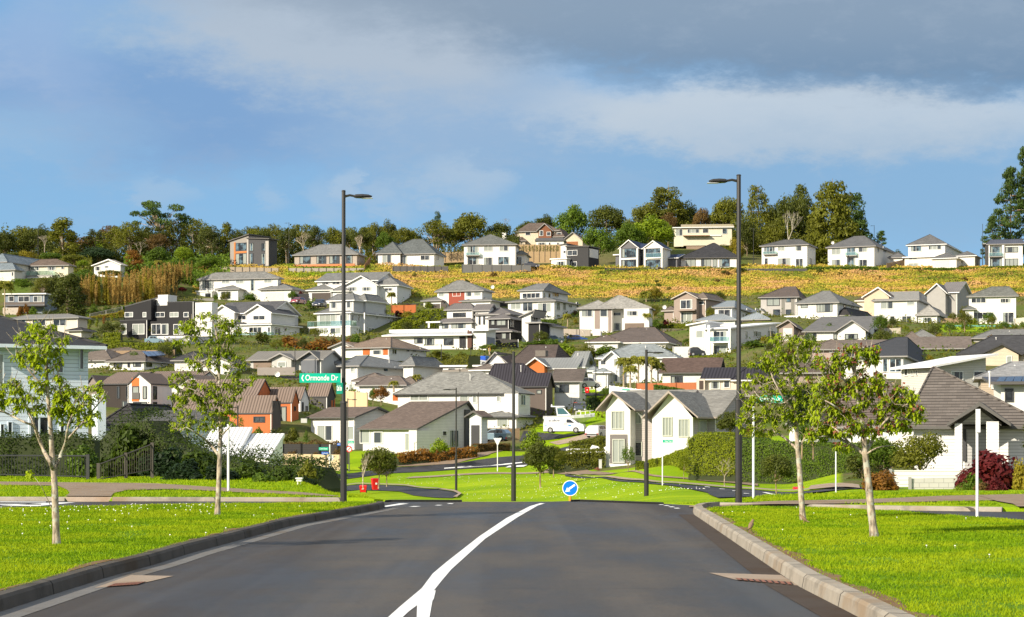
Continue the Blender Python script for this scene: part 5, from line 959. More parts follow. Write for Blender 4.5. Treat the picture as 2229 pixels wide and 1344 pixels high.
def clumps(kind, rng):                                             # clump centres and radii in a crown one unit high
    out = []
    if kind == 'broad':
        for i in range(38):
            d = rng.normal(size=3); d /= np.linalg.norm(d); d[2] = abs(d[2]) * 1.3 - .45; q = rng.uniform(.6, 1)
            out.append((np.array([0, 0, .56]) + d * np.array([.38, .38, .36]) * q, np.array([.13, .13, .09]) * rng.uniform(.7, 1.3)))
        out.append((np.array([0, 0, .55]), np.array([.28, .28, .28])))
    elif kind == 'umb':
        for i in range(34):
            an = rng.uniform(0, 6.28); q = math.sqrt(rng.uniform(0, 1)) * .42
            out.append((np.array([math.cos(an) * q, math.sin(an) * q, .82 - q * q * 1.2 + rng.uniform(-.34, .06)]), np.array([.14, .14, .085]) * rng.uniform(.7, 1.3)))
    elif kind == 'tall':
        for i in range(34):
            z = rng.uniform(.12, .95); rr = .22 * math.sin(math.pi * min(1, (z + .05)) ** .8) + .05; an = rng.uniform(0, 6.28)
            out.append((np.array([math.cos(an) * rr * .7, math.sin(an) * rr * .7, z]), np.array([.11, .11, .09]) * rng.uniform(.7, 1.2)))
    elif kind == 'cone':
        for k in range(15):
            z = .10 + .86 * k / 15; rr = .40 * (1 - z) ** .55 + .02; m_ = max(4, int(14 * (1 - z)) + 3)
            for j in range(m_):
                an = rng.uniform(0, 6.28); q = rr * rng.uniform(.6, 1.08)
                out.append((np.array([math.cos(an) * q, math.sin(an) * q, z + rng.uniform(-.03, .02) - q * .10]), np.array([.10, .10, .045]) * rng.uniform(.8, 1.3)))
        out.append((np.array([0, 0, .35]), np.array([.24, .24, .28])))
    elif kind == 'pine':                                             # open layered pine
        for k in range(17):
            z = .12 + .85 * k / 17; rr = (.34 * (1 - z) ** .6 + .03)
            for j in range(6):
                an = rng.uniform(0, 6.28); q = rr * rng.uniform(.35, 1.2); out.append((np.array([math.cos(an) * q, math.sin(an) * q, z + q * .12]), np.array([.09, .09, .03]) * rng.uniform(.7, 1.2)))
    elif kind == 'open':
        for k in range(34):
            an = rng.uniform(0, 6.28); q = math.sqrt(rng.uniform(.05, 1)) * .56; out.append((np.array([math.cos(an) * q, math.sin(an) * q, .86 - q * q * .9 + rng.uniform(-.16, .08)]), np.array([.12, .12, .045]) * rng.uniform(.7, 1.3)))
    elif kind == 'bush':
        for i in range(16):
            d = rng.normal(size=3); d /= np.linalg.norm(d); d[2] = abs(d[2]); out.append((d * np.array([.42, .42, .62]) * rng.uniform(.5, 1) + np.array([0, 0, .08]), np.array([.2, .2, .2]) * rng.uniform(.7, 1.2)))
        out.append((np.array([0, 0, .35]), np.array([.36, .36, .36])))
    elif kind == 'column':
        for i in range(18):
            z = i / 18 * .9 + .06; an = rng.uniform(0, 6.28); rr = .12 * math.sin(math.pi * (z * .8 + .15)); out.append((np.array([math.cos(an) * rr, math.sin(an) * rr, z]), np.array([.17, .17, .09])))
    elif kind == 'reed':
        for i in range(30):
            an = rng.uniform(0, 6.28); q = math.sqrt(rng.uniform(0, 1)) * .45; out.append((np.array([math.cos(an) * q, math.sin(an) * q, rng.uniform(.2, .75)]), np.array([.035, .035, .3])))
    return out
TMC = {}
def crownmesh(kind, col, seed, n, leaf):
    key = (kind, col, seed, n, leaf)
    if key in TMC: return TMC[key]
    rng = np.random.default_rng(seed * 77 + len(kind)); cl = clumps(kind, rng); w_ = np.array([c[1][0] * c[1][2] for c in cl]) ** .8; w_ /= w_.sum()
    idx = rng.choice(len(cl), n, p=w_); cc = np.array([c[0] for c in cl])[idx]; rr = np.array([c[1] for c in cl])[idx]
    d = rng.normal(size=(n, 3)); d /= np.linalg.norm(d, axis=1, keepdims=True); q = rng.uniform(.45, 1.0, (n, 1)) ** .6 * rng.choice([1, 1, 1, 1.18], (n, 1))
    if kind == 'reed': d[:, 2] *= 1.0
    C_ = cc + d * rr * q; N_ = d + rng.normal(size=(n, 3)) * .45 + np.array([0, 0, .25])
    if kind == 'reed': N_[:, 2] *= .1
    cv = rng.uniform(0, .55, len(cl))[idx]; V_ = np.clip(cv + rng.uniform(0, .45, n), 0, 1)
    S_ = leaf * rng.uniform(.6, 1.3, n); me = leafmesh('crown', C_, N_, S_, V_, leafmat(col), rng, .16 if kind == 'reed' else .55)
    b = MB(); bs = rng.uniform(-.03, .03, 4); tr = .022 if kind in ('broad', 'umb') else .016
    if kind in ('umb', 'open'):
        for k in range(1 if kind == 'open' else 3): 
            x0 = (k - 1) * .035 if kind != 'open' else 0; fk = np.array([x0 * 2.5, bs[k], .40]); b.tube([(x0, 0, 0), tuple(fk * .6 + np.array([0, 0, 0])), tuple(fk)], [tr, tr * .8, tr * .65], 5)
            for c in cl[k::3] if kind != 'open' else cl: b.tube([tuple(fk), tuple((fk + c[0]) / 2 + np.array([0, 0, .03])), tuple(c[0])], [tr * .5, tr * .3, tr * .15], 4)
    elif kind in ('broad', 'tall'):
        b.tube([(0, 0, 0), (bs[0], bs[1], .3), (bs[2], bs[3], .62)], [tr, tr * .7, tr * .3], 6)
        for c in cl[:9]: b.tube([(bs[0], bs[1], .28), tuple((np.array([bs[0], bs[1], .3]) + c[0]) / 2), tuple(c[0])], [tr * .45, tr * .3, tr * .12], 4)
    elif kind in ('cone', 'pine'):
        b.tube([(0, 0, 0), (0, 0, .5), (0, 0, .97)], [tr, tr * .7, tr * .15], 6)
        for c in cl[::2 if kind == 'pine' else 5]: b.tube([(0, 0, c[0][2]), tuple(c[0])], [tr * .35, tr * .12], 4)
    else:
        for k in range(4): b.tube([(0, 0, -.05), (rng.uniform(-.2, .2), rng.uniform(-.2, .2), .5)], [.02, .008], 4)
    tm = bpy.data.meshes.new('trunk'); tm.from_pydata(b.v, [], b.f); tm.materials.append(m_bark((.30, .22, .14) if kind != 'pine' else (.26, .17, .11))); tm.update()
    TMC[key] = (me, tm); return me, tm
NLEAF = {'broad': (5200, .022), 'umb': (4200, .022), 'tall': (3800, .022), 'cone': (9500, .018), 'pine': (8000, .016), 'open': (4600, .018), 'bush': (1100, .055), 'column': (1000, .035), 'reed': (2600, .05)}
REL = {'broad': .92, 'umb': .84, 'tall': .56, 'cone': .70, 'pine': .74, 'open': 1.12, 'bush': 1.1, 'column': .55, 'reed': 1.05}
def plant(name, kind, col, px, base, top, D, wpx, label, cat='tree', group='trees on the ridge', seed=0, dens=1.0, onl=False):
    s = D / F; hgt = (base - top) * s * (1.04 if name == 'tree' else 1); wd = wpx * s; n, lf = NLEAF[kind]; n = int(n * dens)
    cm, tm = crownmesh(kind, col, seed % 4, n, lf)
    loc = at(px, D) if onl else P(px, base, D); sc = wd / REL[kind]
    e = empty(name, loc, random.uniform(0, 6.28), label, cat, group); e.scale = (sc, sc, hgt)
    link('crown' if cat == 'tree' else 'foliage', cm, e)
    if cat == 'tree' or kind in ('column',): link('trunk', tm, e)
    return e
T = lambda kind, col, px, base, top, D, w_, label, seed=0, **k: plant('tree', kind, col, px, base, top, D, w_, label, seed=seed, **k)
B_ = lambda col, px, base, top, D, w_, label, seed=0, kind='bush', g='garden shrubs', name='shrub', **k: plant(name, kind, col, px, base, top, D, w_, label, 'shrub', g, seed, **k)
# --- ridge trees, left to right
def wood(px0, px1, D0, D1, h0, h1, n, seed, col, label):            # understorey that closes the wood below the crowns
    rng = np.random.default_rng(seed); D = rng.uniform(D0, D1, n); px = rng.uniform(px0, px1, n); x = (px - CX) * D / F; z = land(x, D)
    hh = np.array([h0 + (h1 - h0) * (.5 + noise.fractal(Vector((a / 5, b / 9, seed)), .7, 2.0, 3)) for a, b in zip(x, D)]); C_ = np.stack([x, D, z + hh * rng.uniform(0, 1, n) ** .8], 1)
    me = leafmesh('understorey', C_, rng.normal(size=(n, 3)) + np.array([0, -.5, .5]), .30 * rng.uniform(.5, 1.4, n), rng.uniform(0, 1, n), leafmat(col), rng, .6); tagit(link('understorey', me), label, 'wood', kind='stuff')
wood(-80, 640, 522, 560, 3.5, 10.5, 70000, 1, 'dark', 'dark understorey of the wood on the left ridge'); wood(640, 920, 522, 560, 2.5, 8.5, 30000, 8, 'olive', 'olive understorey behind the brick and peaked houses'); wood(920, 1130, 522, 560, 1.5, 6.5, 18000, 2, 'dark', 'dark understorey behind the white ridge houses'); wood(1590, 1880, 540, 590, 3.5, 11.0, 30000, 9, 'olive', 'olive understorey below the tall conifers right of the lamp'); wood(1130, 1600, 556, 600, 1.5, 6.0, 24000, 3, 'dark', 'dark understorey below the tall trees on the ridge')
wood(-80, 200, 452, 505, .8, 3.2, 12000, 4, 'olive', 'scrubby bushes below the far left wood'); wood(270, 500, 440, 505, .8, 3.4, 16000, 5, 'green', 'leafy scrub on the slope left of the timber house')
far = 'dense olive green ridge tree in the wood left of the timber house'
for i, (k, c, px, base, top, w_, lab) in enumerate([
 ('broad','dark',10,580,492,60,'dark ridge tree cut by the left edge of the photo'),('broad','olive',48,580,484,80,'broad olive ridge tree second from the left edge'),('broad','dark',88,575,484,56,'dark olive ridge tree behind the pale bare tree'),
 ('tall','olive',135,572,479,80,'tall rounded olive tree left of the lime green tree'),('umb','brown',172,575,506,60,'brownish small ridge tree just left of the lime tree'),
 ('broad','lime',215,572,507,74,'bright lime crowned tree above the small white gabled house'),('broad','blue',214,585,535,96,'blue green spreading bush tree under the lime tree'),
 ('umb','dark',205,545,495,34,'small dark tree top just behind the lime tree'),('umb','brown',240,560,481,46,'reddish brown ridge tree right of the lime tree'),('umb','olive',282,570,478,60,'olive tree left of the big open pine'),
 ('open','pine',347,560,427,125,'tallest open crowned pine with spreading limbs on the left ridge'),('umb','brown',305,578,497,58,'brown crowned tree below the left side of the big pine'),
 ('umb','brown',345,575,500,50,'brown crowned tree under the middle of the big pine'),('umb','olive',378,575,480,60,'olive tree under the right side of the big pine'),('umb','olive',425,578,470,80,'large olive tree with pale dead limbs right of the big pine'),
 ('umb','dark',462,578,484,50,'dark tree right of the large olive tree'),('tall','olive',490,575,487,44,'slim olive tree just left of the timber house'),('broad','olive',548,560,486,60,'olive tree behind the roof of the timber house'),
 ('broad','dark',572,560,492,44,'dark tree behind the right end of the timber house roof'),('umb','olive',598,570,480,42,'upright olive tree between the timber house and the first ridge lamp'),('umb','olive',655,572,477,66,'olive tree with white forked trunks left of the brick house roof'),
 ('umb','dark',690,572,488,50,'dark spreading tree above the brick house roof'),('umb','olive',727,572,488,42,'olive tree above the brick house left of the lamp post'),('umb','olive',760,572,488,42,'olive tree just right of the tall left lamp post'),
 ('umb','dark',785,574,483,46,'dark tree with thin bare trunks right of the left lamp post'),('umb','olive',815,575,481,50,'olive tree behind the gap left of the white peaked house'),('broad','olive',845,570,474,54,'highest olive tree over the white peaked house'),
 ('broad','green',838,570,500,50,'green bushy tree in front of the highest olive tree'),('broad','olive',878,565,484,50,'olive tree behind the roof peak of the white house'),
 ('umb','dark',112,575,498,60,'dark ridge tree between the bare tree and the tall rounded tree'),('umb','dark',625,574,490,50,'dark tree right behind the first ridge lamp'),('umb','dark',515,574,492,44,'dark tree behind the left edge of the timber house')]):
    T(k, c, px, base, top, 520 + (i % 3) * 12, w_, lab, i)
for i, (k, c, px, base, top, D, w_, lab) in enumerate([
 ('cone','blue',953,545,458,560,22,'thin pointed conifer top left of the pyramid roofed house'),('umb','olive',950,562,474,540,78,'olive tree left of the white pyramid roofed house'),('broad','olive',1025,560,457,545,96,'large rounded olive tree behind the pyramid roof'),
 ('broad','dark',1085,555,474,550,60,'dark tree left of the cream gabled house'),('broad','dark',1150,530,478,590,60,'low dark tree behind the ridge of the cream gabled house'),('broad','dark',1187,525,464,590,56,'dark green tree behind the right roof of the cream gabled house'),
 ('broad','green',1246,560,439,570,88,'big fresh green round tree behind the cream gabled house'),('broad','dark',1322,545,433,580,90,'big dark domed tree between the green tree and the lime trees'),
 ('broad','green',1303,585,487,500,80,'bright green tree in front of the dark domed tree'),('broad','lime',1420,570,463,520,110,'large yellow green tree behind the twin gabled house'),('broad','green',1370,575,478,515,80,'pale green tree left of the large yellow green tree'),
 ('broad','olive',1412,550,428,570,80,'olive tree left of the tallest tree above the yellow green tree'),('cone','olive',1455,550,403,575,100,'tall layered olive conifer above the cream flat eaved house'),('broad','dark',1495,545,432,580,60,'dark tree right of the layered olive conifer'),
 ('broad','brown',1455,545,457,560,50,'brownish tree between the yellow green tree and the cream house'),('broad','olive',1585,540,414,575,86,'dense olive tree behind the cream house near the right lamp post'),('broad','brown',1527,530,446,565,44,'brown leafed tree directly behind the cream house roof'),
 ('cone','olive',1650,585,399,560,66,'narrow tall olive conifer right of the right lamp post'),('broad','dark',1625,580,470,530,60,'dark tree hidden behind the right lamp post'),('broad','dark',1715,585,402,560,90,'tall dark tree with a pale bare tree before it'),
 ('tall','dark',1745,560,405,575,50,'slim dark tree left of the largest conifer'),('broad','olive',1690,590,470,540,60,'olive tree behind the white house right of the lamp post'),
 ('cone','olive',1812,612,391,530,118,'largest dense olive conifer with yellowish lower branches'),('cone','pine',1850,600,415,560,92,'dark shaded conifer merging with the right side of the largest one'),('tall','green',1918,535,503,560,26,'small round tree top right of the ridge lamp'),
 ('broad','dark',1952,590,541,500,32,'low dark tree between two white ridge houses'),('pine','pine',2200,585,365,500,80,'tall layered pine near the right edge of the photo'),('pine','pine',2236,590,320,505,70,'tallest pine cut by the right edge of the photo'),
 ('broad','dark',1685,585,430,570,60,'dark tree behind the pale bare tree, beside the narrow conifer'),('broad','olive',1775,590,440,572,60,'olive tree filling the gap left of the largest conifer'),('cone','dark',1760,590,425,580,50,'dark pointed conifer between the bare tree and the largest conifer'),('broad','dark',1560,540,450,580,60,'dark tree low behind the cream house roof'),
 ('broad','olive',1375,560,470,575,60,'olive tree between the dome shaped tree and the pale green tree'),('broad','olive',990,560,485,550,60,'olive tree in the dip left of the large rounded tree'),('broad','dark',900,560,500,545,60,'low dark tree right of the white peaked house roof'),('umb','dark',330,570,482,530,70,'dark crown directly under the big open pine'),('umb','olive',255,572,488,530,60,'olive crown behind the reddish brown ridge tree'),('umb','dark',70,575,490,530,60,'dark crown between the first olive ridge trees'),('umb','olive',575,570,490,535,60,'olive crown behind the timber house'),('umb','dark',742,572,492,535,60,'dark crown hidden by the left lamp post'),('umb','olive',800,572,490,535,60,'olive crown between the lamp post and the peaked house'),('umb','dark',450,572,490,530,50,'dark crown between the large olive tree and the slim one'),
 ('pine','pine',2160,580,470,495,48,'short pine left of the two tall pines'),('broad','dark',1240,590,552,478,34,'dark round shrub tree below the planted terraces'),
 ('broad','gold',1603,590,510,520,34,'yellowish tree behind the right lamp post'),('broad','olive',1570,585,530,500,60,'olive shrub tree beside the garage of the cream house')]):
    T(k, c, px, base, top, D, w_, lab, i + 1, dens=1.5 if k == 'cone' and w_ > 90 else 1.0)
# bare trees on the ridge
def bare(px, base, top, D, wpx, label, seed=0, col=(.42, .34, .27), depth=4):
    rng = random.Random(seed); s = D / F; H_ = (base - top) * s; Wd = wpx * s; m = MB()
    def br(p, d, ln, r, k):
        q = p + d * ln; m.tube([p, (p + q) / 2 + Vector((rng.uniform(-.03, .03), rng.uniform(-.03, .03), 0)) * ln, q], [r, r * .8, r * .6], 5 if k > 2 else 3, cap=False)
        if k == 0: return
        for i in range(3 if k > 1 else 3):
            nd = (d + Vector((rng.uniform(-.8, .8) * Wd / H_ * 1.3, rng.uniform(-.7, .7) * Wd / H_, rng.uniform(-.1, .35)))).normalized(); br(q, nd, ln * rng.uniform(.6, .85), r * .55, k - 1)
    br(Vector((0, 0, 0)), Vector((0, 0, 1)), H_ * .30, H_ * .022, depth)
    e = empty('bare_tree', P(px, base, D), 0, label, 'tree'); m.build('trunk', m_bark(col), e); return e
bare(97, 550, 505, 512, 36, 'pale leafless tree in front of the dark wood at far left', 1); bare(305, 562, 520, 510, 40, 'grey leafless tree under the big open pine', 2); bare(1717, 560, 440, 535, 60, 'pale leafless tree in front of the tall dark tree', 3, (.38, .34, .26))
bare(420, 530, 500, 512, 24, 'white dead limbs in front of the large olive tree', 4, (.5, .42, .33), 3); bare(1100, 500, 468, 560, 40, 'thin leafless twigs above the chimney of the cream house', 5, (.2, .16, .14))
bare(660, 560, 500, 512, 40, 'white forked bare trunks above the brick house', 6, (.5, .4, .3)); bare(1272, 735, 712, 368, 18, 'white leafless tree before the parked blue cars', 7, (.6, .55, .5)); bare(783, 560, 505, 512, 26, 'thin pale trunks beside the left lamp post', 8, (.5, .4, .3))
# --- left slope vegetation
for i, (k, c, px, base, top, D, w_, lab, nm) in enumerate([
 ('broad','dark',30,585,545,480,90,'dark olive bush mass under the far left ridge trees','tree'),('broad','gold',62,600,540,470,50,'golden orange leafed tree above the brown hip roof','tree'),('broad','green',112,575,548,475,60,'green bush left of the blue green tree','tree'),('broad','olive',160,580,552,470,60,'olive bush left below the blue green tree','tree'),
 ('broad','lime',180,590,563,452,30,'small lime yellow tree beside the white gabled house','tree'),('tall','rust',290,600,546,445,46,'rust brown conical tree right of the white gabled house','tree'),('broad','lime',290,585,545,460,44,'yellow green tree behind the rust brown tree','tree'),
 ('broad','green',345,590,535,468,60,'green spreading tree below the big pine','tree'),('broad','lime',400,585,530,472,50,'pale cabbage like tree crown under the olive wood','tree'),('broad','green',455,595,555,468,56,'fresh green round bush left of the timber house','tree'),
 ('broad','dark',135,690,590,415,90,'big dark tree over the brown hip roofed house','tree'),('broad','green',178,655,582,430,90,'green round tree below the white gabled house','tree'),('tall','dark',150,706,600,400,84,'tall near black tree beside the blue grey bungalow','tree'),
 ('broad','dark',380,650,578,435,44,'dark olive tree at the right end of the golden reeds','tree'),('broad','dark',412,640,590,445,50,'dark bush left of the long white house','tree'),('broad','red',397,640,624,432,22,'small reddish bush at the end of the reeds','tree'),
 ('broad','olive',240,610,585,436,60,'olive bush in front of the white gabled house','tree'),('broad','green',50,640,603,428,60,'olive green tree below the left balcony house','tree'),('umb','olive',92,665,598,412,38,'small tree with bare stems beside the bungalow','tree'),
 ('bush','rust',45,688,660,398,20,'low rust brown shrub before the bungalow deck','shrub'),('bush','rust',58,684,654,398,18,'taller rust brown shrub before the bungalow deck','shrub'),('bush','green',72,686,662,396,24,'green shrub before the bungalow deck','shrub'),
 ('bush','green',440,690,665,400,30,'green shrub by the white box wall of the black house','shrub'),('broad','green',637,660,632,424,24,'dark green tree beside the double garage','tree'),('bush','red',655,650,630,428,20,'dark red shrub near the parked red car','shrub'),
 ('bush','green',545,654,632,424,36,'flowering shrub before the entry of the long white house','shrub'),('bush','green',470,652,635,424,14,'small round tree before the long white house','shrub'),
 ('bush','gold',885,693,672,398,40,'golden yellow shrub left of the clipped green hedge','shrub'),('bush','red',868,690,672,400,26,'red leafed shrub beside the golden shrub','shrub'),('bush','gold',1352,660,640,440,70,'yellow green scrub at the foot of the golden bank','shrub'),
 ('broad','gold',1425,665,622,432,40,'orange tinted tree at the foot of the bank behind the taupe house','tree'),('bush','green',1430,712,690,372,24,'dark green shrub between the palms and the taupe house','shrub'),('bush','red',1449,708,692,375,18,'bright red shrub left of the taupe gabled house','shrub'),
 ('bush','gold',1687,708,681,372,30,'yellow variegated shrub behind the white roofed house','shrub'),('broad','olive',1275,830,742,330,60,'leafy tree above the blue grey roof','tree'),('broad','brown',1283,840,776,310,34,'brown leafed tree beside the grey metal roof','tree'),
 ('broad','shade',1293,926,850,268,34,'dark rounded tree right of the parked boat','tree'),('broad','green',1320,870,842,272,34,'green bush above the dark rounded tree','tree'),('bush','green',1955,718,700,372,36,'round green shrub in front of the wide pale house','shrub'),
 ('bush','green',1990,718,704,372,50,'second clipped green shrub in front of the wide pale house','shrub'),('bush','green',2025,718,704,372,40,'rightmost green shrub in front of the wide pale house','shrub'),('bush','brown',2100,742,712,352,40,'dry brown shrub below the green netting','shrub'),
 ('broad','rust',830,884,838,262,42,'russet topped clipped tree beside the low brown roofs','tree'),('broad','green',812,884,842,264,22,'green tree left of the russet topped tree','tree'),('bush','rust',640,768,722,340,96,'russet hedge like shrubs below the white three level house','shrub'),
 ('bush','rust',700,768,726,340,90,'russet shrubs below the grey weatherboard house','shrub'),('bush','rust',745,766,728,342,60,'russet shrubs behind the left lamp post on the slope','shrub'),('bush','green',772,750,720,345,30,'small pale leafed tree against the grey weatherboard house','shrub'),
 ('bush','olive',955,785,757,328,70,'white flecked hedge shrubs below the long pavilion house','shrub'),('bush','olive',1005,790,760,325,60,'olive hedge shrubs right of the white flecked ones','shrub'),('bush','green',1060,760,745,335,50,'low green garden plants before the black cube house','shrub'),
 ('bush','green',1165,752,738,350,60,'green clipped shrub row beside the blue cars','shrub'),('bush','lime',1235,772,740,340,60,'yellow green shrub row left of the brown tiled bungalow','shrub'),('bush','green',1320,775,745,330,80,'garden shrubs along the brown tiled bungalow','shrub'),
 ('bush','olive',1290,812,790,312,26,'olive shrub near the orange gable','shrub'),('bush','green',1640,755,735,318,60,'shrubs right of the white roofed modern house','shrub'),('bush','olive',570,745,715,345,40,'shrub hidden behind the second street tree','shrub')]):
    plant(nm, k, c, px, base, top, D, w_, lab, 'tree' if nm == 'tree' else 'shrub', 'trees and bushes on the slope', i)
for i, (px, base, top, w_) in enumerate([(190, 690, 600, 60), (220, 692, 598, 60), (252, 690, 596, 62), (285, 680, 598, 62), (318, 672, 600, 62), (345, 662, 606, 52), (240, 640, 592, 60), (300, 650, 588, 70), (335, 640, 580, 60), (360, 640, 572, 70), (400, 610, 570, 50)]):
    plant('reed_clump', 'reed', 'reed' if i not in (1, 4) else 'gold', px, base, top, 418 + i * 1.5, w_, 'golden bamboo reeds growing on the slope above the black house', 'reeds', 'golden reeds above the black house', i)
for i, (px, w_) in enumerate([(182, 46), (205, 40), (232, 44), (262, 46), (290, 40), (318, 36)]):
    plant('shrub', 'bush', 'green', px, 694 - (i > 3) * 10, 655 - (i > 3) * 6, 408, w_, 'green leafy growth along the foot of the golden reeds', 'shrub', 'green growth below the reeds', i)
# garden shrubs nobody could tell apart, scattered between the hillside houses
rg = random.Random(42); cnt = 0
while cnt < 168:
    px, D = rg.uniform(-20, 2250), rg.uniform(262, 434); x = (px - CX) * D / F
    if min(math.hypot(x - a[0] + 3, (D - a[1] + 4)) for a in ANCH) < 7.5: continue
    wpx = rg.choice([rg.uniform(9, 22), rg.uniform(18, 44)]) * 330 / D; b_ = at(px, D); py = HZ - (b_.z - EYE) * F / D; c_ = rg.choice(['olive', 'green', 'green', 'hedge', 'gold', 'dark', 'brown'])
    plant('shrub', 'bush', c_, px, py + 2, py - wpx * rg.uniform(.6, 1.1), D, wpx, {'olive': 'leafy olive garden shrub between the hillside houses', 'green': 'leafy green garden shrub between the hillside houses', 'hedge': 'leafy bright yellow green garden shrub between the hillside houses', 'gold': 'leafy golden garden shrub between the hillside houses', 'dark': 'leafy dark garden shrub between the hillside houses', 'brown': 'leafy brownish garden shrub between the hillside houses'}[c_], 'shrub', 'small ' + c_ + ' garden shrubs between the hillside houses', cnt, .7, onl=True); cnt += 1
for i in range(30):
    px, D = rg.uniform(620, 2220), rg.uniform(441, 467); b_ = at(px, D); py = HZ - (b_.z - EYE) * F / D; wpx = rg.uniform(8, 26)
    plant('shrub', 'bush', ['dark', 'olive', 'brown'][i % 3], px, py + 1, py - wpx * .55, D, wpx, ['dark', 'olive', 'brownish'][i % 3] + ' scrub bush growing on the golden bank', 'shrub', ['dark', 'olive', 'brownish'][i % 3] + ' scrub on the golden bank', i, .6, onl=True)
cnt = 0
while cnt < 80:
    px, D = rg.uniform(20, 2220), rg.uniform(270, 430); x = (px - CX) * D / F
    if min(math.hypot(x - a[0] + 3, (D - a[1] + 4)) for a in ANCH) < 8.5: continue
    wpx = rg.uniform(24, 46) * 330 / D; b_ = at(px, D); py = HZ - (b_.z - EYE) * F / D; c_ = rg.choice(['olive', 'green', 'dark'])
    plant('tree', 'broad', c_, px, py + 2, py - wpx * rg.uniform(.9, 1.2), D, wpx, {'olive': 'olive', 'green': 'green', 'dark': 'dark'}[c_] + ' leafy garden tree growing between the hillside houses', 'tree', c_ + ' garden trees between the hillside houses', cnt, .5, onl=True); cnt += 1

# ------------------------------------------------------------ hedges and near shrubs
def hedge(label, px0, px1, top, base, D0, D1, depth, col, lf=.05, dens=260, name='hedge', cat='hedge', group='clipped hedges', rough=.06, tops=None, onl=False):
    a, b_ = P(px0, base, D0), P(px1, base, D1)
    if onl: a, b_ = at(px0, D0), at(px1, D1)
    rng = np.random.default_rng(int(px0) + int(top)); L = (b_ - a); Lh = Vector((L.x, L.y, 0)); ln = Lh.length; u = Lh.normalized(); v = Vector((-u.y, u.x, 0))
    if v.y < 0: v = -v
    def hz(t): 
        if tops: pt = np.interp(px0 + (px1 - px0) * t, [q[0] for q in tops], [q[1] for q in tops])
        else: pt = top
        D = D0 + (D1 - D0) * t; return EYE + (HZ - pt) * D / F
    e = empty(name, a, 0, label, cat, group); n = int(dens * ln * (1.5 + depth)); n = min(n, 26000)
    t = rng.uniform(0, 1, n); wh = rng.uniform(0, 1, n); fr = rng.choice(3, n, p=[.55, .33, .12]); base_z = a.z + L.z * t - .1; topz = np.array([hz(q) for q in np.linspace(0, 1, 60)])[(t * 59).astype(int)]
    d = np.where(fr == 0, 0, rng.uniform(0, depth, n)); zz = np.where(fr == 1, 1.0, rng.uniform(0, 1, n) ** .9)
    wob = np.array([noise.noise(Vector((q * ln * .8, w_ * 3, label.__len__()))) for q, w_ in zip(t, zz)]) * rough * 3
    d = np.where(fr == 2, depth, d); tt = t * ln
    C_ = np.stack([u.x * tt + v.x * (d - wob), u.y * tt + v.y * (d - wob), base_z - a.z + (topz - base_z) * zz + np.where(fr == 1, wob, 0)], 1); C_ += rng.normal(size=C_.shape) * rough * .5
    N_ = np.where((fr == 1)[:, None], np.array([[0, 0, 1]]), np.array([[-v.x, -v.y, .3]])) + rng.normal(size=(n, 3)) * .55
    V_ = np.clip(rng.uniform(0, .8, n) + wob * 1.0, 0, 1); link('foliage', leafmesh('foliage', C_, N_, lf * rng.uniform(.7, 1.3, n), V_, leafmat(col), rng, .6), e)
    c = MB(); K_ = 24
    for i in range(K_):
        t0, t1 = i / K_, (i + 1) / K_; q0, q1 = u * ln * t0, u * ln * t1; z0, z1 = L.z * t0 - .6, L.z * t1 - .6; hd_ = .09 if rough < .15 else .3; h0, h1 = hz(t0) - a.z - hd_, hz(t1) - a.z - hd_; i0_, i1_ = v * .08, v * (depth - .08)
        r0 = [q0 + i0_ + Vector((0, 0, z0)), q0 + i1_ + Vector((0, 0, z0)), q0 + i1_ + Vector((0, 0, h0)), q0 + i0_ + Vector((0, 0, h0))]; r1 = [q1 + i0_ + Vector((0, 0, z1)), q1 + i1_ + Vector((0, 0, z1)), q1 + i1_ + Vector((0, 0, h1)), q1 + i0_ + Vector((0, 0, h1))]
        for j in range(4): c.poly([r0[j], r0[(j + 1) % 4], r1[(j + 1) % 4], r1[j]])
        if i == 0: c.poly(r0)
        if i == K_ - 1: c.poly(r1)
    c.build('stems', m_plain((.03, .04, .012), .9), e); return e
hedge('clipped green hedge under the black and white house on the ridge', 1196, 1316, 582, 592, 468, 466, 1.5, 'hedge', .22, 40); hedge('clipped green hedge before the low charcoal roofed house', 1459, 1600, 583, 594, 465, 465, 1.5, 'hedge', .22, 40)
hedge('dark green hedge along the right part of the ridge', 1756, 1912, 582, 594, 465, 465, 1.5, 'green', .22, 36); hedge('darker low hedge before the stepped cream house', 1918, 2080, 584, 594, 465, 465, 1.5, 'green', .22, 36)
hedge('bright yellow green hedge at the right end of the ridge', 2080, 2300, 583, 594, 465, 465, 1.5, 'hedge', .22, 36, tops=[(2080, 584), (2229, 578), (2300, 576)])
hedge('tall clipped hedge stepping up beside the white and black cube houses', 852, 972, 674, 716, 372, 372, 2.5, 'hedge', .2, 50, tops=[(852, 706), (890, 690), (925, 676), (972, 673)], rough=.15)
hedge('low clipped hedge row in front of the black timber house', 195, 375, 747, 762, 312, 306, 1.2, 'hedge', .14, 60); hedge('short clipped hedge turning beside the garage of the black house', 352, 398, 748, 768, 300, 312, 1.2, 'hedge', .14, 60, tops=[(352, 768), (398, 748)])
hedge('bright clipped cube hedge left of the black timber house', 225, 262, 725, 740, 322, 322, 2, 'hedge', .14, 60); hedge('lower bright hedge strip left of the black timber house', 225, 262, 742, 748, 320, 320, 1.5, 'hedge', .14, 60)
hedge('thin yellow green hedge climbing beside the black house', 192, 270, 690, 690, 352, 352, 1, 'gold', .14, 60, tops=[(192, 691), (255, 681), (272, 672)])
for i, x in enumerate([195, 211, 227, 243, 255]): B_('hedge' if i != 2 else 'rust', x, 718 - i * 6, 694 - i * 3, 350, 9, 'narrow column shrub under the climbing hedge', i, 'column', 'column shrubs under the climbing hedge')
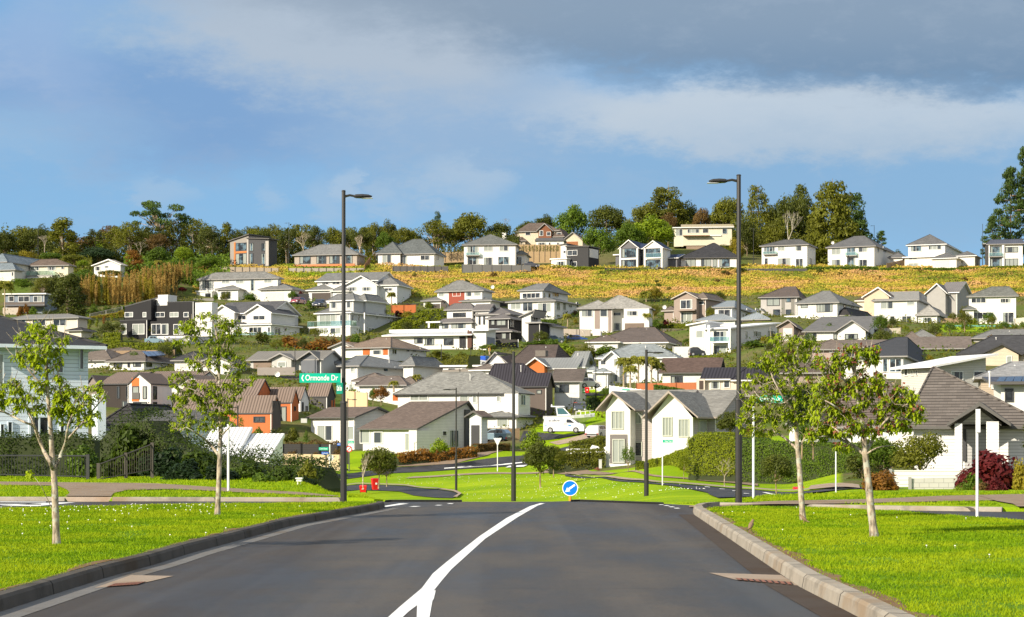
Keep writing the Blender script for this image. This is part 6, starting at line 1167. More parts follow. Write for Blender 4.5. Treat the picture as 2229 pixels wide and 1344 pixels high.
hedge('clipped hedge in front of the taupe gabled house', 1425, 1512, 706, 718, 378, 374, 1.3, 'hedge', .15, 50); hedge('green hedge below the stepped white house', 1180, 1212, 697, 712, 392, 392, 3, 'green', .16, 50)
hedge('green hedge in front of the parked dark hatchback', 1500, 1650, 776, 786, 318, 316, 1.5, 'hedge', .14, 50); hedge('green shrub row under the brown hip roof at centre', 950, 1020, 776, 800, 312, 300, 2, 'olive', .13, 60, tops=[(950, 790), (1012, 774), (1020, 774)])
hedge('green hedge between the low palms and the black porch roof', 1425, 1490, 838, 852, 235, 235, 2, 'green', .1, 80, tops=[(1425, 838), (1490, 848)])
hedge('dark hedge above the palms behind the lamp posts', 1178, 1215, 740, 752, 350, 350, 1.5, 'green', .14, 60)
hedge('tall clipped green hedge behind the right lamp post', 1496, 1600, 950, 1032, 142, 136, 3, 'hedge', .06, 330, tops=[(1496, 955), (1520, 944), (1560, 945), (1600, 952)])
hedge('long clipped green hedge behind the two right street trees', 1600, 1880, 965, 1046, 134, 124, 2.5, 'green', .06, 260, tops=[(1600, 955), (1640, 962), (1880, 968)])
hedge('sloping pale green hedge beside the twin gabled house', 1412, 1500, 1000, 1024, 172, 150, 1.8, 'hedge', .07, 240, tops=[(1412, 1002), (1440, 998), (1470, 985), (1500, 975)])
hedge('small square green hedge by the front door of the twin gabled house', 1385, 1405, 1005, 1026, 172, 172, 1.5, 'hedge', .07, 240)
hedge('leafy hedge with reddish tips in front of the boat and van', 1195, 1316, 985, 1018, 196, 196, 2.5, 'olive', .09, 200, tops=[(1195, 990), (1240, 982), (1316, 978)], rough=.15)
hedge('dark shrub row before the parked white hatchback', 1240, 1318, 960, 985, 225, 225, 2.0, 'olive', .10, 160, tops=[(1240, 965), (1290, 958), (1318, 952)], rough=.18)
hedge('russet flower hedge in front of the white bungalow', 868, 1040, 985, 1003, 224, 228, 1.6, 'rust', .09, 160, rough=.15, tops=[(868, 990), (900, 984), (1040, 975)]); hedge('clipped red brown hedge by the blue hatchback', 1040, 1110, 968, 985, 232, 236, 1.2, 'brown', .09, 200, tops=[(1040, 968), (1080, 966), (1110, 968)])
hedge('trailing russet hedge over the dark retaining wall', 620, 740, 965, 985, 214, 214, 1, 'brown', .09, 160, rough=.2)
# dark shrubbery and the black fence on the left
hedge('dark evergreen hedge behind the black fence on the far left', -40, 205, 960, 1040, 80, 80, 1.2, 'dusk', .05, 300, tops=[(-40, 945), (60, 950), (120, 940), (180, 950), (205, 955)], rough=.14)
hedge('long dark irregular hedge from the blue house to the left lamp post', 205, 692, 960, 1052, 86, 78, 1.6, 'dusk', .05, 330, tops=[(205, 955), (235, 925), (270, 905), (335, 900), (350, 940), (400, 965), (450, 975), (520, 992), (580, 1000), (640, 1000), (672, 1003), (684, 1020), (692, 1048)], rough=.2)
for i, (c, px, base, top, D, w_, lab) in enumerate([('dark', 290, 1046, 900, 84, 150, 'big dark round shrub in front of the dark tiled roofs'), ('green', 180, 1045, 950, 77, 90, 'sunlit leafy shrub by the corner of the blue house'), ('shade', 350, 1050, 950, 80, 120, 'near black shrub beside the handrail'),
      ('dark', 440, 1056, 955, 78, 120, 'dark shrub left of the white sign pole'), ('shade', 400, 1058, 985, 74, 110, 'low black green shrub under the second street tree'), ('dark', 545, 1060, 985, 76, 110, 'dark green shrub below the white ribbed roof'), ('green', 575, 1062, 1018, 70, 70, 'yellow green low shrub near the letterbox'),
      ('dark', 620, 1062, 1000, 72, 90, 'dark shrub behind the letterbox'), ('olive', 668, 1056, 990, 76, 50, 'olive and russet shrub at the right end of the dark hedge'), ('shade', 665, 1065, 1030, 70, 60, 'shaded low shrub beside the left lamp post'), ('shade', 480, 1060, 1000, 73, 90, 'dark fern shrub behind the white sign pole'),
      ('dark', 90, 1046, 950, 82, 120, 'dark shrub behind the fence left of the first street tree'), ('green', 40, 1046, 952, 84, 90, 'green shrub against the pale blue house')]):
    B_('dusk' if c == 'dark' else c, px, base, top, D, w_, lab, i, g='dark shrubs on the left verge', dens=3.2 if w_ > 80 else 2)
for i, (k, c, px, base, top, D, w_, lab, nm, dn_) in enumerate([
  ('broad', 'dark', 824, 1064, 960, 165, 92, 'young dark leafed tree beside the red wheelie bins', 'tree', 1), ('broad', 'dark', 842, 1060, 985, 168, 60, 'second young dark tree right of the wheelie bins', 'tree', .7),
  ('broad', 'dark', 1176, 1063, 950, 158, 84, 'dark conifer like tree in the middle of the grass oval', 'tree', 1.2), ('broad', 'olive', 1205, 1040, 965, 175, 60, 'brownish tree behind the dark tree on the grass oval', 'tree', .8), ('bush', 'lime', 1160, 985, 922, 238, 56, 'bright lime green shrub left of the white van', 'shrub', 1),
  ('bush', 'lime', 957, 985, 945, 222, 44, 'lime green shrub in front of the white bungalow', 'shrub', 1), ('broad', 'green', 1367, 1036, 963, 172, 38, 'young staked tree in front of the twin gabled house', 'tree', .35), ('broad', 'hedge', 1488, 1044, 982, 140, 34, 'thin young tree before the clipped hedge', 'tree', .3),
  ('broad', 'dark', 1690, 1080, 975, 78, 84, 'small dense dark tree left of the red bin on the right', 'tree', 1), ('broad', 'dark', 1590, 962, 888, 160, 64, 'dark round tree rising behind the clipped hedge', 'tree', 1.4), ('broad', 'brown', 1640, 970, 925, 150, 60, 'purple brown shrub behind the right lamp post', 'tree', 1),
  ('broad', 'green', 1925, 1062, 945, 92, 130, 'wispy green tree with forked pink trunk before the white fence', 'tree', 1), ('tall', 'dark', 1880, 1060, 960, 100, 80, 'dark green tree beside the wispy tree', 'tree', 1), ('broad', 'olive', 2000, 1072, 930, 86, 130, 'feathery olive tree in front of the arched porch', 'tree', .9),
  ('bush', 'rust', 1920, 1073, 1008, 72, 96, 'red tipped rounded hedge shrub left of the white fence', 'shrub', 2), ('bush', 'red', 2170, 1075, 950, 74, 150, 'large burgundy leafed shrub right of the porch', 'shrub', 2.2), ('bush', 'green', 2115, 1074, 1018, 72, 60, 'rounded green shrub in front of the burgundy shrub', 'shrub', 1.6),
  ('bush', 'red', 2100, 1070, 1008, 78, 60, 'smaller dark red shrub left of the burgundy one', 'shrub', 1.4), ('bush', 'gold', 2222, 1068, 975, 70, 50, 'yellow and red leafed shrub on the right edge', 'shrub', 1.5), ('bush', 'brown', 2140, 1075, 1040, 70, 50, 'low brown shrub under the burgundy shrub', 'shrub', 1.4), ('bush', 'red', 2170, 1078, 1030, 68, 60, 'low dark red shrub nearest the path', 'shrub', 1.4),
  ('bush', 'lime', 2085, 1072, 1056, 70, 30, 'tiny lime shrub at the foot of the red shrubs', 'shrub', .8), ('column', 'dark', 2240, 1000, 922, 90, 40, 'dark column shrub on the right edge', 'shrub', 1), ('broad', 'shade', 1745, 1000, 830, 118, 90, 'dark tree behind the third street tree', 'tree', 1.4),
  ('broad', 'green', 1770, 1000, 905, 115, 80, 'green tree between the two right street trees', 'tree', 1), ('bush', 'green', 563, 960, 922, 196, 36, 'round green shrub before the orange wall', 'shrub', 1), ('bush', 'dark', 600, 962, 920, 196, 40, 'taller dark shrub right of the orange wall', 'shrub', 1),
  ('bush', 'olive', 636, 962, 920, 198, 36, 'olive shrub beside the air conditioner', 'shrub', 1), ('bush', 'green', 667, 962, 928, 205, 16, 'small round topped shrub by the white wall', 'shrub', .6), ('column', 'green', 525, 950, 905, 150, 16, 'small slim tree before the orange wall', 'shrub', .5),
  ('bush', 'brown', 637, 992, 975, 208, 26, 'russet shrub on the dark retaining wall', 'shrub', .8), ('bush', 'brown', 690, 995, 980, 206, 24, 'second russet shrub on the retaining wall', 'shrub', .8), ('bush', 'lime', 648, 1002, 985, 206, 14, 'little round lime shrub by the retaining wall', 'shrub', .6),
  ('bush', 'brown', 735, 1000, 968, 204, 30, 'dry brown shrub left of the lamp post base', 'shrub', .8), ('bush', 'dark', 1430, 1012, 990, 160, 10, 'low dark plant at the gate of the twin gabled house', 'shrub', .4), ('bush', 'pink', 1300, 1024, 1015, 178, 18, 'pink flowering clump beside the grey box', 'shrub', .5)]):
    plant(nm, k, c, px, base, top, D, w_, lab, nm, 'trees and shrubs of the lower valley', i, dn_)
bare(1577, 1060, 985, 96, 70, 'leafless twiggy young tree left of the right lamp post', 11, (.34, .28, .18)); bare(790, 1066, 985, 160, 40, 'bare young tree beside the small red bin', 12, (.45, .36, .28)); bare(405, 985, 935, 90, 50, 'leafless plum coloured shrub under the second street tree', 13, (.16, .10, .07))

# ------------------------------------------------------------ palms
def palm(px, base, top, D, wpx, label, seed=0, onl=False, thick=1.0):
    rng = random.Random(seed); s = D / F; H_ = (base - top) * s; Rr = wpx * s * .62; e = empty('palm_tree', P(px, base, D), 0, label, 'palm', 'palm trees on the slope'); th = H_ - Rr * .75
    t = MB(); t.tube([(0, 0, -.5), (rng.uniform(-.1, .1), 0, th * .5), (0, 0, th)], [.15 * thick, .11 * thick, .09 * thick], 7); t.build('trunk', m_bark((.40, .30, .20)), e)
    cs, ns, ss, vv = [], [], [], []
    fr = MB()
    for i in range(30):
        an = i * 2.399 + rng.uniform(-.2, .2); el = rng.uniform(.1, 1.25); dr_ = Vector((math.cos(an), math.sin(an), 0)); pts = []
        for k in range(9):
            q = k / 8; r_ = Rr * q * (1.05 - .3 * (el / 1.25)); z = th + Rr * (math.sin(el) * q * 1.2 - q * q * 1.15); pts.append(dr_ * r_ + Vector((0, 0, z)))
        fr.tube(pts, [.03, .03, .025, .02, .02, .015, .01, .01, .006], 3, cap=False)
        sd_ = Vector((-dr_.y, dr_.x, 0))
        for k in range(2, 9):
            for j in range(3):
                p = pts[k - 1].lerp(pts[k], j / 3)
                for sg in (-1, 1):
                    l_ = Rr * .30 * math.sin(math.pi * min(1, .25 + k / 10)); cs.append(p + sd_ * sg * l_ * .45 - Vector((0, 0, l_ * .25))); ns.append((sd_ * sg * .5 + Vector((rng.uniform(-.7, .7), rng.uniform(-1.2, .2), .5))).normalized()); ss.append(l_ * .62); vv.append(rng.uniform(0, 1))
    fr.build('stalks', m_plain((.25, .22, .06)), e); n = len(cs); rg = np.random.default_rng(seed); link('fronds', leafmesh('fronds', np.array([tuple(c) for c in cs]), np.array([tuple(c) for c in ns]), np.array(ss), np.array(vv), leafmat('palm'), rg, .38), e); return e
for i, a in enumerate([(1235, 712, 676, 385, 26, 'palm left of the grey roofed house with taupe pillars'), (1276, 715, 682, 380, 26, 'palm before the taupe pillared house, second from left'), (1302, 722, 690, 376, 30, 'golden palm in front of the recessed entry'), (1408, 718, 674, 372, 26, 'golden palm at the right corner of the taupe pillared house'),
   (1407, 668, 622, 432, 40, 'palm tree on the foot of the golden bank'), (852, 660, 630, 422, 24, 'palm at the right corner of the broad grey roofed house'), (10, 690, 598, 395, 50, 'large date palm at the left edge of the photo'),
   (1358, 850, 766, 262, 44, 'left palm of the tall palm clump beside the lamp'), (1390, 850, 760, 262, 50, 'tallest palm of the clump beside the lamp'), (1418, 850, 764, 262, 46, 'third palm of the clump right of the lamp post'), (1432, 850, 778, 264, 40, 'rightmost palm of the clump by the brown roof'), (1372, 852, 785, 258, 40, 'short front palm of the clump'),
   (857, 846, 822, 268, 26, 'small palm behind the low brown roofs'), (907, 826, 808, 275, 26, 'small palm in front of the joined grey roofs'), (1066, 766, 748, 325, 14, 'small garden palm beside the yellow planter'), (600, 600, 560, 475, 18, 'small palm beside the timber modern house'), (345, 600, 560, 462, 24, 'cabbage palm above the golden reeds')]):
    palm(*a, seed=i)

# ------------------------------------------------------------ the four street trees
def street_tree(label, base, D, trunk, limbs, fol, seed, sucker=None, r0=.053, tips=95, leafcol='street', z0=.13):
    rng = random.Random(seed); s = D / F; O = P(base[0], base[1], D); e = empty('street_tree', O, 0, label, 'tree', 'young street trees on the grass verges')
    def L(px, py, dy=0.0): return P(px, py, D + dy) - O
    bark = MB(); pts = [L(*q) for q in trunk]; n = len(pts)
    def smooth(ps, k=4):
        out = []
        for i in range(len(ps) - 1):
            p0, p1, p2, p3 = ps[max(0, i - 1)], ps[i], ps[i + 1], ps[min(len(ps) - 1, i + 2)]
            for j in range(k):
                t = j / k; out.append(.5 * ((2 * p1) + (p2 - p0) * t + (2 * p0 - 5 * p1 + 4 * p2 - p3) * t * t + (3 * p1 - p0 - 3 * p2 + p3) * t ** 3))
        out.append(ps[-1]); return out
    sp = smooth(pts); r_ = [r0 * (1.2 if i == 0 else 1.05 if i == 1 else 1) * (1 - .82 * (i / (len(sp) - 1)) ** 1.2) for i in range(len(sp))]
    r_ = [a * (1 + .05 * math.sin(i * 2.1)) for i, a in enumerate(r_)]; bark.tube([sp[0] - Vector((0, 0, .1))] + sp, [r0 * 1.35] + r_, 12)
    nodes = [(p, a) for p, a in zip(sp[len(sp) // 3:], r_[len(sp) // 3:])]
    for lb_ in limbs:
        q = [L(x, y, (rng.uniform(-.5, .5) if i else 0) * min(1, i * .7)) for i, (x, y) in enumerate(lb_[1:])]; q = smooth(q); rr = [lb_[0] * .62 * (1 - .75 * i / (len(q) - 1)) for i in range(len(q))]
        bark.tube(q, rr, 8); nodes += list(zip(q[2:], rr[2:]))
    tipsl = []; tot = sum(f[2] * f[3] for f in fol)
    for f in fol:
        for _ in range(max(3, int(tips * f[2] * f[3] / tot))):
            an, q = rng.uniform(0, 6.28), math.sqrt(rng.uniform(.02, 1)); x, y = f[0] + math.cos(an) * q * f[2], f[1] + math.sin(an) * q * f[3]
            tipsl.append(L(x, y, rng.uniform(-1, 1) * f[2] * s * .9 * math.sqrt(1 - q * q * .8)))
    def dist(a, t): d = (a - t); return d.length + max(0, (a.z - t.z)) * 1.6
    for tp in tipsl:
        nd, rr = min(nodes, key=lambda k: dist(k[0], tp)); dd = tp - nd; ln = dd.length
        if ln > .06:
            mid = nd + dd * .45 + Vector((dd.x * .12, dd.y * .12, -ln * .14)); m2 = nd + dd * .8 + Vector((0, 0, -ln * .06)); br = max(.006, min(rr * .55, .004 + ln * .014))
            bark.tube([nd, mid, m2, tp], [br, br * .8, br * .6, .005], 5); nodes += [(mid, br * .8), (m2, br * .6)]
            for _ in range(rng.choice([0, 1, 1, 2])):         # bare side twigs
                d2 = Vector((rng.uniform(-1, 1), rng.uniform(-1, 1), rng.uniform(.2, 1.2))).normalized() * rng.uniform(.08, .25); bark.tube([mid, mid + d2 * .6, mid + d2 + Vector((0, 0, .03))], [.006, .005, .003], 3, cap=False)
    bark.build('trunk', m_bark((.34, .28, .21)), e, smooth=True)
    # each tip carries a whorl of long drooping leaves
    V, Fc, VV, MI = [], [], [], []
    def leaf(c, d, ln, w_, droop, v):
        up = Vector((0, 0, 1)); sd_ = d.cross(up); sd_ = sd_.normalized() if sd_.length > .01 else Vector((1, 0, 0)); k = len(V); rows = 5
        for i in range(rows + 1):
            t = i / rows; p = c + d * ln * (t - droop * .25 * t * t) + Vector((0, 0, -1)) * ln * droop * t * t; ww = w_ * math.sin(math.pi * min(1, (t * .93 + .07)) ** 1.15) ; cup = up * ww * .35
            V.extend([p - sd_ * ww + cup, p, p + sd_ * ww + cup])
        for i in range(rows):
            q = k + i * 3; Fc.extend([(q, q + 1, q + 4, q + 3), (q + 1, q + 2, q + 5, q + 4)]); VV.extend([v, min(1, v + .08)])
    for tp in tipsl:
        nl = rng.randint(12, 18); cv = rng.uniform(0, .55); yel = rng.random() < .10
        for i in range(nl):
            an = i * 2.4 + rng.uniform(-.4, .4); el = rng.uniform(-.25, .75); d = Vector((math.cos(an) * math.cos(el), math.sin(an) * math.cos(el), math.sin(el)))
            leaf(tp + Vector((rng.uniform(-.02, .02), rng.uniform(-.02, .02), rng.uniform(-.05, .02))), d, rng.uniform(.055, .10), rng.uniform(.013, .022), rng.uniform(.35, .95), min(1, cv + rng.uniform(0, .5) + (.4 if yel else 0)))
    me = bpy.data.meshes.new('leaves'); me.from_pydata([tuple(v) for v in V], [], Fc); a = me.attributes.new('v', 'FLOAT', 'FACE'); a.data.foreach_set('value', VV); me.materials.append(leafmat(leafcol)); me.update(); link('leaves', me, e)
    return e, tipsl
street_tree('pale trunked young street tree nearest the left edge, before the blue house', (123, 1185), 28.0, [(123, 1185), (121, 1120), (119, 1060), (117, 1030), (113, 985), (110, 930), (105, 870), (101, 800), (98, 740), (88, 705)],
  [(.055, (116, 1022), (107, 1003), (95, 981), (83, 951), (73, 928), (50, 918), (0, 893), (-25, 885)), (.055, (119, 1022), (126, 1005), (136, 983), (144, 960), (148, 928), (160, 900), (172, 880)), (.03, (144, 960), (171, 930), (201, 895), (221, 870), (228, 852)), (.022, (83, 951), (70, 915), (52, 880), (45, 850)), (.028, (80, 945), (55, 880), (30, 845), (15, 830)), (.025, (103, 850), (70, 815), (40, 775), (35, 750)), (.022, (100, 800), (120, 770), (135, 745), (128, 725)), (.018, (88, 955), (75, 920), (70, 870)), (.018, (108, 900), (125, 860), (150, 830)), (.012, (118, 1120), (105, 1090), (90, 1060), (72, 1035))],
  [(88, 745, 62, 42), (100, 790, 40, 25), (50, 775, 32, 22), (22, 860, 30, 34), (62, 845, 34, 26), (60, 880, 36, 22), (120, 845, 48, 30), (150, 880, 50, 28), (200, 852, 34, 24), (175, 905, 38, 26), (140, 905, 36, 18), (-10, 850, 25, 40), (70, 1030, 16, 8), (110, 720, 30, 12), (115, 880, 40, 20)], 21, tips=310)
street_tree('fuller young street tree second from the left on the verge', (473, 1122), 38.8, [(473, 1122), (476, 1060), (478, 1000), (480, 950), (479, 890), (477, 830), (476, 770), (470, 720), (462, 695)],
  [(.05, (475, 990), (455, 965), (430, 945), (405, 930)), (.035, (479, 930), (462, 900), (440, 860), (410, 845)), (.03, (479, 900), (500, 870), (522, 840), (542, 825)), (.03, (477, 850), (500, 810), (520, 775)), (.03, (477, 830), (450, 800), (425, 780)), (.025, (476, 780), (440, 740), (405, 720)), (.025, (475, 770), (495, 735), (508, 705)), (.03, (480, 950), (500, 930), (515, 910))],
  [(445, 705, 58, 24), (400, 730, 26, 22), (500, 720, 24, 30), (470, 750, 40, 22), (440, 785, 34, 22), (500, 790, 36, 28), (530, 825, 26, 16), (400, 830, 34, 22), (440, 850, 38, 24), (500, 850, 36, 24), (470, 880, 40, 24), (415, 880, 40, 22), (400, 920, 34, 20), (440, 925, 34, 18), (495, 915, 26, 24), (385, 858, 16, 14)], 22, r0=.053, tips=430)
street_tree('young street tree in front of the white green lettered sign pole on the right', (1748, 1135), 36.0, [(1748, 1135), (1744, 1080), (1740, 1020), (1736, 975), (1733, 930), (1729, 880), (1728, 830), (1732, 790), (1736, 755)],
  [(.045, (1735, 978), (1710, 955), (1680, 938), (1650, 935), (1625, 925)), (.035, (1737, 975), (1755, 950), (1772, 925), (1780, 905)), (.035, (1731, 900), (1705, 865), (1685, 830), (1675, 805), (1655, 785)), (.03, (1729, 860), (1700, 880), (1660, 870), (1640, 850)), (.03, (1729, 840), (1745, 810), (1765, 775), (1775, 750)), (.025, (1730, 820), (1712, 780), (1705, 755), (1715, 740)), (.025, (1735, 940), (1710, 915), (1680, 905))],
  [(1712, 745, 44, 20), (1768, 748, 20, 20), (1690, 785, 42, 26), (1745, 790, 38, 28), (1660, 810, 34, 30), (1650, 850, 40, 28), (1700, 840, 44, 26), (1755, 845, 36, 30), (1640, 890, 32, 24), (1690, 890, 46, 26), (1745, 890, 34, 24), (1620, 925, 22, 18), (1665, 930, 36, 16), (1770, 905, 22, 18), (1715, 915, 34, 16)], 23, r0=.055, tips=400)
e4, tp4 = street_tree('widest right street tree with orange tinged leaves before the big brown roof', (1903, 1168), 30.0, [(1903, 1168), (1896, 1110), (1890, 1050), (1884, 995), (1880, 950), (1872, 900), (1866, 860), (1860, 800), (1862, 765)],
  [(.055, (1883, 990), (1855, 970), (1825, 955), (1790, 950)), (.05, (1884, 985), (1905, 950), (1925, 920), (1950, 895), (1975, 880)), (.04, (1878, 935), (1850, 910), (1810, 880), (1780, 865)), (.035, (1870, 890), (1895, 860), (1920, 840), (1945, 830)), (.035, (1868, 870), (1845, 835), (1815, 810), (1795, 790)), (.03, (1864, 830), (1885, 800), (1900, 770)), (.03, (1862, 820), (1850, 785), (1840, 765)), (.03, (1885, 990), (1910, 975), (1945, 970)), (.03, (1852, 968), (1820, 935), (1785, 915))],
  [(1860, 775, 48, 28), (1812, 790, 30, 22), (1900, 770, 20, 18), (1830, 835, 44, 28), (1885, 830, 40, 28), (1790, 850, 34, 30), (1850, 880, 50, 28), (1920, 860, 46, 28), (1965, 865, 32, 26), (1800, 900, 42, 28), (1940, 905, 42, 24), (1985, 900, 26, 22), (1840, 930, 44, 22), (1790, 945, 34, 22), (1900, 930, 32, 20), (1960, 930, 28, 14), (1828, 975, 22, 12), (2000, 915, 14, 12)], 24, r0=.062, tips=460)
cs = [t + Vector((random.uniform(-.1, .1), random.uniform(-.1, .1), random.uniform(-.05, .05))) for t in tp4 if random.random() < .3 for _ in range(5)]
link('blossoms', leafmesh('blossoms', np.array([tuple(c) for c in cs]), np.random.default_rng(1).normal(size=(len(cs), 3)), np.full(len(cs), .03), np.random.default_rng(2).uniform(0, 1, len(cs)), leafmat('pink'), np.random.default_rng(3), .7), e4)

# ------------------------------------------------------------ grass blades and daisies on the two raised lawns
def inpoly(x, y, poly):
    c = np.zeros(len(x), bool); n = len(poly)
    for i in range(n):
        x0, y0, x1, y1 = poly[i][0], poly[i][1], poly[(i + 1) % n][0], poly[(i + 1) % n][1]
        cr = ((y0 > y) != (y1 > y)) & (x < (x1 - x0) * (y - y0) / (y1 - y0 + 1e-12) + x0); c ^= cr
    return c
def fnblade(t):
    at_ = t.new('ShaderNodeAttribute'); at_.attribute_name = 'v'; n = t.noise(opos(t), .5, 4); n2 = t.noise(opos(t), 2.5, 4)
    c = t.mix(at_.outputs['Fac'], (.10, .20, .004), (.29, .42, .010)); c = t.mix(t.ramp(n, .38, .62), c, (.30, .38, .010)); c = t.mix(t.math('MULTIPLY', t.ramp(n2, .58, .72), .7), c, (.08, .18, .006))
    d = princ(t, c, .6, .05); tr = t.new('ShaderNodeBsdfTranslucent'); t.l.new(c, tr.inputs[0]); mx = t.new('ShaderNodeMixShader'); mx.inputs[0].default_value = .35; t.l.new(d, mx.inputs[1]); t.l.new(tr.outputs[0], mx.inputs[2]); return mx.outputs[0]
M_BLADE = mat('blade', fnblade)
def grass(poly, bounds, n, seed, z, name='grass', hmul=1.0, zf=None):
    rng = np.random.default_rng(seed); D = bounds[2] + (bounds[3] - bounds[2]) * rng.uniform(0, 1, n) ** 1.35; x = rng.uniform(bounds[0], bounds[1], n)
    k = inpoly(x, D, poly) & (np.abs((x) / D) < .275); thin = np.array([noise.fractal(Vector((a * 1.1, b * .6, 7)), .7, 2.0, 3) for a, b in zip(x, D)]); k &= rng.uniform(0, 1, n) > np.clip(thin * 1.6 - .25, 0, .8)
    if zf is not None:
        qx, qy = CX + x * F / D, HZ + (EYE - .10) * F / D
        for ex in PATHS: k &= ~inpoly(qx, qy, ex)
    if zf is None:
        K_ = RK if poly is RI else LK; kx = np.interp(D, [p.y for p in K_], [p.x for p in K_]); kk = 0 if poly is RI else 1
        wd_ = np.array([max(.02, .24 * noise.fractal(Vector((b * .45, kk * 9, 0)), .7, 2.0, 4) + (.16 if kk == 0 else .03)) for b in D]); k &= (np.abs(x - kx) > .19 + wd_ * rng.uniform(.5, 1.1, n)) | (rng.uniform(0, 1, n) < .12)
    x, D = x[k], D[k]; n = len(x); zz = np.full(n, z) if zf is None else zf(x, D)
    tuft = np.array([noise.noise(Vector((a * 1.3, b * 1.3, 0))) for a, b in zip(x, D)]); h = (.016 + .018 * rng.uniform(0, 1, n) ** 1.5) * (1 + tuft * .5) * (1 + D / 90) * hmul; w_ = .0045 * (.6 + D / 22); an = rng.uniform(0, 6.28, n); lean = rng.normal(size=(n, 2)) * h[:, None] * .55
    v = np.stack([np.stack([x - np.cos(an) * w_, D - np.sin(an) * w_, zz], 1), np.stack([x + np.cos(an) * w_, D + np.sin(an) * w_, zz], 1), np.stack([x + lean[:, 0], D + lean[:, 1], zz + h], 1)], 1).reshape(-1, 3)
    me = bpy.data.meshes.new(name); me.vertices.add(3 * n); me.vertices.foreach_set('co', v.ravel()); me.loops.add(3 * n); me.loops.foreach_set('vertex_index', np.arange(3 * n, dtype=np.int32)); me.polygons.add(n); me.polygons.foreach_set('loop_start', np.arange(0, 3 * n, 3, dtype=np.int32))
    try: me.polygons.foreach_set('loop_total', np.full(n, 3, dtype=np.int32))
    except Exception: pass
    a = me.attributes.new('v', 'FLOAT', 'FACE'); a.data.foreach_set('value', np.clip(rng.uniform(0, 1, n) * .8 + tuft * .5, 0, 1).astype(np.float32)); me.materials.append(M_BLADE); me.update(calc_edges=True); tagit(link(name, me), 'short bright green lawn grass growing on the raised verges', 'grass', kind='stuff')
grass(LI, (-13, -3.2, 15.5, 47), 330000, 1, .128); grass(RI, (3, 12.8, 14.5, 45), 330000, 2, .138)
def daisies(poly, bounds, n, seed, z, wt):
    rng = random.Random(seed); b = MB(); c = 0
    for _ in range(n * 30):
        x, D = rng.uniform(*bounds[:2]), rng.uniform(*bounds[2:])
        if not inpoly(np.array([x]), np.array([D]), poly)[0] or rng.random() > wt(x, D): continue
        r_, zz = .012, z + .045; b.poly([(x + math.cos(a) * r_, D + math.sin(a) * r_ * .8, zz + math.sin(a) * r_ * .5) for a in np.linspace(0, 6.28, 7)[:-1]]); b.poly([(x - .002, D, z), (x + .002, D, z), (x, D, zz)]); c += 1
        if c > n: break
    tagit(b.build('daisies', m_plain((.8, .8, .74))), 'tiny white daisies scattered over the lawn grass', 'flowers', kind='stuff')
daisies(LI, (-13, -4, 28, 45), 150, 3, .13, lambda x, D: .9 if D > 40 and x < -6 else .12); daisies(RI, (4, 12, 16, 42), 35, 4, .14, lambda x, D: .5)
# daisies on the grass oval beyond the crest
b = MB(); rg = random.Random(9)
for _ in range(420):
    px, py = rg.uniform(860, 1540), rg.uniform(1036, 1088)
    if px > 1300 and py < 1052: continue
    p = onland(px, py, 112)
    if p.y < 215 and not (px < 1010 and py > 1056): r_ = .018; b.poly([p + Vector((-r_, 0, .05)), p + Vector((r_, 0, .05)), p + Vector((r_, .02, .075)), p + Vector((-r_, .02, .075))])
tagit(b.build('daisies', m_plain((.8, .8, .74))), 'tiny white daisies dotting the distant grass oval', 'flowers', kind='stuff')
PATHS = [[(-700, 1050), (0, 1051), (150, 1052.5), (330, 1054), (400, 1058), (480, 1063), (600, 1070), (740, 1077), (735, 1082), (600, 1076), (500, 1072), (420, 1068), (330, 1066), (275, 1069), (248, 1075), (242, 1090), (142, 1090), (152, 1075), (146, 1068), (115, 1059), (0, 1058), (-700, 1057)],
  [(1500, 1093), (1560, 1093), (1700, 1091), (1900, 1087), (2050, 1080), (2229, 1076), (2700, 1072), (2700, 1120), (2225, 1112), (2185, 1104), (2150, 1090), (2000, 1094), (1850, 1096.5), (1750, 1098), (1560, 1097.5), (1500, 1097)]]
# verge grass fringe near the left and right paths
def zverge(x, D): return land(x, D)
grass([(-40, 52.9), (-4, 52.0), (-3.4, 60), (-7, 78), (-40, 80)], (-22, 0, 52, 80), 60000, 5, .12, zf=zverge, hmul=1.3)
grass([(4.5, 48.0), (12.5, 45.0), (30, 45), (32, 57), (12, 58), (4.5, 55)], (4, 16, 44.5, 58), 30000, 6, .12, zf=zverge, hmul=1.3)
# rough growth over the golden bank
rng = np.random.default_rng(12); n = 90000; D = rng.uniform(436, 473, n); px = rng.uniform(420, 2300, n); x = (px - CX) * D / F; z = land(x, D)
patch = np.array([noise.fractal(Vector((a / 7, b / 5, 3)), .6, 2.0, 4) for a, b in zip(x, D)]); hgt = np.clip(patch + .5, .05, 1.4) * rng.uniform(.1, .8, n)
C_ = np.stack([x, D, z + hgt * .7], 1); N_ = rng.normal(size=(n, 3)) * .6 + np.array([0, -.6, .6]); S_ = .20 * rng.uniform(.6, 1.5, n)
p2 = np.array([noise.fractal(Vector((a / 18 + 40, b / 7, 9)), .6, 2.0, 3) for a, b in zip(x, D)])
def fnbank(t):
    at_ = t.new('ShaderNodeAttribute'); at_.attribute_name = 'v'; r_ = t.new('ShaderNodeValToRGB'); t.l.new(at_.outputs['Fac'], r_.inputs[0]); cr = r_.color_ramp
    cr.elements[0].position = 0; cr.elements[0].color = (.07, .09, .014, 1); cr.elements[1].position = 1; cr.elements[1].color = (.46, .27, .12, 1)
    for p_, c_ in ((.22, (.14, .18, .018, 1)), (.42, (.30, .27, .028, 1)), (.62, (.42, .29, .06, 1)), (.8, (.42, .25, .09, 1))): q = cr.elements.new(p_); q.color = c_
    return princ(t, r_.outputs[0], .9, .1)
